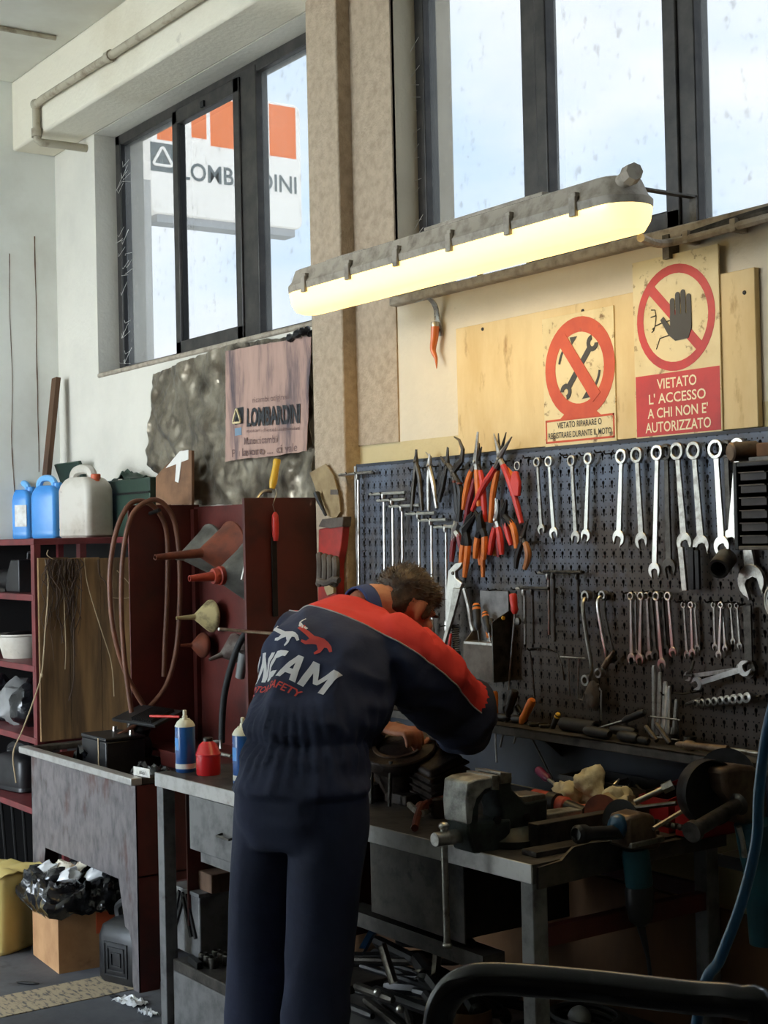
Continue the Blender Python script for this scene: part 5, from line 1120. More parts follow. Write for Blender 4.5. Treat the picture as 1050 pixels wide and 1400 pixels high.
a = W(839, 890, -.085); b = W(826, 912, -.085); mb = MB(); mb.tube([a, a.lerp(b, .45), a.lerp(b, .5), b], [.004, .007, .010, .009], 10); mb.solo('brass_fitting', 'brass_dull', 'pale brass fitting hung on the lower end of the cranked wrench', 'fitting')
hook(840, 905, .03)
# T-handle wrenches
def tee(lab, bar0, bar1, x, yt, yb, m, r=.0048, sock=True, Y=YTl, grp='left T-handle wrenches'):
    a = W(*bar0, Y); b = W(*bar1, Y); z_ = W(x, yt, Y); e = W(x+1, yb, Y)
    t = thing('t_handle_wrench', lab, 'T-wrench', e, None, grp)
    MB().cyl(Vector((a.x, Y-.006, (a.z+b.z)/2)), Vector((b.x, Y-.006, (a.z+b.z)/2)), r*1.15, n=8).wpart('handle_bar', m, t)
    MB().cyl(z_, e, r, n=8).wpart('shaft', m, t)
    mb = MB(); mb.lathe([(r*1.2, 0), (r*1.7, .006), (r*1.7, .02), (r, .024)], 10, (z_.x, z_.y-.003, z_.z-.018)); mb.wpart('hub', m, t)
    if sock: mb = MB(); mb.lathe([(r*1.9, 0), (r*1.9, .026), (r*1.1, .034)], 10, e); mb.wpart('socket', m, t)
    hook(x-6, yt-1, .03); hook(x+6, yt-1, .03)
tl = [((466, 651), (511, 644), 490, 649, 812), ((508, 677), (556, 672), 525, 676, 800), ((518, 685), (557, 682), 537, 684, 806), ((535, 693), (576, 690), 550, 692, 812), ((557, 704), (597, 700), 573, 702, 840), ((575, 713), (613, 709), 590, 711, 868), ((596, 722), (630, 718), 610, 720, 862)]
for k, q in enumerate(tl): tee('%s T-handle wrench from the left on the stepped hooks' % ORD[k], *q, 'steel_bright' if k else 'steel')
tm = [((708, 806), (749, 804), 717, 806, 881), ((714, 805), (752, 803), 728, 805, 880), ((738, 785), (780, 782), 750, 784, 868), ((745, 783), (797, 781), 757, 783, 877), ((772, 783), (800, 781), 790, 784, 872)]
for k, q in enumerate(tm): tee('%s T-handle wrench from the left on the centre hooks right of the holster' % ORD[k], *q, ('steel', 'steel_dark', 'steel', 'steel_dark', 'steel_dark')[k], .0042, False, YTl-.006*(k % 2), 'centre T-handle wrenches')
# L-shaped hex keys
def hexkey(lab, q, r, m): P = [W(x, y) for x, y in q]; MB().tube(P, r, 6).solo('hex_key', m, lab, 'hex key', 'hex keys')
hexkey('thin hex key hanging from the wire hook left of the cranked wrenches', [(766, 898), (800, 900)], .0026, 'steel')
hexkey('long straight hex key below the centre T-handles', [(777, 899), (779, 951)], .0026, 'steel')
hexkey('long hex key with hooked end below the centre T-handles', [(791, 899), (790, 955), (797, 957), (799, 950)], .0026, 'steel')
hexkey('bent hex key hanging above the ledge under the cranked wrenches', [(817, 938), (822, 945), (822, 985)], .0030, 'steel')
hexkey('short dark bent rod hanging below the T-handles', [(762, 893), (769, 912), (771, 930)], .0026, 'steel_dark')
MB().tube(bez([W(720, 888), W(735, 886), W(750, 888), W(762, 893)], 4), .002, 5).solo('hook_wire', 'iron_black', 'thin black hook wire running below the centre T-handles', 'wire')
MB().tube(bez([W(724, 888), W(728, 915), W(731, 955)], 4), .0022, 5).solo('hook_wire', 'steel_dark', 'thin grey wire dropping to the ledge beside the orange screwdriver', 'wire')
c = W(764, 808); mb = MB(); mb.M = Matrix.Translation(c); mb.annulus(0, 0, .010, .014, -.003, .003, 14); mb.wpart if False else None
mb.solo('key_ring', 'steel_dark', 'dull metal ring hung right of the centre T-handles', 'ring')
# dark flat bars and a bit of tube
for k, (p0, p1, w_, m) in enumerate((((931, 748), (937, 808), .009, 'steel'), ((945, 748), (946, 806), .010, 'iron_black'), ((953, 752), (955, 806), .007, 'iron_black'))):
    a = W(*p0, YTl-.012); b = W(*p1, YTl-.012); mb = MB(); mb.M = Matrix.Translation(b) @ frame(a-b, (1, 0, 0)).to_4x4(); mb.bx(-w_, w_, -.004, .004, 0, (a-b).length)
    mb.solo('flat_bar', m, ('grey flat chisel bar below the tenth top-row wrench', 'wide black chisel bar below the tenth top-row wrench', 'narrow black chisel bar below the tenth top-row wrench')[k], 'chisel', bevel=.001)
a = W(994, 762, -.07); b = W(982, 778, -.13); mb = MB(); mb.lathe([(.024, 0), (.027, .004), (.027, (b-a).length), (.020, (b-a).length), (.020, .004)], 20, a, b-a); mb.solo('tube_socket', 'steel_dark', 'short open tube socket sticking out under the organizer corner', 'socket')
hook(983, 620); hook(822, 618); hook(775, 622); hook(835, 620)
# ------------------------------------------------------------------ pliers
def pliers(lab, tips, pivot, grips, m, gm, jw=.0065, gw=.0075, grp='pliers on the pegboard', Y=-.075, neck=None):
    V = lambda q, o_=0: W(q[0], q[1], Y+o_)
    pv = V(pivot); t = thing('pliers', lab, 'pliers', V(grips[0][-1]), None, grp)
    for k, tp in enumerate(tips):
        P = [pv+Vector((0, -.002*k, -.012))] + [V(q, -.003*k) for q in (tp if isinstance(tp[0], (tuple, list)) else [tp])]
        P.insert(1, pv+Vector((0, -.003*k, .006))); n_ = len(P)
        MB().tube(P, [jw*1.25]+[jw*(1.3-1.05*i/(n_-2)) for i in range(n_-1)], 6).wpart('jaw', m, t)
    mb = MB(); mb.lathe([(0, 0), (jw*.9, 0), (jw*.9, .014), (jw*.5, .017), (0, .017)], 10, pv+Vector((0, .004, 0)), (0, -1, 0)); mb.wpart('rivet', m, t)
    for k, g in enumerate(grips):
        P = bez([pv+Vector((0, -.003*k, 0))]+[V(q, -.004*k) for q in g], 5); i0 = 3 if gm else 0
        MB().tube(P[:i0+3], jw, 6).wpart('tang', m, t)
        n_ = len(P)-i0
        MB().tube(P[i0:], [gw*(.78+.35*sin(pi*min(1, .15+.85*i/max(1, n_-1)))) for i in range(n_)], 8).wpart('grip', (gm if isinstance(gm, str) else gm[k]) if gm else m, t)
    return t
Z6 = lambda x, y: (560+x/5.833, 580+y/5.833)           # coordinates read off an enlarged crop
pliers('plain steel long-nose pliers, leftmost on the board', [Z6(48, 200), Z6(58, 200)], Z6(54, 300), [[Z6(40, 430), Z6(18, 690)], [Z6(80, 430), Z6(100, 690)]], 'steel_dark', None)
pliers('pliers with bent hooked tip, second from the left', [[Z6(165, 260), Z6(128, 222)], Z6(160, 235)], Z6(162, 330), [[Z6(152, 450), Z6(152, 690)], [Z6(190, 480), Z6(216, 670)]], 'steel', None)
pliers('dark pliers with upright pointed tip, third from the left', [Z6(300, 180), Z6(310, 185)], Z6(303, 320), [[Z6(265, 420), Z6(225, 560)], [Z6(270, 470), Z6(235, 620)]], 'steel_dark', 'grip_black')
SJ = pliers('big dark slip-joint pliers with curved jaw and copper bands', [[Z6(415, 290), Z6(425, 200), Z6(395, 125), Z6(355, 100)], [Z6(310, 330), Z6(265, 290), Z6(248, 255)]], Z6(350, 385), [[Z6(375, 560), Z6(385, 690), Z6(410, 770)], [Z6(400, 500), Z6(405, 640), Z6(395, 780)]], 'steel_dark', 'grip_black', .009, .010)
for q in ((362, 465), (400, 480)): c = W(*Z6(*q), -.084); MB().lathe([(.010, 0), (.010, .006)], 10, c).wpart('copper_band', 'copper_dirty', SJ)
pliers('long-nose pliers with orange grips in the tall middle cluster', [Z6(540, 60), Z6(548, 62)], Z6(532, 300), [[Z6(470, 440), Z6(425, 680)], [Z6(540, 430), Z6(552, 655)]], 'steel', 'grip_orange', .008, .009)
pliers('long pliers with red grips behind the orange long-nose pair', [Z6(555, 150), Z6(575, 180)], Z6(545, 310), [[Z6(500, 520), Z6(470, 640), Z6(442, 810)], [Z6(575, 430), Z6(590, 600), Z6(604, 780)]], 'steel_dark', ('grip_darkred', 'grip_red'), .008, .009, Y=-.068)
pliers('spread circlip pliers with red grips at the top of the cluster', [Z6(672, 75), Z6(815, 100)], Z6(722, 275), [[Z6(650, 400), Z6(585, 500), Z6(500, 690)], [Z6(770, 380), Z6(830, 550), Z6(893, 790)]], 'steel', 'grip_red', .008, .0095, Y=-.082)
pliers('spread circlip pliers with orange grips crossing the red pair', [Z6(708, 72), Z6(770, 65)], Z6(718, 300), [[Z6(690, 420), Z6(665, 560), Z6(645, 785)], [Z6(790, 380), Z6(815, 420), Z6(830, 470)]], 'steel_dark', 'grip_orange', .007, .009, Y=-.072)
pliers('black-headed pliers with orange grips, lower left of the cluster', [[Z6(475, 740), Z6(500, 705)], [Z6(500, 760), Z6(535, 700)]], Z6(450, 850), [[Z6(430, 960), Z6(408, 1125)], [Z6(465, 970), Z6(438, 1220)]], 'iron_black', 'grip_orange', .012, .0095, Y=-.086)
pliers('black-headed pliers with orange grips, lower centre of the cluster', [[Z6(545, 730), Z6(520, 690)], [Z6(560, 730), Z6(575, 690)]], Z6(575, 830), [[Z6(545, 900), Z6(522, 1070)], [Z6(598, 900), Z6(592, 1080)]], 'iron_black', 'grip_orange', .012, .0095, Y=-.092)
pliers('small orange-gripped pliers deepest in the lower cluster', [Z6(570, 800), Z6(585, 800)], Z6(572, 920), [[Z6(558, 1000), Z6(566, 1125)], [Z6(580, 1010), Z6(586, 1220)]], 'iron_black', 'grip_orange', .007, .0075, Y=-.070)
pliers('bright-headed pliers with two red grips right of the orange cluster', [[Z6(690, 690), Z6(685, 590)], [Z6(703, 690), Z6(700, 595)]], Z6(697, 760), [[Z6(668, 880), Z6(640, 1040)], [Z6(718, 880), Z6(735, 1040)]], 'steel_bright', 'grip_red', .008, .0095, Y=-.090)
pliers('darker red pliers hidden behind the bright-headed pair', [Z6(690, 680), Z6(700, 680)], Z6(697, 800), [[Z6(690, 900), Z6(680, 1050)], [Z6(705, 900), Z6(712, 1060)]], 'steel_dark', ('grip_wood', 'grip_darkred'), .006, .008, Y=-.074)
pliers('black-headed cutters with red and orange grips at the right of the cluster', [[Z6(745, 640), Z6(740, 590)], [Z6(765, 640), Z6(770, 600)]], Z6(755, 720), [[Z6(770, 820), Z6(810, 965)], [Z6(815, 800), Z6(840, 880), Z6(852, 990)]], 'iron_black', ('grip_red', 'grip_orange'), .010, .009, Y=-.084)
pliers('dark pincers with worn wooden-brown grips hanging lowest right', [Z6(925, 770), Z6(945, 760)], Z6(908, 905), [[Z6(880, 980), Z6(858, 1060), Z6(846, 1150)], [Z6(935, 980), Z6(945, 1060), Z6(918, 1155)]], 'steel_dark', ('grip_black', 'grip_wood'), .007, .009, Y=-.082)
pliers('silver-headed pliers with dark red grips at the left edge of the cluster', [[Z6(360, 800), Z6(355, 770)], [Z6(375, 800), Z6(380, 775)]], Z6(366, 850), [[Z6(352, 930), Z6(335, 1095)], [Z6(395, 900), Z6(410, 1000)]], 'steel_bright', 'grip_darkred', .010, .009, Y=-.080)
c0 = W(*Z6(850, 400), -.085); t = thing('key_pouch', 'red leather key pouch on a steel ring among the pliers', 'pouch', W(*Z6(850, 575), -.085))
pl = [W(*Z6(*q), -.085) for q in ((835, 375), (865, 375), (890, 460), (885, 575), (815, 575), (810, 470))]; MB().prism([(p.x, p.z) for p in pl], -.094, -.082).wpart('pouch', 'grip_red', t, bevel=.004)
c = W(*Z6(856, 332), -.088); mb = MB(); mb.tube([(c.x+.012*cos(a), c.y, c.z+.012*sin(a)) for a in [2*pi*i/16 for i in range(16)]], .0016, 5, closed=True); mb.wpart('ring', 'steel_bright', t)
for q in ((40, 360), (130, 345), (230, 335), (330, 345), (430, 360), (560, 340), (700, 310), (800, 290), (960, 265), (880, 935)): hook(*Z6(*q))
MB().tube(bez([W(*Z6(850, 925), -.07), W(*Z6(920, 940), -.07), W(*Z6(1050, 935), -.07)], 4), .002, 5).solo('hook_wire', 'iron_black', 'thin black wire hook behind the lowest dark pincers', 'wire')
# locking pliers
Z7 = lambda x, y: (560+x/4.04, 780+y/4.04)
t = thing('locking_pliers', 'large silver locking pliers with red release lever left of the holster', 'pliers', W(*Z7(185, 500), -.09))
V = lambda x, y, Y=-.09: W(*Z7(x, y), Y)
MB().prism([(p.x, p.z) for p in [V(*q) for q in ((225, 0), (260, -40), (300, -45), (290, -20), (262, 5), (262, 40), (300, 70), (290, 95), (262, 110), (225, 320), (208, 330), (212, 120), (218, 50))]], -.098, -.084).wpart('body', 'steel_bright', t, bevel=.002)
MB().prism([(p.x, p.z) for p in [V(*q) for q in ((262, 95), (300, 100), (262, 250), (230, 350), (185, 510), (175, 505), (215, 340), (240, 230))]], -.106, -.097).wpart('lever_arm', 'steel', t, bevel=.001)
MB().tube([V(228, 350, -.104), V(218, 430, -.104), V(208, 510, -.104)], [.004, .0065, .004], 8).wpart('release_lever', 'grip_red', t)
MB().tube(bez([V(300, 100, -.088), V(325, 200, -.088), V(340, 300, -.088), V(352, 335, -.088)], 4), .007, 6).wpart('second_arm', 'steel', t)
for q in ((240, 15), (262, 125)): MB().lathe([(.006, 0), (.005, .004), (0, .005)], 8, V(*q, -.098), (0, -1, 0)).wpart('rivet', 'steel_dark', t)
# coil-spring tool
t = thing('spring_tool', 'black coil spring tool hanging beside the locking pliers', 'spring', V(262, 600, -.08))
pts = []; a0 = V(252, 300, -.08); a1 = V(258, 560, -.08)
for i in range(180): k = i/179; p = a0.lerp(a1, k); pts.append(p+Vector((.011*cos(i*.75), .011*sin(i*.75), 0)))
MB().tube(pts, .0022, 4).wpart('coil', 'steel_dark', t)
MB().ell(V(245, 600, -.085), .018, .016, .016).wpart('knob', 'plastic_black', t); MB().ell(V(285, 605, -.085), .015, .014, .018).wpart('knob', 'plastic_black', t)
hook(*Z7(240, 300), .05); hook(*Z7(160, 450), .04)
# ------------------------------------------------------------------ sheet-metal holster with screwdrivers
def hp(x, y, Y=-.09): return W(*Z7(x, y), Y)
q0 = hp(350, 610); q1 = hp(510, 100); hx0, hx1 = hp(352, 400).x, hp(508, 400).x; hz0, hz1 = hp(430, 605).z, hp(430, 175).z
t = thing('tool_holster', 'worn grey sheet-metal holster box hung on the pegboard', 'holster', ((hx0+hx1)/2, -.1, hz0))
zm = hp(430, 385).z
MB().bx(hx0, hx1, -.060, -.056, hz0, hp(430, 115).z).wpart('back_plate', 'bench_frame', t, bevel=.001)
MB().bx(hx0, hx1, -.128, -.124, hz0, zm-.01).wpart('front_plate', 'leather', t, bevel=.001)
MB().prism([(-.06, hp(0, 200).z), (-.128, zm+.06), (-.128, hz0), (-.06, hz0)], hx1, hx1+.004, 'x').wpart('side_plate', 'steel_dark', t)
MB().prism([(-.06, hp(0, 260).z), (-.128, zm-.01), (-.128, hz0), (-.06, hz0)], hx0-.004, hx0, 'x').wpart('side_plate', 'leather', t)
MB().bx(hx0, hx1, -.128, -.06, zm-.012, zm-.004).wpart('rack_plate', 'steel', t); MB().bx(hx0, hx1, -.124, -.06, hz0, hz0+.004).wpart('bottom_plate', 'steel_dark', t)
MB().tube([hp(508, 262, -.09)+Vector((.006, 0, 0)), hp(508, 262, -.09)+Vector((.010, 0, 0))], .006, 10).wpart('eyelet', 'grip_yellow', t)
def driver(lab, top, mid_, end, m, r=.011, sr=.0032, grp='screwdrivers', ferr=None, sm='steel'):
    a, b, e = Vector(top), Vector(mid_), Vector(end); t = thing('screwdriver', lab, 'screwdriver', e if e.z < a.z else a, None, grp); d = (b-a); L_ = d.length
    MB().lathe([(0, 0), (r*.7, .001), (r*.95, L_*.08), (r, L_*.3), (r*.86, L_*.62), (r*.98, L_*.8), (r*.6, L_*.96), (r*.45, L_)], 12, a, d).wpart('handle', m, t)
    if ferr: MB().lathe([(0, -.001), (r*.66, 0), (r*.9, L_*.06), (r*1.01, L_*.22), (r*1.02, L_*.24)], 12, a-d.normalized()*.001, d).wpart('end_cap', ferr, t)
    MB().cyl(b-d*.05, e, sr, n=8).wpart('shaft', sm, t); return t
driver('black-handled screwdriver with orange butt, left in the holster', hp(368, 185, -.085), hp(378, 330, -.10), hp(400, 530, -.10), 'grip_black', .0135, ferr='grip_orange', sm='steel_dark')
driver('black-handled screwdriver with orange butt, middle of the holster', hp(415, 232, -.085), hp(438, 345, -.10), hp(470, 520, -.10), 'grip_black', .0115, ferr='grip_orange')
driver('dark screwdriver at the right inside the holster', hp(448, 265, -.08), hp(458, 360, -.09), hp(475, 480, -.09), 'grip_black', .010)
driver('short screwdriver with orange shank tip deep in the holster', hp(435, 330, -.075), hp(438, 372, -.085), hp(425, 520, -.085), 'grip_orange', .009)
driver('red-handled screwdriver standing right of the holster', hp(570, 125, -.075), hp(582, 240, -.075), hp(545, 660, -.075), 'grip_red', .0125)
MB().lathe([(.004, 0), (.012, .002), (.012, .010), (.004, .012)], 12, hp(605, 280, -.085), (0, -1, 0)).solo('round_nut', 'steel_dark', 'small dark knurled nut below the red screwdriver handle', 'nut')
hook(*Z7(480, 105), .03); hook(*Z7(340, 95), .04); hook(*Z7(700, 435), .03)
# ------------------------------------------------------------------ on the ledge
LYm = -.11
def lg(x, y, Y=LYm): return at(x, y, Y)
driver('orange-handled screwdriver standing upright in the ledge', lg(*Z7(466, 665)), lg(*Z7(470, 820)), lg(*Z7(480, 1060)), 'grip_orange', .0125, grp='screwdrivers in the ledge')
driver('orange-handled screwdriver leaning right in the ledge', lg(*Z7(680, 712)), lg(*Z7(615, 845)), lg(*Z7(600, 875)), 'grip_orange', .0135, grp='screwdrivers in the ledge')
MB().cyl(lg(*Z7(665, 905)), lg(*Z7(805, 1185)), .003, n=8).solo('thin_rod', 'steel', 'long bright rod slanting below the ledge to the bench', 'rod')
driver('black-handled screwdriver standing left of the orange one', lg(*Z7(402, 650)), lg(*Z7(405, 800)), lg(*Z7(392, 1000)), 'grip_black', .013, grp='screwdrivers in the ledge')
driver('thick black-handled screwdriver right of the upright orange one', lg(*Z7(580, 660)), lg(*Z7(540, 800)), lg(*Z7(500, 975)), 'grip_black', .015, grp='screwdrivers in the ledge')
driver('short orange-butt screwdriver half hidden by the man elbow', lg(*Z7(360, 715)), lg(*Z7(310, 690)), lg(*Z7(290, 670)), 'grip_orange', .010, grp='screwdrivers in the ledge')
driver('steel-handled punch leaning at the left of the ledge', lg(*Z7(290, 700)), lg(*Z7(390, 805)), lg(*Z7(395, 812)), 'steel', .007, grp='screwdrivers in the ledge')
driver('black screwdriver poking below the ledge beside the elbow', lg(*Z7(300, 800)), lg(*Z7(302, 840)), lg(*Z7(330, 995)), 'grip_black', .010, grp='screwdrivers in the ledge')
driver('slim black screwdriver crossing behind the leaning orange one', lg(*Z7(590, 745), -.09), lg(*Z7(620, 800), -.09), lg(*Z7(575, 955), -.10), 'grip_black', .009, grp='screwdrivers in the ledge')
driver('tiny tester screwdriver with yellow cap on the ledge', lg(*Z7(822, 790)), lg(*Z7(785, 880)), lg(*Z7(783, 884)), 'grip_black', .0085, ferr='grip_yellow', grp='screwdrivers in the ledge')
for k, (x, y, L_) in enumerate(((505, 800, .05), (590, 825, .055))):
    c = lg(*Z7(x, y)); MB().lathe([(.008, 0), (.012, .006), (.011, L_), (.006, L_+.006), (0, L_+.006)], 12, (c.x-.02, c.y, LEDGE+.013), (1, .1, 0)).solo('stubby_driver', 'grip_black', '%s stubby black driver lying on the ledge among the screwdrivers' % ('left' if k == 0 else 'right'), 'screwdriver')
for k, px in enumerate((690, 745)): c = lg(*Z7(px, 855)); MB().lathe([(.014, 0), (.018, .003), (.018, .009), (.012, .012), (.010, .004), (0, .004)], 16, (c.x, c.y, LEDGE)).solo('round_tin', 'steel_dark', '%s small round flat tin on the ledge by the tester' % ('left' if k == 0 else 'right'), 'tin')
Z8 = lambda x, y: (780+x/3.889, 780+y/3.889)
a = lg(*Z8(-40, 830)); b = lg(*Z8(135, 845)); MB().lathe([(.0185, 0), (.0195, .004), (.0195, (b-a).length), (.013, (b-a).length), (.013, .01), (0, .01)], 18, (a.x, LYm, LEDGE+.02), (1, 0, 0)).solo('black_tube', 'rubber', 'thick black rubber tube lying along the ledge', 'tube')
for k, (x0, y0, x1, y1, r, lab) in enumerate(((120, 870, 265, 885, .0155, 'fat black chisel grip in front of the black tube on the ledge'), (205, 835, 345, 835, .0165, 'fat black chisel grip lying behind the others on the ledge'), (300, 895, 410, 895, .0155, 'black bulb-ended chisel grip on the ledge front'), (400, 905, 465, 905, .011, 'short black chisel end right of the other grips on the ledge'))):
    a = lg(*Z8(x0, y0)); b = lg(*Z8(x1, y1)); L_ = b.x-a.x; yy = LYm+(-.03 if k in (0, 2, 3) else .01); zz = LEDGE+r+(0 if k != 1 else .006)
    MB().lathe([(r*.5, 0), (r*.85, .006), (r, L_*.3), (r*.92, L_*.6), (r*1.02, L_*.85), (r*.6, L_), (0, L_)], 14, (a.x, yy, zz), (1, -.08, 0)).solo('black_chisel', 'grip_black', lab, 'chisel', 'chisels on the ledge')
driver('black-handled screwdriver propped on the pile of black grips', lg(*Z8(395, 752)), lg(*Z8(278, 800)), lg(*Z8(135, 842)), 'grip_black', .011, grp='screwdrivers in the ledge')
rods = [(443, 505, 445, 872), (478, 540, 465, 872), (505, 590, 490, 885), (527, 615, 512, 885), (566, 685, 548, 875)]
for k, (x0, y0, x1, y1) in enumerate(rods):
    a = lg(*Z8(x0, y0), -.085); b = lg(*Z8(x1, y1), -.085); MB().tube([a, a.lerp(b, .04), a.lerp(b, .75), a.lerp(b, .82), b], [.0045, .0062, .0058, .0085, .0085], 8).solo('steel_punch', 'steel_bright' if k in (2, 3) else 'steel', '%s tall steel punch from the left standing on the ledge' % ORD[k], 'punch', 'punches on the ledge')
t = thing('punch_stand', 'thin wire stand holding the steel punches on the ledge', 'stand', lg(*Z8(500, 890), -.09))
for y in (775, 880): a = lg(*Z8(425, y), -.097); b = lg(*Z8(580, y), -.097); MB().cyl(a, Vector((b.x, b.y, a.z)), .0022, n=6).wpart('wire', 'steel', t)
for x in (425, 580): a = lg(*Z8(x, 775), -.09); MB().cyl(Vector((a.x, -.097, a.z)), Vector((a.x, -.097, LEDGE)), .0022, n=6).wpart('wire', 'steel_dark', t)
for k, x in enumerate((547, 640)): c = lg(*Z8(x, 900), -.08); MB().lathe([(.014, 0), (.017, .002), (.017, .028), (.014, .028), (.013, .006), (0, .006)], 16, (c.x, -.085, LEDGE)).solo('metal_cup', 'steel_dark', '%s small metal cup right of the punches' % ('left' if k == 0 else 'right'), 'cup', 'cups on the ledge')
for k, (x0, y0, x1, y1) in enumerate(((400, 830, 460, 905), (455, 815, 530, 920))): a = lg(*Z8(x0, y0), -.13); b = lg(*Z8(x1, y1), -.14); MB().tube([a, b], .0065, 8).solo('stub_rod', 'steel_dark', '%s dark stub rod leaning in front of the punches' % ('left' if k == 0 else 'right'), 'rod')
a = lg(*Z8(555, 935), -.14); t = thing('valve_rod', 'bronze-coloured valve rod with knob lying at the right of the ledge', 'rod', a)
MB().lathe([(.005, 0), (.009, .01), (.009, .03), (.014, .035), (.014, .055), (.010, .06), (.0105, .17), (0, .17)], 12, (a.x, -.135, LEDGE+.012), (1, .05, .02)).wpart('rod', 'brass_dull', t)
a = lg(*Z8(600, 930), -.10); MB().tube([(a.x, -.10, LEDGE+.008), (a.x+.2, -.09, LEDGE+.01), (a.x+.34, -.10, LEDGE+.008)], .006, 8).solo('long_pin', 'steel', 'long steel pin lying at the back of the ledge on the right', 'pin')
# socket rail
a = W(*Z8(615, 712), -.075); b = W(*Z8(1010, 668), -.075)
t = thing('socket_rail', 'rail of small sockets hung low on the right of the pegboard', 'socket rail', a)
MB().tube([a, b], .004, 6).wpart('rail', 'steel_dark', t)
MB().tube([W(*Z8(615, 712), -.08), W(*Z8(700, 690), -.08)], [.004, .010], 8).wpart('handle', 'steel_dark', t)
for k in range(9):
    c = a.lerp(b, .22+.085*k); MB().lathe([(.0085+.0005*k, 0), (.0095+.0005*k, .004), (.0095+.0005*k, .03), (.006, .032), (.006, .012), (0, .012)], 12, c+Vector((0, .006, -.004)), (0, -1, .15)).wpart('socket', 'socket_grey', t)
hook(*Z8(560, 650), .05); hook(*Z8(700, 640), .04)
MB().tube(bez([W(*Z8(550, 652), -.09), W(*Z8(610, 655), -.08), W(*Z8(700, 635), -.06)], 4), .0022, 5).solo('hook_wire', 'iron_black', 'black wire hook above the socket rail', 'wire')
MB().tube(bez([W(*Z8(655, 480), -.07), W(*Z8(640, 530), -.08), W(*Z8(620, 552), -.08), W(*Z8(650, 560), -.08)], 4), .0045, 7).solo('hooked_bar', 'steel_dark', 'dark hooked bar at the left end of the slanted wrenches', 'bar')
# hanging cloth-like dark bunch under cranked wrenches
a = W(*Z8(120, 650), -.07); mb = MB(); mb.ell((a.x, -.07, a.z-.01), .028, .012, .045, None, 14, 12); mb.v = [p+Vector((1, .3, 1))*.012*fbm(p.x*40, p.y*40, p.z*40) for p in mb.v]; mb.solo('wire_brush', 'leather', 'ragged dark wire brush bunch under the cranked wrenches', 'brush')
# ------------------------------------------------------------------ parts organizer at the right
oy = -.20; o0 = at(1002, 640, oy); o1 = at(1011, 756, oy); oz1 = at(1003, 632, oy).z; oz0 = at(1010, 752, oy).z; ox0 = at(1003, 700, oy).x; ox1 = ox0+.30
ORG = thing('parts_organizer', 'dark brown drawer organizer for small parts at the right of the pegboard', 'organizer', (ox0+.15, -.13, oz0))
mb = MB(); mb.bx(ox0, ox1, -.056, -.05, oz0, oz1); mb.wpart('back', 'cabinet_dark', ORG)
for q in ((ox0, ox0+.012, oz0, oz1), (ox1-.012, ox1, oz0, oz1)): MB().bx(q[0], q[1], oy, -.056, q[2], q[3]).wpart('side', 'cabinet_dark', ORG, bevel=.002)
for q in ((oz0, oz0+.010), (oz1-.012, oz1)): MB().bx(ox0+.012, ox1-.012, oy, -.056, q[0], q[1]).wpart('top' if q[0] > oz0 else 'base', 'cabinet_dark' if q[0] > oz0 else 'leather', ORG, bevel=.002)
nr = 6; hh = (oz1-oz0-.03)/nr; ww = (ox1-ox0-.03)/3
for c_ in range(3):
    for r_ in range(nr):
        x0 = ox0+.015+c_*ww; z0 = oz0+.013+r_*hh; dr = MB().bx(x0+.004, x0+ww-.006, oy+.006, -.07, z0+.002, z0+hh-.008).wpart('drawer', 'drawer_clear', ORG, bevel=.001)
        MB().bx(x0+.004, x0+ww-.006, oy-.001, oy+.006, z0+hh-.011, z0+hh-.008).wpart('pull', 'leather', dr)
c = at(1018, 612, -.15); MB().lathe([(.020, 0), (.024, .004), (.024, .07), (.021, .075), (0, .075)], 22, (c.x-.012, -.19, oz1+.026), (.35, .94, .05)).solo('wire_reel', 'brass_dull', 'round-ended brass-brown reel lying on the organizer', 'reel')
mb = MB(); mb.bx(c.x+.045, c.x+.16, -.16, -.08, oz1+.012, oz1+.045); mb.solo('small_box', 'cardboard_dirty', 'small reddish-brown cardboard box on the organizer', 'box', bevel=.003)
MB().bx(c.x+.03, c.x+.16, -.17, -.08, oz1+.001, oz1+.011).solo('thin_tray', 'steel_dark', 'thin dark tray under the small box on the organizer', 'tray')
c = at(1050, 822, -.14); t = thing('round_gauge', 'round pale gauge face at the right edge below the organizer', 'gauge', (c.x+.02, -.13, c.z-.04))
MB().lathe([(.042, 0), (.045, .003), (.045, .03), (.038, .034), (.036, .030), (0, .030)], 24, (c.x+.02, -.10, c.z), (-.2, -1, 0)).wpart('case', 'white_label', t); MB().box((c.x+.02, -.136, c.z), (.05, .004, .008), RY(20)).wpart('needle', 'sign_ink', t)
# ------------------------------------------------------------------ things hanging on the pilaster left of the pegboard
t = thing('folded_sheet', 'bent grey-beige sheet metal stuck behind the holster on the pilaster', 'sheet', at(448, 700, -.07))
Zq = lambda x, y: (400+x/5.833, 600+y/5.833)
def pz_(x, y, Y=-.08): return at(*Zq(x, y), Y)
pl = [pz_(*q) for q in ((140, 270), (265, 200), (330, 290), (375, 470), (385, 580), (345, 640), (250, 600), (200, 430))]; MB().prism([(p.x, p.z) for p in pl], -.082, -.078).wpart('sheet', 'burlap', t)
pl = [pz_(*q, -.084) for q in ((300, 405), (360, 405), (362, 445), (300, 445))]; MB().prism([(p.x, p.z) for p in pl], -.0835, -.081).wpart('patch', 'leather', t)
pts = bez([pz_(190, 430, -.10), pz_(215, 500, -.10), pz_(265, 610, -.10)], 5); MB().tube(pts, [.012, .012, .011, .010, .010, .009, .008, .007, .006, .006, .005], 8).solo('grease_nozzle', 'iron_black', 'dark grease nozzle hanging beside the red cabinet', 'nozzle')
t = thing('red_holster', 'worn red sheet holster with dark collar on the pilaster', 'holster', pz_(300, 1250))
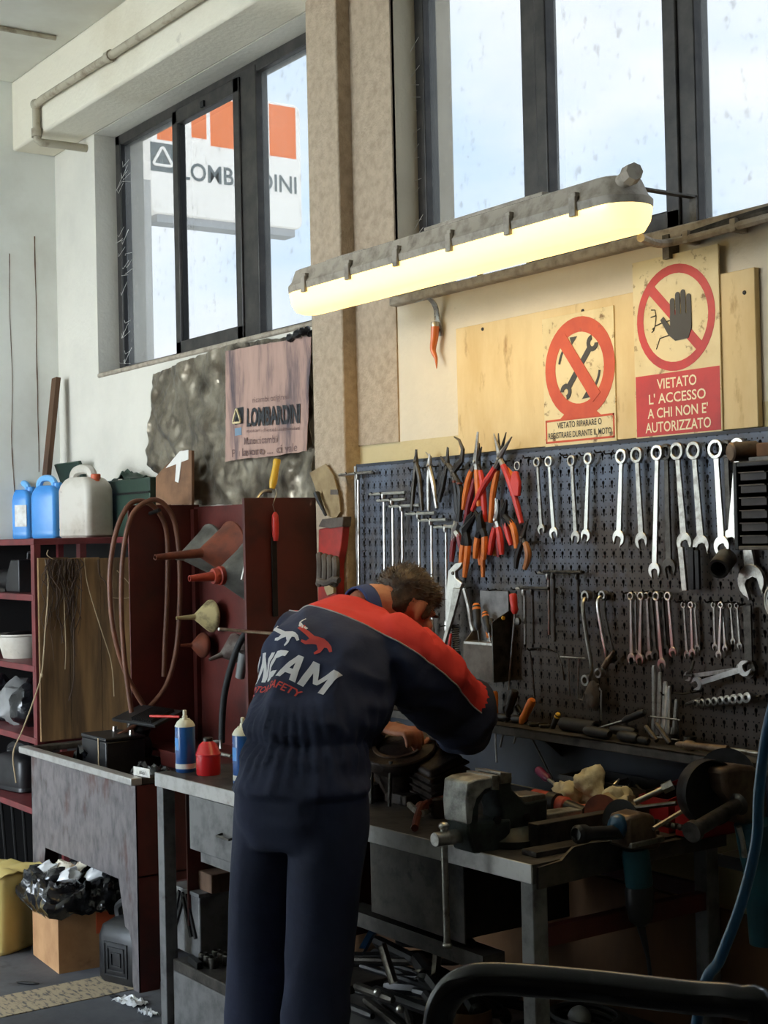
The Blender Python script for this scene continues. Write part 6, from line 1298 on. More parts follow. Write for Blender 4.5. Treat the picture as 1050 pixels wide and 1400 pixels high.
pl = [pz_(*q, -.10) for q in ((205, 720), (400, 680), (385, 850), (355, 1000), (355, 1300), (200, 1300))]; MB().prism([(p.x, p.z) for p in pl], -.10, -.068).wpart('pouch', 'holster_red', t, bevel=.004)
pl = [pz_(*q, -.104) for q in ((205, 700), (235, 640), (405, 620), (398, 700), (300, 715))]; MB().prism([(p.x, p.z) for p in pl], -.105, -.068).wpart('collar', 'leather', t, bevel=.003)
for k in range(4):
    if k == 0: GL = thing('work_glove', 'dirty grey work glove folded over the red holster', 'glove', pz_(300, 1160, -.115))
    x = 215+42*k; pts = bez([pz_(x, 920+12*k, -.112), pz_(x+6, 1000, -.122), pz_(x+4, 1110, -.118), pz_(x-5, 1160, -.112)], 4); MB().tube(pts, [.0135]*len(pts), 8).wpart('finger', 'leather', GL)
pts = bez([pz_(210, 1130, -.13), pz_(270, 1150, -.135), pz_(330, 1120, -.13), pz_(370, 1130, -.125)], 4); MB().tube(pts, [.012]*len(pts), 8).wpart('cuff', 'leather', GL)
pl = [pz_(*q, -.135) for q in ((255, 1145), (330, 1190), (330, 1230), (280, 1250), (258, 1200))]; MB().prism([(p.x, p.z) for p in pl], -.137, -.126).solo('leather_tag', 'burlap', 'pale leather tag dangling below the glove', 'tag')
# ================================================================== on and around the workbench
# ------------------------------------------------------------------ bench vise (its screw points out of the bench)
VX = -2.83; VW = .098
def vp(x, y, X=None): q = atx(x, y, VX if X is None else X); return (q.y, q.z)
vise = thing('bench_vise', 'heavy grey-green bench vise with worn bright jaw at the bench corner', 'vise', (VX-VW/2, -.6, BZ))
def vpoly(name, px, x0, x1, m, bev=.004): return MB().prism([vp(*q) for q in px], x0, x1, 'x').wpart(name, m, vise, bevel=bev)
yj = vp(640, 1100)[0]
# moving jaw with its hook-shaped cheek
vpoly('moving_jaw', ((645, 1078), (668, 1072), (676, 1080), (664, 1088), (657, 1102), (656, 1124), (700, 1120), (700, 1164), (650, 1168), (641, 1140), (640, 1105)), VX-VW+.010, VX-.003, 'vise_green', .006)
vpoly('jaw_block', ((640, 1070), (650, 1065), (680, 1061), (681, 1074), (664, 1080), (653, 1092), (648, 1108), (646, 1126), (640, 1129), (638, 1100)), VX-VW, VX, 'cast_grey', .006)
vpoly('jaw_plate', ((672, 1060), (682, 1060), (682, 1080), (672, 1080)), VX-VW-.002, VX+.002, 'steel', .001)
vpoly('fixed_jaw', ((683, 1058), (700, 1060), (704, 1080), (722, 1098), (752, 1092), (752, 1156), (690, 1160), (690, 1110), (684, 1090)), VX-VW+.008, VX-.008, 'vise_green', .006)
vpoly('jaw_plate', ((684, 1056), (699, 1057), (699, 1070), (684, 1072)), VX-VW-.002, VX+.002, 'steel', .001)
vpoly('anvil', ((716, 1090), (750, 1086), (752, 1098), (722, 1100)), VX-VW+.012, VX-.012, 'steel', .003)
vpoly('slide_bar', ((660, 1128), (805, 1108), (805, 1146), (660, 1166)), VX-VW+.022, VX-.022, 'cast_grey', .004)
yb = vp(715, 1160)[0]; MB().lathe([(.085, 0), (.088, .004), (.088, .018), (.07, .026), (.05, .045), (0, .045)], 28, (VX-VW/2, yb, BZ)).wpart('swivel_base', 'vise_green', vise)
sx_ = VX-VW/2; sz = vp(602, 1147, sx_)[1]
MB().cyl((sx_, vp(650, 1140)[0], sz), (sx_, vp(594, 1147, sx_)[0], sz), .018, n=18).wpart('screw_boss', 'steel', vise, bevel=.002)
hyb = vp(607, 1147, sx_)[0]; zb_ = vp(610, 1292, sx_)[1]
MB().cyl((sx_+.0, hyb, sz+.030), (sx_+.004, hyb, zb_), .0085, n=12).wpart('handle_bar', 'steel', vise)
MB().ell((sx_, hyb, sz+.030), .014, .014, .010).wpart('handle_knob', 'steel', vise); MB().ell((sx_+.004, hyb, zb_), .0125, .0125, .009).wpart('handle_knob', 'steel', vise)
for q in ((682, 1122), (722, 1118)): p = vp(*q); MB().lathe([(.011, 0), (.011, .006), (.006, .008), (0, .008)], 12, (VX-.009, p[0], p[1]), (1, 0, 0)).wpart('bolt', 'iron_black', vise)
# steel angle bar behind the vise
a = atz(728, 1140, BZ); 
MB().bx(-2.80, -2.765, -.60, -.22, BZ, BZ+.062).solo('steel_channel', 'bench_steel', 'long square steel bar lying on the bench behind the vise', 'bar', bevel=.002)
MB().bx(-2.755, -2.70, -.66, -.25, BZ, BZ+.014).solo('flat_steel_bar', 'bench_steel', 'flat steel bar on the bench edge right of the vise', 'bar', bevel=.002)
# wrench on the bench corner
c = atz(742, 1167, BZ+.004); d_ = atz(790, 1154, BZ+.004)
t = thing('bench_wrench', 'short bright wrench lying on the bench corner beside the vise', 'wrench', c, frame((0, 0, 1), (d_-c)))
L_ = (d_-c).length; mb = MB(); mb.M = Matrix.Rotation(radians(-90), 4, 'X'); jaw(mb, .012, 0, .016, pi+.2, -.005, .005); mb.prism([(.022, -.006), (L_, -.005), (L_, .005), (.022, .006)], -.003, .003); mb.annulus(L_+.012, 0, .007, .013, -.005, .005); mb.part('steel_body', 'steel_bright', t)

# ------------------------------------------------------------------ engine being repaired
c = at(548, 1075, -.47); ex, ey = c.x-.01, -.47
t = thing('engine_block', 'greasy brown small engine with round gasket face on the bench', 'engine', (ex, ey, BZ))
Re = frame((.25, -.28, 1)); Me = Matrix.Translation((ex, ey, BZ+.155)) @ Re.to_4x4()
mb = MB(); mb.M = Me; mb.lathe([(.05, -.13), (.075, -.12), (.085, -.05), (.10, -.04), (.112, -.02), (.112, .0), (.108, .004), (0, .004)], 28); mb.wpart('crankcase', 'engine_brown', t)
mb = MB(); mb.M = Me; mb.annulus(0, 0, .066, .078, 0, 0); mb.v = []; mb.f = []; mb.mi = []
mb.lathe([(.064, .004), (.064, .009), (.074, .009), (.074, .004)], 32); mb.wpart('gasket_ring', 'brass_dull', t)
mb = MB(); mb.M = Me; mb.lathe([(.06, .004), (.045, .010), (.02, .012), (0, .014)], 20); mb.wpart('piston_crown', 'engine_brown', t)
mb = MB(); mb.M = Me; mb.bx(.04, .17, -.02, .11, -.14, -.01); mb.wpart('cylinder_housing', 'engine_brown', t, bevel=.012)
for k in range(5): mb = MB(); mb.M = Me; mb.bx(.045, .178, -.028, .118, -.13+.024*k, -.124+.024*k); mb.wpart('cooling_fin', 'engine_brown', t)
mb = MB(); mb.M = Me; mb.bx(-.13, -.03, .0, .10, -.03, .006); mb.wpart('flange', 'engine_brown', t, bevel=.006)
for x, y in ((-.075, -.05), (-.02, -.085), (.05, -.07)): MB().cyl((ex+x, ey+y, BZ), (ex+x*1.05+.01, ey+y, BZ+.13), .006, n=8).wpart('stud', 'steel_dark', t)
MB().bx(ex-.06, ex+.09, ey-.04, ey+.08, BZ, BZ+.03).wpart('base', 'engine_brown', t, bevel=.004)
for k, (x, y) in enumerate(((.055, .10), (.115, .085))):
    mb = MB(); mb.M = Me; mb.tube([(x+.026*cos(a), y+.018*sin(a), .016) for a in [2*pi*i/16 for i in range(16)]], .004, 6, closed=True); mb.wpart('eyelet', 'steel_dark', t)
a = at(580, 1022, -.45)
pts = [at(526, 1028, -.47), at(545, 1032, -.46), at(556, 1034, -.46)]
t = thing('feeler_blade', 'shiny thin steel blade laid across the engine top', 'blade', pts[0])
MB().tube(pts, [.013, .006, .003], 6).wpart('blade', 'steel_bright', t)
p = at(604, 1041, -.38); q = at(634, 1044, -.33); t = thing('bright_chisel', 'small bright chisel lying behind the engine', 'chisel', (p+q)/2); MB().tube([p, p.lerp(q, .4), p.lerp(q, .45), q], [.010, .009, .004, .003], 8).wpart('blade', 'steel_bright', t)
# pipe grips in front of the engine
c = atz(575, 1118, BZ+.01)
t = thing('slip_pliers', 'rusty pliers with crossed arms lying on the bench beside the vise', 'pliers', (c.x, c.y, BZ))
P = lambda x, y, h=.015: atz(x, y, BZ+h)
MB().tube(bez([P(567, 1132), P(572, 1112, .03), P(580, 1100, .04), P(605, 1092, .03)], 5), .010, 8).wpart('arm', 'copper_dirty', t); MB().tube(bez([P(600, 1100), P(585, 1108, .02), P(574, 1112, .03), P(560, 1100, .03)], 5), .009, 8).wpart('arm', 'steel', t)
MB().ell(P(577, 1105, .03), .02, .02, .02).wpart('joint', 'copper_dirty', t)
for k, (px, py, r) in enumerate(((505, 1072, .03), (512, 1095, .025), (500, 1055, .022), (600, 1118, .022))):
    c = atz(px, py, BZ); MB().lathe([(r*.8, 0), (r, .01), (r*.7, .04), (r*.8, .05), (r*.4, .055), (.0, .05)], 14, (c.x, c.y, BZ)).solo('engine_part', 'engine_brown' if k % 2 else 'brass_dull', ('turned brass-coloured part', 'dark turned hub', 'small pale bushing', 'brown knob')[k]+' on the bench '+('left of the engine', 'in front of the engine', 'behind the engine', 'by the vise jaw')[k], 'engine part')
MB().tube([P(600, 1085, .01), P(628, 1080, .01)], .006, 8).solo('small_pin', 'funnel_red', 'thin red and white pin lying behind the vise jaw', 'pin')
p = P(765, 1047, .02); driver('purple-handled screwdriver lying on the back of the bench', at(735, 1052, -.20), at(750, 1066, -.22), at(768, 1080, -.24), 'purple', .013, sr=.005)
# ------------------------------------------------------------------ rags, orange grinder body, discs, boxes, red trays
def rag(lab, px, py, Y, rx, ry, rz, m, seed, z=None):
    c = at(px, py, Y); zc = (z if z is not None else BZ)+rz*.8; mb = MB(); mb.ell((c.x, Y, zc), rx, ry, rz, None, 26, 18); o_ = Vector((c.x, Y, zc))
    mb.v = [p+(p-o_)*(.75*fbm(p.x*19+seed, p.y*19, p.z*19, 5)) for p in mb.v]; mb.v = [Vector((p.x, p.y, max(p.z, (z if z is not None else BZ)))) for p in mb.v]
    mb.solo('cotton_rag', m, lab, 'rag', 'rags on the bench', smooth=70)
rag('cream cotton rag, left end of the rag pile on the bench', 781, 1078, -.24, .055, .05, .035, 'rag', 1.0, BZ+.03)
rag('cream rag bunched highest in the middle of the pile', 806, 1070, -.22, .045, .04, .055, 'rag', 9.0, BZ+.03)
rag('cream rag, right part of the pile near the black box', 848, 1085, -.24, .06, .05, .045, 'rag', 17.0, BZ+.02)
rag('brownish soiled rag in front of the cream rags', 832, 1092, -.28, .06, .04, .035, 'burlap', 23.0, BZ+.01)
rag('pinkish rag crumpled under the cream ones', 790, 1094, -.29, .06, .04, .028, 'rag_pink', 31.0)
rag('small pink rag beside the steel bar end', 812, 1125, -.36, .03, .03, .025, 'rag_pink', 37.0)
a = at(733, 1092, -.33); t = thing('small_grinder', 'orange and black straight grinder lying behind the vise', 'grinder', (a.x+.06, -.33, BZ))
MB().lathe([(.018, 0), (.026, .01), (.027, .07), (.023, .085), (.024, .13), (.016, .14), (0, .14)], 16, (a.x-.02, -.33, BZ+.05), (1, .1, -.05)).wpart('body', 'funnel_red', t); MB().lathe([(.028, 0), (.028, .03), (.02, .034)], 16, (a.x+.05, -.325, BZ+.048), (1, .1, -.05)).wpart('collar', 'plastic_black', t)
MB().cyl((a.x+.1, -.32, BZ+.045), (a.x+.17, -.31, BZ+.03), .02).wpart('tail', 'plastic_black', t)
c = at(822, 1110, -.33); MB().lathe([(.012, 0), (.045, .0), (.045, .003), (.012, .003)], 26, (c.x, -.33, BZ+.05), (.5, -.8, .25)).solo('cutting_disc', 'copper_dirty', 'small rusty cutting disc leaning against the rags', 'disc')
bx0 = at(793, 1060, -.12).x; bx1 = at(858, 1060, -.12).x; bz = at(800, 1058, -.14).z
t = thing('black_box', 'open black metal box of odds and ends at the back of the bench', 'box', ((bx0+bx1)/2, -.12, BZ))
for q in ((bx0, bx1+.15, -.20, -.196), (bx0, bx1+.15, -.07, -.066), (bx0, bx0+.004, -.196, -.07), (bx1+.146, bx1+.15, -.196, -.07)): MB().bx(*q, BZ, bz).wpart('side', 'plastic_black', t)
MB().bx(bx0, bx1+.15, -.196, -.07, BZ, BZ+.004).wpart('bottom', 'plastic_black', t)
random.seed(8)
for k in range(7):
    x = bx0+.03+.05*k; a = Vector((x, -.17+.01*(k % 3), bz-.02)); b = a+Vector((random.uniform(-.06, .08), random.uniform(.0, .06), random.uniform(.01, .035))); MB().tube([a, b], [.006, .004], 7).solo('scrap_rod', ('steel', 'steel_dark', 'iron_black')[k % 3], '%s odd rod from the left sticking out of the black box' % ORD[k], 'rod', 'rods in the black box')
for k, (x0, y0, x1, y1) in enumerate(((866, 1092, 905, 1070), (915, 1100, 945, 1078))):
    a = at(x0, y0, -.24); b = at(x1, y1, -.24); t = thing('red_tray', '%s red plastic parts tray at the back of the bench' % ('left' if k == 0 else 'right'), 'tray', ((a.x+b.x)/2, -.2, BZ), None, 'red trays')
    z_ = BZ; hx_ = b.x-a.x
    MB().bx(a.x, b.x, -.22, -.216, z_, z_+.085).wpart('front', 'tray_red', t); MB().bx(a.x, b.x, -.07, -.066, z_, z_+.11).wpart('back', 'tray_red', t)
    for x in (a.x, b.x-.004): MB().prism([(-.216, z_), (-.07, z_), (-.07, z_+.11), (-.216, z_+.085)], x, x+.004, 'x').wpart('side', 'tray_red', t)
    MB().bx(a.x, b.x, -.216, -.07, z_, z_+.004).wpart('bottom', 'tray_red', t)
a = at(868, 1097, -.32); b = at(906, 1079, -.27); t = thing('ratchet_bar', 'steel socket extension bar leaning over the red tray', 'bar', a)
MB().tube([a, b], .0075, 10).wpart('bar', 'steel', t); MB().cyl(b, b+(b-a).normalized()*.028, .014, n=6).wpart('socket', 'steel', t)
MB().tube([at(868, 1105, -.34), at(925, 1098, -.30)], .006, 8).solo('thin_bar', 'steel_dark', 'dark thin bar lying in front of the red trays', 'bar')
a = at(893, 1133, -.45); b = at(943, 1103, -.33); MB().tube([a, b], .0055, 8).solo('bright_rod', 'steel_bright', 'bright rod slanting from the bench edge past the red trays', 'rod')
for k in range(5): c = at(900+9*k, 1103+2*(k % 2), -.28); MB().lathe([(.007, 0), (.008, .002), (.008, .02), (.005, .022), (0, .022)], 10, (c.x, -.28, BZ+.04), (0, -1, .2)).solo('loose_socket', 'steel_dark', '%s loose socket from the left in front of the right red tray' % ORD[k], 'socket', 'loose sockets')
# ------------------------------------------------------------------ small angle grinder hanging at the bench end
gx = -2.60
def gp(x, y, X=gx): return atx(x, y, X)
t = thing('angle_grinder', 'teal angle grinder hanging head up at the right bench end', 'grinder', gp(875, 1265))
a = gp(868, 1160); b = gp(874, 1210); c = gp(876, 1266)
MB().tube([a, a.lerp(b, .15), b, b+Vector((0, 0, -.004))], [.030, .034, .033, .028], 16).wpart('motor_body', 'teal', t)
MB().tube([b, b.lerp(c, .1), b.lerp(c, .55), b.lerp(c, .85), c], [.031, .035, .034, .028, .012], 16).wpart('rear_grip', 'plastic_black', t)
MB().tube(bez([c, gp(884, 1300), gp(888, 1325), gp(892, 1375)], 5), [.010, .010, .009, .008, .007, .006, .005, .005, .005, .005, .005, .005, .005, .005, .005, .005], 8).wpart('cable', 'rubber', t)
hd = gp(868, 1125); MB().prism([(p.y, p.z) for p in [gp(*q) for q in ((848, 1114), (868, 1108), (884, 1112), (888, 1140), (895, 1146), (890, 1160), (850, 1160), (846, 1130))]], gx-.04, gx+.03, 'x').wpart('gear_head', 'brass_dull', t, bevel=.010)
MB().prism([(p.y, p.z) for p in [gp(*q) for q in ((850, 1150), (896, 1140), (896, 1148), (850, 1158))]], gx-.043, gx+.033, 'x').wpart('head_flange', 'steel', t, bevel=.003)
MB().lathe([(.010, 0), (.050, .0), (.050, .004), (.010, .004)], 32, gp(849, 1121, gx-.05), (.25, -.9, .2)).wpart('disc', 'iron_black', t)
a = gp(857, 1137); b = gp(787, 1141, gx+.02); d_ = (b-a); Lg = d_.length
MB().lathe([(.012, 0), (.020, .006), (.017, .02), (.0165, Lg*.75), (.022, Lg*.82), (.022, Lg*.96), (.015, Lg), (.012, Lg-.01), (0, Lg-.01)], 18, a, d_).wpart('side_handle', 'plastic_black', t)
MB().ell(gp(845, 1130), .026, .026, .030).wpart('handle_mount', 'hose_blue', t)
# ------------------------------------------------------------------ big angle grinder clamped at the right
gx = -2.36
t = thing('angle_grinder', 'large old angle grinder with black disc guard at the right edge', 'grinder', atx(1000, 1180, gx))
a = atx(985, 1030, gx); G = lambda x, y, X=gx: atx(x, y, X)
MB().prism([(p.y, p.z) for p in [G(*q) for q in ((988, 1052), (1010, 1046), (1034, 1048), (1048, 1060), (1052, 1110), (1046, 1128), (1018, 1128), (1004, 1100), (992, 1080))]], gx-.08, gx+.0, 'x').wpart('gear_head', 'brass_dull', t, bevel=.012)
ctr = G(968, 1083, gx-.05); dr = Vector((1, -.22, .05)).normalized()
Rg = frame(dr); mb = MB(); mb.M = Matrix.Translation(ctr) @ Rg.to_4x4(); n = 26
pl = [(.0, 0)]
mb.lathe([(.0, -.02), (.074, -.02), (.076, -.016), (.076, .022), (.072, .022), (.072, -.014), (0, -.014)], 36); mb.wpart('disc_guard', 'iron_black', t)
mb = MB(); mb.M = Matrix.Translation(ctr+dr*.0) @ Rg.to_4x4(); mb.lathe([(.0, .0), (.066, .0), (.066, .005), (0, .005)], 36); mb.wpart('disc', 'iron_black', t)
a = G(1012, 1098, gx+.01); b = G(945, 1138, gx+.04); d_ = b-a; Lg = d_.length
MB().lathe([(.018, 0), (.026, .008), (.017, .016), (.018, Lg*.9), (.024, Lg*.92), (.024, Lg), (0, Lg)], 18, a, d_).wpart('side_handle', 'steel_dark', t)
MB().tube([G(1030, 1125), G(1042, 1200), G(1046, 1290)], [.045, .042, .036], 16).wpart('motor_body', 'teal', t)
MB().tube([G(1010, 1130), G(1016, 1150), G(1018, 1172)], .007, 8).wpart('lever', 'steel', t)
c = at(994, 1064, -.20); MB().lathe([(.0, 0), (.074, .0), (.074, .004), (0, .004)], 32, c, (.5, -1, .1)).solo('spare_disc', 'iron_black', 'spare black grinding disc leaning behind the large grinder', 'disc')
MB().bx(-2.46, -2.34, -.30, -.06, .84, .87).solo('wall_bracket', 'iron_black', 'black steel bracket carrying the large grinder', 'bracket')
# ------------------------------------------------------------------ below the bench
x0 = at(592, 1200, -.70).x; x1 = at(636, 1200, -.70).x; z0 = at(620, 1285, -.70).z; z1 = BZ-.05
dr_ = MB().bx(x0-.27, x1-.01, -.70, -.35, z0+.01, z1-.02).wpart('drawer', 'iron_black', bench)
MB().bx(x0-.28, x1, -.705, -.70, z0, z1).wpart('drawer_front', 'bench_steel', dr_, bevel=.003); MB().bx(x0-.45, x1+.05, -.69, -.62, z0-.06, z0-.02).wpart('bottom_rail', 'bench_steel', dr_)
MB().bx(-3.80, -3.55, -.70, -.40, .50, .80).solo('red_bin', 'red_oxide', 'dark red steel bin mounted under the bench behind the man', 'bin', bevel=.004)
random.seed(31)
k = 0
for i in range(34):
    x = random.uniform(-3.70, -3.12); y = random.uniform(-.60, -.30); z = .242+.045*(i//7); an = random.uniform(-.7, .7); L_ = random.uniform(.18, .45); r = random.choice((.010, .014, .018, .022))
    d_ = Vector((cos(an), sin(an), random.uniform(-.12, .12)))*L_/2; c = Vector((x, y, z+r))
    m = random.choice(('iron_black', 'steel_dark', 'rubber', 'iron_black', 'plastic_black'))
    MB().tube([c-d_, c-d_*.9, c+d_*.9, c+d_], [r*.7, r, r, r*.6], 8).solo('scrap_pipe', m, 'dark pipe or bar in the heap of scrap under the bench', 'pipe', 'scrap heap under the bench')
for k, (px, py, w_, ang, lab) in enumerate(((527, 1318, .05, -30, 'pale bent plate sticking out of the scrap heap under the bench'), (500, 1287, .04, 40, 'blue-tinted curved plate at the top of the scrap heap'), (577, 1330, .045, 70, 'grey curved blade standing in the scrap heap'), (593, 1322, .035, 10, 'small pale plate near the can in the scrap heap'))):
    c = at(px, py, -.60); mb = MB(); mb.M = Matrix.Translation(c) @ Matrix.Rotation(radians(ang), 4, 'Y'); mb.grid(lambda u, v: ((u-.5)*w_*.5, .02*sin(pi*u), (v-.5)*w_*2.2), 6, 6, (0, .003, 0)); mb.solo('scrap_plate', 'steel' if k != 1 else 'hose_blue', lab, 'plate', 'plates in the scrap heap')
for k, (px, py) in enumerate(((516, 1357), (547, 1380), (607, 1351))): c = at(px, py, -.62); MB().ell(c, .012, .012, .012).solo('ball_end', 'steel_bright' if k < 2 else 'grip_red', ('shiny ball end, left in the scrap heap', 'shiny ball end, lower right in the scrap heap', 'dark red cap beside the can under the bench')[k], 'ball')
c = at(640, 1340, -.55); MB().lathe([(.06, 0), (.062, .005), (.062, .15), (.058, .15), (.056, .01), (0, .01)], 22, (c.x, -.55, .24)).solo('tin_can', 'under_panel', 'brown tin can standing on the lower bench shelf', 'can')
# coiled cable lower right
c = at(800, 1392, -.45)
MB().rbox(c.x-.16, c.x+.13, -.60, -.28, 0, .40, .02).solo('parts_bin', 'plastic_black', 'black plastic bin standing under the right end of the bench', 'bin')
t = thing('cable_coil', 'coiled black cable on the black bin at the lower right', 'cable', (c.x, -.45, .40))
for k in range(5): r = .07+.012*k; MB().tube([(c.x+r*cos(a), -.45+r*.8*sin(a), .41+.014*(k % 3)) for a in [2*pi*i/24 for i in range(24)]], .007, 6, closed=True).wpart('loop', 'rubber', t)
MB().ell((c.x-.01, -.46, .43), .03, .03, .03).wpart('plug', 'grey_can', t)
# ------------------------------------------------------------------ foreground: trolley handle and blue air hose
D0 = 1.55
Lp = [atd(598, 1445, D0), atd(600, 1398, D0), atd(612, 1362, D0-.01), atd(636, 1343, D0-.02), atd(680, 1338, D0-.03), atd(800, 1347, D0-.06), atd(940, 1363, D0-.10), atd(1010, 1370, D0-.13), atd(1046, 1392, D0-.14), atd(1054, 1440, D0-.15)]
for p in (Lp[0], Lp[-1]): p.z = Lp[1].z-.08
bot0 = Vector((Lp[0].x, Lp[0].y, .05)); bot1 = Vector((Lp[-1].x, Lp[-1].y, .05))
t = thing('trolley', 'shiny dark steel tube handle of a trolley in the foreground', 'trolley', ((bot0.x+bot1.x)/2, (bot0.y+bot1.y)/2, 0))
pts = [bot0]+bez([Vector((Lp[0].x, Lp[0].y, Lp[0].z))]+Lp[1:-1]+[Lp[-1]], 8)+[bot1]
MB().tube(pts, .0165, 18).wpart('handle_tube', 'chrome_dark', t)
back = (Vector((CC.x, CC.y, 0))-Vector((bot0.x, bot0.y, 0))).normalized()*.35
for p in (bot0, bot1): MB().tube([Vector((p.x, p.y, .06)), Vector((p.x, p.y, .06))+back], .015, 10).wpart('foot_tube', 'chrome_dark', t)
for p in (bot0, bot1, bot0+back, bot1+back): MB().lathe([(.012, -.012), (.045, -.012), (.05, -.006), (.05, .006), (.045, .012), (.012, .012)], 18, (p.x, p.y, .05), (1, .3, 0)).wpart('wheel', 'rubber', t)
D1 = 1.9
hp_ = [atd(1150, 700, D1), atd(1085, 880, D1), atd(1052, 985, D1), atd(1038, 1080, D1), atd(1034, 1150, D1), atd(1015, 1230, D1), atd(985, 1310, D1), atd(955, 1385, D1)]
e = hp_[-1]; hp_ += [Vector((e.x-.12, e.y+.05, e.z*.62)), Vector((e.x-.16, e.y+.10, .3)), Vector((e.x-.14, e.y+.2, .02)), Vector((e.x+.05, e.y+.35, .012)), Vector((e.x+.4, e.y+.4, .012))]
top_ = hp_[0]; hp_ = [Vector((top_.x+.15, top_.y+.1, ZT-.01)), Vector((top_.x+.12, top_.y+.06, 2.6))]+hp_
MB().tube(bez(hp_, 8), .0075, 10).solo('air_hose', 'hose_blue', 'blue air hose hanging from the ceiling at the right edge', 'hose')
# ================================================================== the man at the bench
FW = Vector((-.35, .937, 0)); RT_ = Vector((.937, .35, 0)); UPV = Vector((0, 0, 1))
H = Vector((-3.30, -.95, .98)); WA = Vector((-3.315, -.915, 1.115)); CH = Vector((-3.375, -.80, 1.29)); UC = Vector((-3.415, -.705, 1.375)); NK = Vector((-3.44, -.645, 1.43))
rU = Vector((.925, .34, -.13)).normalized()
RS = UC+rU*.185-UPV*.02; LS = UC-rU*.175-UPV*.045
RE = Vector((-3.29, -.41, 1.13)); RWr = Vector((-3.47, -.34, 1.06))
LE = Vector((-3.72, -.60, 1.13)); LWr = at(524, 994, -.50)
RH = H+RT_*.095; LH = H-RT_*.095
RK = Vector((-3.215, -.955, .52)); RA = Vector((-3.215, -1.0, .11)); LK = Vector((-3.425, -1.01, .52)); LA = Vector((-3.42, -1.04, .11))
def loft(mb, secs, n=24):
    vs = []; fs = []
    for c, a, b in secs:
        for k in range(n): t = 2*pi*k/n; vs.append(c+a*cos(t)+b*sin(t))
    for i in range(len(secs)-1):
        for k in range(n): fs.append((i*n+k, i*n+(k+1) % n, (i+1)*n+(k+1) % n, (i+1)*n+k))
    fs += [tuple(range(n-1, -1, -1)), tuple(range((len(secs)-1)*n, len(secs)*n))]; mb.add(vs, fs)
def remeshed(mb, vox, it, name):
    me = bpy.data.meshes.new(name); me.from_pydata([tuple(v) for v in mb.v], [], mb.f)
    bm = bmesh.new(); bm.from_mesh(me); bmesh.ops.recalc_face_normals(bm, faces=bm.faces); bm.to_mesh(me); bm.free()
    o = bpy.data.objects.new(name, me); COL.objects.link(o)
    m = o.modifiers.new('r', 'REMESH'); m.mode = 'VOXEL'; m.voxel_size = vox
    if it: s = o.modifiers.new('s', 'SMOOTH'); s.factor = .5; s.iterations = it
    dg = bpy.context.evaluated_depsgraph_get(); out = bpy.data.meshes.new_from_object(o.evaluated_get(dg)); bpy.data.objects.remove(o); return out
def limb(mb, pts, rad, n=16, k=6):
    P = bez(pts, k); m = len(P)-1; R = []
    for i in range(len(P)):
        t = i/m*(len(rad)-1); j = min(int(t), len(rad)-2); R.append(rad[j]+(rad[j+1]-rad[j])*(t-j))
    mb.tube(P, R, n)
# ---- body (skin): one continuous figure under the clothes
FH = Vector((-.10, .995, 0)).normalized(); RHd = Vector((FH.y, -FH.x, 0))
HC = at(553, 829, -.50)
DF = (FH*.80-UPV*.60).normalized(); UH = (FH*.60+UPV*.80).normalized(); SD = DF.cross(UH).normalized()
if SD.dot(RHd) < 0: SD = -SD
Rhead = Matrix((SD, DF, UH)).transposed()
mb = MB()
mb.ell(HC+UH*.020-DF*.008, .075, .094, .088, Rhead, 24, 16)
mb.ell(HC-UH*.048+DF*.028, .058, .066, .068, Rhead, 20, 14)
mb.ell(HC-UH*.095+DF*.062, .030, .026, .022, Rhead, 14, 10)
mb.ell(HC-UH*.012+DF*.094, .013, .022, .022, Rhead, 12, 8); mb.ell(HC+UH*.012+DF*.086, .008, .012, .026, Rhead, 10, 8)
mb.ell(HC+UH*.026+DF*.074, .052, .018, .012, Rhead, 14, 8); mb.ell(HC-UH*.062+DF*.088, .024, .012, .010, Rhead, 12, 8)
for s in (-1, 1):
    mb.ell(HC+SD*s*.074-DF*.004-UH*.010, .007, .0155, .031, Rhead @ RZ(s*-14), 14, 10); mb.ell(HC+SD*s*.072+DF*.002-UH*.034, .009, .010, .012, Rhead, 10, 8)
    mb.ell(HC+SD*s*.045+DF*.070-UH*.022, .022, .016, .02, Rhead, 10, 8)
limb(mb, [NK-Vector((0, 0, .05))-FW*.02, NK+FW*.03+UPV*.02, HC-DF*.035-UH*.035], [.072, .058, .060])
AX = (UC-WA).normalized(); BKd = rU.cross(AX).normalized()
if BKd.dot(FW) > 0: BKd = -BKd
loft(mb, [(H, RT_*.14, FW*.10), (WA, RT_*.125, FW*.085), (CH, rU*.15, -BKd*.095), (UC, rU*.155, -BKd*.075), (NK, rU*.07, -BKd*.06)])
limb(mb, [RS-rU*.04, RS, RS.lerp(RE, .5), RE, RE.lerp(RWr, .5), RWr], [.05, .052, .045, .038, .036, .027])
limb(mb, [LS+rU*.04, LS, LS.lerp(LE, .5), LE, LE.lerp(LWr, .5), LWr], [.05, .052, .045, .038, .036, .027])
limb(mb, [H+RT_*.05, RH, RH.lerp(RK, .5), RK, RK.lerp(RA, .4), RA], [.08, .085, .07, .052, .055, .036]); limb(mb, [H-RT_*.05, LH, LH.lerp(LK, .5), LK, LK.lerp(LA, .4), LA], [.08, .085, .07, .052, .055, .036])
for A_, ft in ((RA, RT_*.05), (LA, -RT_*.05)): limb(mb, [A_, A_+FW*.03+ft*.2-UPV*.05, A_+FW*.14+ft-UPV*.075], [.036, .036, .028], 12)
nails = []
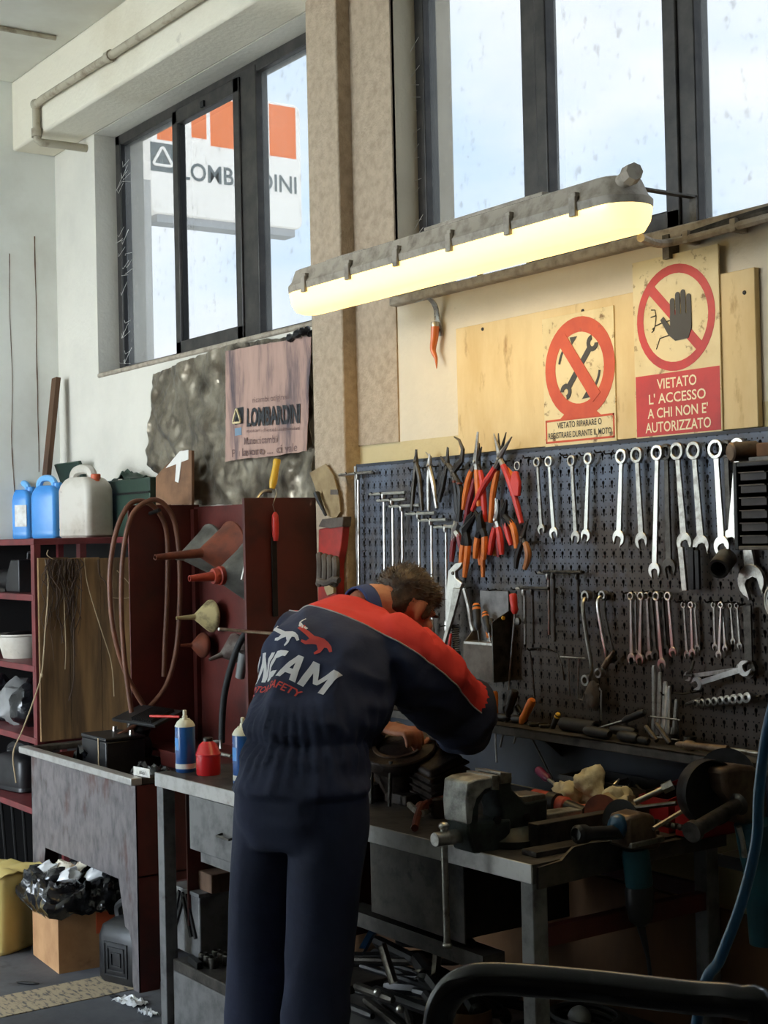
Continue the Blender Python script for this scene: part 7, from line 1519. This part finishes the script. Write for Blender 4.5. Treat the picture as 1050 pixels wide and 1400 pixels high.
def hand(wr, kn, wid, curl, side, thumb_dir):
    d = (kn-wr).normalized(); wv = (wid-d*wid.dot(d)).normalized(); up = wv.cross(d).normalized()
    if up.dot(UPV) < 0: up = -up
    Rm = Matrix((wv, d, up)).transposed(); L_ = (kn-wr).length
    limb(mb, [wr-d*.02, wr+d*.01], [.027, .025], 12)
    mb.ell(wr+d*L_*.55, .039, L_*.60, .0165, Rm, 18, 12); mb.ell(wr+d*L_*.30+wv*side*.022-up*.008, .020, .030, .016, Rm, 12, 8)
    for k, (o_, ln) in enumerate(((-.0315, .92), (-.0105, 1.05), (.0105, 1.0), (.0315, .80))):
        b = wr+d*L_*.86+wv*o_; k1 = b+d*.030*ln+up*.004; k2 = k1+(d*(1-curl)+(-up)*(.35+curl)).normalized()*.030*ln; k3 = k2+(d*(.6-curl)+(-up)*(.55+curl)).normalized()*.024*ln
        mb.tube(bez([b-d*.02, b, k1, k2, k3], 4), [.0088]*4+[.0098]*3+[.0088]*2+[.0094]*2+[.0084]*3+[.0080, .0074, .0062], 10)
        nails.append((k3, (k3-k2).normalized(), wv))
    tb = wr+d*L_*.28+wv*side*.030; t1 = tb+(d*.6+wv*side*.7-up*.35).normalized()*.034; t2 = t1+(d*.95+wv*side*.05-up*.5).normalized()*.030; t3 = t2+(d*.9-wv*side*.2-up*.6).normalized()*.020
    mb.tube(bez([tb-d*.012, tb, t1, t2, t3], 4), [.014, .0135, .013, .0125, .012, .0115, .011, .0108, .0108, .0106, .0104, .0102, .0100, .0098, .0094, .0086, .0070], 10)
    nails.append((t3, (t3-t2).normalized(), wv))
LK_ = at(572, 1004, -.46)
hand(LWr, LWr+(LK_-LWr).normalized()*.088, Vector((.45, -.75, -.10)), .55, -1, None)
hand(RWr, RWr+Vector((-.80, -.25, -.42)).normalized()*.085, Vector((-.25, .9, -.1)), .45, -1, None)
bm_ = remeshed(mb, .0052, 5, 'person')
bm_.materials.append(MATS['skin']); bm_.shade_smooth()
man = bpy.data.objects.new('person', bm_); COL.objects.link(man); MW[man.name] = Matrix()
foot = Vector((H.x, H.y, 0)); 
for v in bm_.vertices: v.co -= foot
man.location = foot; MW[man.name] = Matrix.Translation(foot)
tag(man, 'person in navy and red overalls bending over the workbench, hand on an engine', 'person')
# ---- overalls
mb = MB()
loft(mb, [(H-UPV*.13+FW*.00, RT_*.15, FW*.115), (H-UPV*.06, RT_*.182, FW*.140), (H+UPV*.02, RT_*.180, FW*.142), (H.lerp(WA, .55), RT_*.170, FW*.134), (WA, RT_*.160, FW*.125), (WA.lerp(CH, .25), RT_*.172, -BKd*.138), (WA.lerp(CH, .6), (RT_+rU)*.093, -BKd*.145), (CH, rU*.192, -BKd*.145), (CH.lerp(UC, .6), rU*.188, -BKd*.125), (UC, rU*.178, -BKd*.105), (UC.lerp(NK, .6), rU*.125, -BKd*.090), (NK, rU*.076, -BKd*.074)], 32)
limb(mb, [RS-rU*.07, RS-UPV*.008, RS.lerp(RE, .5)-UPV*.012, RE-FW*.0, RE.lerp(RWr, .25), RE.lerp(RWr, .6), RE.lerp(RWr, .92)], [.080, .086, .084, .076, .072, .062, .044], 20)
limb(mb, [LS+rU*.07, LS-UPV*.008, LS.lerp(LE, .5)-UPV*.012, LE, LE.lerp(LWr, .25), LE.lerp(LWr, .6), LE.lerp(LWr, .93)], [.076, .080, .080, .076, .070, .058, .042], 20)
limb(mb, [RH+UPV*.03, RH-UPV*.08, RH.lerp(RK, .5), RK, RK.lerp(RA, .5), RA+UPV*.02], [.092, .100, .092, .080, .078, .078], 20)
limb(mb, [LH+UPV*.03, LH-UPV*.08, LH.lerp(LK, .5), LK, LK.lerp(LA, .5), LA+UPV*.02], [.092, .100, .090, .079, .077, .077], 20)
cm = remeshed(mb, .0095, 10, 'overalls')
bm = bmesh.new(); bm.from_mesh(cm); bm.normal_update()
spine = (CH-WA).normalized()
def ridg(p, s): return 1-abs(noise.noise(p*s))*2
for v in bm.verts:
    p = v.co.copy(); d = 0.0
    if p.z < .99:                                   # trousers: long vertical folds, broken ones lower down
        d += .014*ridg(Vector((p.x*7, p.y*7, p.z*1.6+3)), 1.0)*(.6+.6*noise.noise(p*2.2))
        d += .006*ridg(Vector((p.x*3+p.z*3.2, p.y*6, p.z*5)), 1.0)*max(0, min(1, (.75-p.z)*3))
    else:
        q = Vector((p.dot(RT_)*7, p.dot(FW)*5, p.z*3.2+p.dot(RT_)*2.5)); d += .014*ridg(q, 1.0)+.009*ridg(Vector((p.x*9+p.z*9, p.y*12, p.z*14)), 1.0)
    dl = min((p-RE).length, (p-LE).length)
    if dl < .20: q = Vector((p.x*13, p.y*13, p.z*19)); d += .010*ridg(q, .9)*(1-dl/.20)
    ra = (p-RS).dot((RE-RS).normalized())/(RE-RS).length
    if .05 < ra < 1.0 and (p-RS.lerp(RE, ra)).length < .13: d += .013*ridg(Vector((p.dot((RE-RS).normalized())*16+p.z*6, p.x*5, p.z*4)), 1.0)
    s = (p-WA).dot(UPV); 
    if abs(s) < .22 and (p-WA).length < .32 and (p-RE).length > .2 and (p-LE).length > .15:
        r_ = p-WA; th = atan2(r_.dot(FW), r_.dot(RT_)); d += .0055*math.exp(-(s/.085)**2)*sin(th*30+3*noise.noise(p*5))
        if abs(s) < .016: d -= .007*(1-abs(s)/.016)
        d += .012*math.exp(-((s-.06)/.04)**2)
    v.co = p+v.normal*d
bm.normal_update()
# seam between the navy back and the red yoke
P1 = LS+BKd*.045+UPV*.055; P2 = RS.lerp(UC, .25)+BKd*.10-UPV*.030; P3 = RE+UPV*.008
pn = (P2-P1).cross(P3-P1).normalized()
if pn.dot(NK-P1) < 0: pn = -pn
bmesh.ops.bisect_plane(bm, geom=bm.verts[:]+bm.edges[:]+bm.faces[:], plane_co=P1, plane_no=pn, dist=1e-5)
ua = (RE-RS).normalized(); la = (LE-LS).normalized()
def is_red(c):
    if (c-P1).dot(pn) <= 0 or c.z < 1.06: return False
    tr = (c-RS).dot(ua); tl_ = (c-LS).dot(la)
    if tr > (RE-RS).length-.045 and (c-RE).length < .35 and (c-RS).dot(rU) > -.3 and (c-UC).dot(FW) > .06: return False
    if tl_ > (LE-LS).length-.045 and (c-LE).length < .3: return False
    if (c-CH).dot(BKd) < -.02 and c.z < 1.24 and tr < .05: return False
    return True
for f in bm.faces: f.material_index = 1 if is_red(f.calc_center_median()) else 0
seam = []
for e in bm.edges:
    if len(e.link_faces) == 2 and e.link_faces[0].material_index != e.link_faces[1].material_index and all(abs((v.co-P1).dot(pn)) < 2e-3 for v in e.verts): seam.append((e.verts[0].co.copy(), e.verts[1].co.copy(), e.verts[0].normal.copy(), e.verts[1].normal.copy()))
bm.to_mesh(cm); bvh = BVHTree.FromBMesh(bm); bm.free()
for m in ('cloth_navy', 'cloth_red'): cm.materials.append(MATS[m])
cm.shade_smooth()
for v in cm.vertices: v.co -= foot
ov = bpy.data.objects.new('overalls', cm); COL.objects.link(ov); ov.parent = man; MW[ov.name] = MW[man.name]; ov['label'] = 'navy work overalls with red shoulders'
mb = MB()
for a, b, na, nb in seam: mb.tube([a+na*.0008, b+nb*.0008], .0022, 5)
if seam: mb.wpart('seam_piping', 'piping', ov)['kind'] = 'stuff'
# collar
mb = MB(); ax_ = (HC-DF*.02-UH*.03-NK).normalized(); c0 = NK-ax_*.012
def colr(u, v):
    t_ = 2*pi*u; a = SD if False else (rU-ax_*rU.dot(ax_)).normalized(); b = ax_.cross(a); r_ = .0675+.007*v-.004*abs(cos(t_))
    return c0+a*(r_*1.06*cos(t_))+b*(r_*sin(t_))+ax_*(-.014+.040*v*(1-.25*(sin(t_)*b.dot(FW) > .3)))
mb.grid(colr, 32, 5); o = mb.wpart('collar', 'cloth_collar', ov); sm_ = o.modifiers.new('thick', 'SOLIDIFY'); sm_.thickness = .006; sm_.offset = 1
# waistband stitching
# ---- hair
mb = MB()
mb.ell(HC+UH*.034-DF*.014, .0785, .094, .080, Rhead, 24, 16); mb.ell(HC-UH*.020-DF*.050, .066, .048, .055, Rhead, 18, 12); mb.ell(HC+UH*.062+DF*.045, .058, .046, .046, Rhead, 18, 12)
for s in (-1, 1): mb.ell(HC+SD*s*.066+DF*.030+UH*.008, .012, .014, .034, Rhead, 10, 8)
hm = remeshed(mb, .006, 4, 'hair'); 
hb = bmesh.new(); hb.from_mesh(hm); hb.normal_update(); tips = []
random.seed(17)
for v in hb.verts: v.co += v.normal*(.0035*noise.noise(v.co*55)+.003*noise.noise(v.co*24))
hb.normal_update()
flow = (DF*.55+UH*.2)
hmb = MB(); fcs = hb.faces[:]
for f in random.sample(fcs, min(len(fcs), 2600)):
    c = f.calc_center_median(); n = f.normal; t = flow-n*flow.dot(n)+Vector((random.uniform(-.4, .4), random.uniform(-.4, .4), random.uniform(-.4, .4)))
    up_ = max(0, (c-HC).dot(UH)); L_ = .004+.011*min(1, up_/.08)
    a = c; b = c+n*L_*.45+t*L_*.6; e = c+n*L_*.75+t*L_*1.25; w_ = n.cross(t).normalized()*.0011
    hmb.add([a-w_, a+w_, b+w_*.8, b-w_*.8, e], [(0, 1, 2, 3), (3, 2, 4)])
hb.to_mesh(hm); hb.free(); hm.materials.append(MATS['hair_brown']); hm.shade_smooth()
for v in hm.vertices: v.co -= foot
ho = bpy.data.objects.new('hair', hm); COL.objects.link(ho); ho.parent = man; MW[ho.name] = MW[man.name]; ho['label'] = 'short dark brown hair'
o = hmb.wpart('hair_strands', 'hair_brown', ho, smooth=0); o['kind'] = 'stuff'
# eyebrows, eyes (face turned to the work)
for s in (-1, 1):
    MB().ell(HC+SD*s*.031+DF*.083+UH*.004, .011, .008, .008, Rhead, 10, 8).wpart('eye', 'print_white', man)
    MB().ell(HC+SD*s*.032+DF*.089+UH*.026, .018, .006, .004, Rhead, 10, 6).wpart('eyebrow', 'hair_brown', man)
for k3, dd, wv in nails: MB().ell(k3+UPV*.0045, .0045, .0055, .0015, frame((0, 0, 1), wv), 8, 5).wpart('fingernail', 'rag_pink', man)
# shoes
for A_, ft in ((RA, RT_*.05), (LA, -RT_*.05)):
    mb = MB(); base = Vector((A_.x, A_.y, 0)); d = (FW+ft*2).normalized(); sd_ = Vector((d.y, -d.x, 0)); pl = []
    for k in range(20): a = 2*pi*k/20; pl.append((d*(.145*cos(a)+.055)+sd_*(.048*sin(a))))
    skin_l = [([(base.x+p.x*s_+d.x*o_, base.y+p.y*s_+d.y*o_) for p in pl], z_) for z_, s_, o_ in ((0, .98, 0), (.025, 1.0, 0), (.05, .95, 0), (.085, .72, -.03), (.12, .45, -.03))]
    skin(mb, skin_l); mb.wpart('shoe', 'shoe', man)
# ---- print on the back: cats, name and small line, laid on the cloth
uax = (rU-AX*rU.dot(AX)).normalized(); vax = AX; BO = WA.lerp(UC, .52)
PR = radians(-15)
def on_back(u, v, off=.0022):
    u, v = u*cos(PR)-v*sin(PR)-.045, u*sin(PR)+v*cos(PR)-.035
    o_ = BO+uax*u+vax*v+BKd*.5; h = bvh.ray_cast(o_, -BKd, 1.0)
    return (h[0]+h[1].normalized()*off) if h[0] else None
def back_print(vs, fs, name, m, off=.0022):
    bmx = bmesh.new(); vv = [bmx.verts.new((x, y, 0)) for x, y in vs]
    for f in fs:
        try: bmx.faces.new([vv[i] for i in f])
        except ValueError: pass
    bmesh.ops.triangulate(bmx, faces=bmx.faces[:])
    for it in range(3):
        ed = [e for e in bmx.edges if e.calc_length() > .012]
        if ed: bmesh.ops.subdivide_edges(bmx, edges=ed, cuts=1); bmesh.ops.triangulate(bmx, faces=bmx.faces[:])
    bmx.verts.index_update(); P = [on_back(v.co.x, v.co.y, off) for v in bmx.verts]
    mb = MB(); mb.add([p if p else Vector((0, 0, 0)) for p in P], [tuple(v.index for v in f.verts) for f in bmx.faces if all(P[v.index] for v in f.verts)]); bmx.free()
    used = sorted({i for f in mb.f for i in f}); mp_ = {i: k for k, i in enumerate(used)}; mb.v = [mb.v[i] for i in used]; mb.f = [tuple(mp_[i] for i in f) for f in mb.f]
    if mb.f: mb.wpart(name, m, ov, smooth=0)
def btext(s_, u0, u1, v0, h_, name, m, bold, shear):
    vs, fs = text_mesh(s_, 1.0, bold, shear); x0 = min(p.x for p in vs); x1 = max(p.x for p in vs); y0 = min(p.y for p in vs); y1 = max(p.y for p in vs)
    back_print([(u0+(p.x-x0)/(x1-x0)*(u1-u0), v0+(p.y-y0)/(y1-y0)*h_) for p in vs], fs, name, m)
LT = {'I': [((.35, 0), (.65, 0), (.65, 1), (.35, 1))], 'N': [((0, 0), (.27, 0), (.27, 1), (0, 1)), ((.0, 1), (.30, 1), (1, 0), (.70, 0)), ((.73, 0), (1, 0), (1, 1), (.73, 1))],
      'C': [((0, .12), (.26, .12), (.26, .88), (0, .88)), ((.0, .88), (.14, 1), (.95, 1), (1, .75), (.2, .75)), ((0, .12), (.2, .25), (.92, .25), (.9, 0), (.14, 0))],
      'A': [((0, 0), (.27, 0), (.62, 1), (.38, 1)), ((.73, 0), (1, 0), (.64, 1), (.40, 1)), ((.2, .22), (.8, .22), (.73, .42), (.27, .42))],
      'M': [((0, 0), (.22, 0), (.22, 1), (0, 1)), ((0, 1), (.24, 1), (.58, .25), (.42, .25)), ((.76, 1), (1, 1), (.58, .25), (.42, .25)), ((.78, 0), (1, 0), (1, 1), (.78, 1))]}
cu_ = -.175
for ch, wl in (('I', .035), ('N', .066), ('C', .062), ('A', .070), ('M', .086)):
    for i_, q in enumerate(LT[ch]): back_print([(cu_+x*wl+y*.012, -.060+y*.070) for x, y in q], [tuple(range(len(q)))], 'letter_stroke', 'print_white', .0020+.0003*i_)
    cu_ += wl+.005
btext('MOTOR SAFETY', -.150, .105, -.092, .020, 'lettering', 'print_red', .02, .1)
cat_ = [(0, .62), (.10, .80), (.16, .76), (.14, .68), (.30, .64), (.48, .56), (.58, .58), (.70, .60), (.82, .56), (.92, .48), (1.0, .34), (.96, .28), (.86, .38), (.80, .36), (.78, .16), (.70, .02), (.66, .06), (.70, .22), (.62, .34), (.52, .30), (.40, .20), (.28, .22), (.27, .30), (.38, .32), (.42, .42), (.30, .48), (.16, .54)]
back_print([(-.115+x*.135, .022+y*.075) for x, y in cat_], [tuple(range(len(cat_)))], 'cat_emblem', 'print_white')
back_print([(-.010+x*.130, .026+y*.085) for x, y in cat_], [tuple(range(len(cat_)))], 'cat_emblem', 'print_red')
tail = [(-.03, .105), (-.022, .122), (-.018, .120), (-.022, .104), (.0, .092), (.02, .088), (.018, .080), (-.012, .086)]
back_print(tail, [tuple(range(len(tail)))], 'cat_tail', 'print_white')
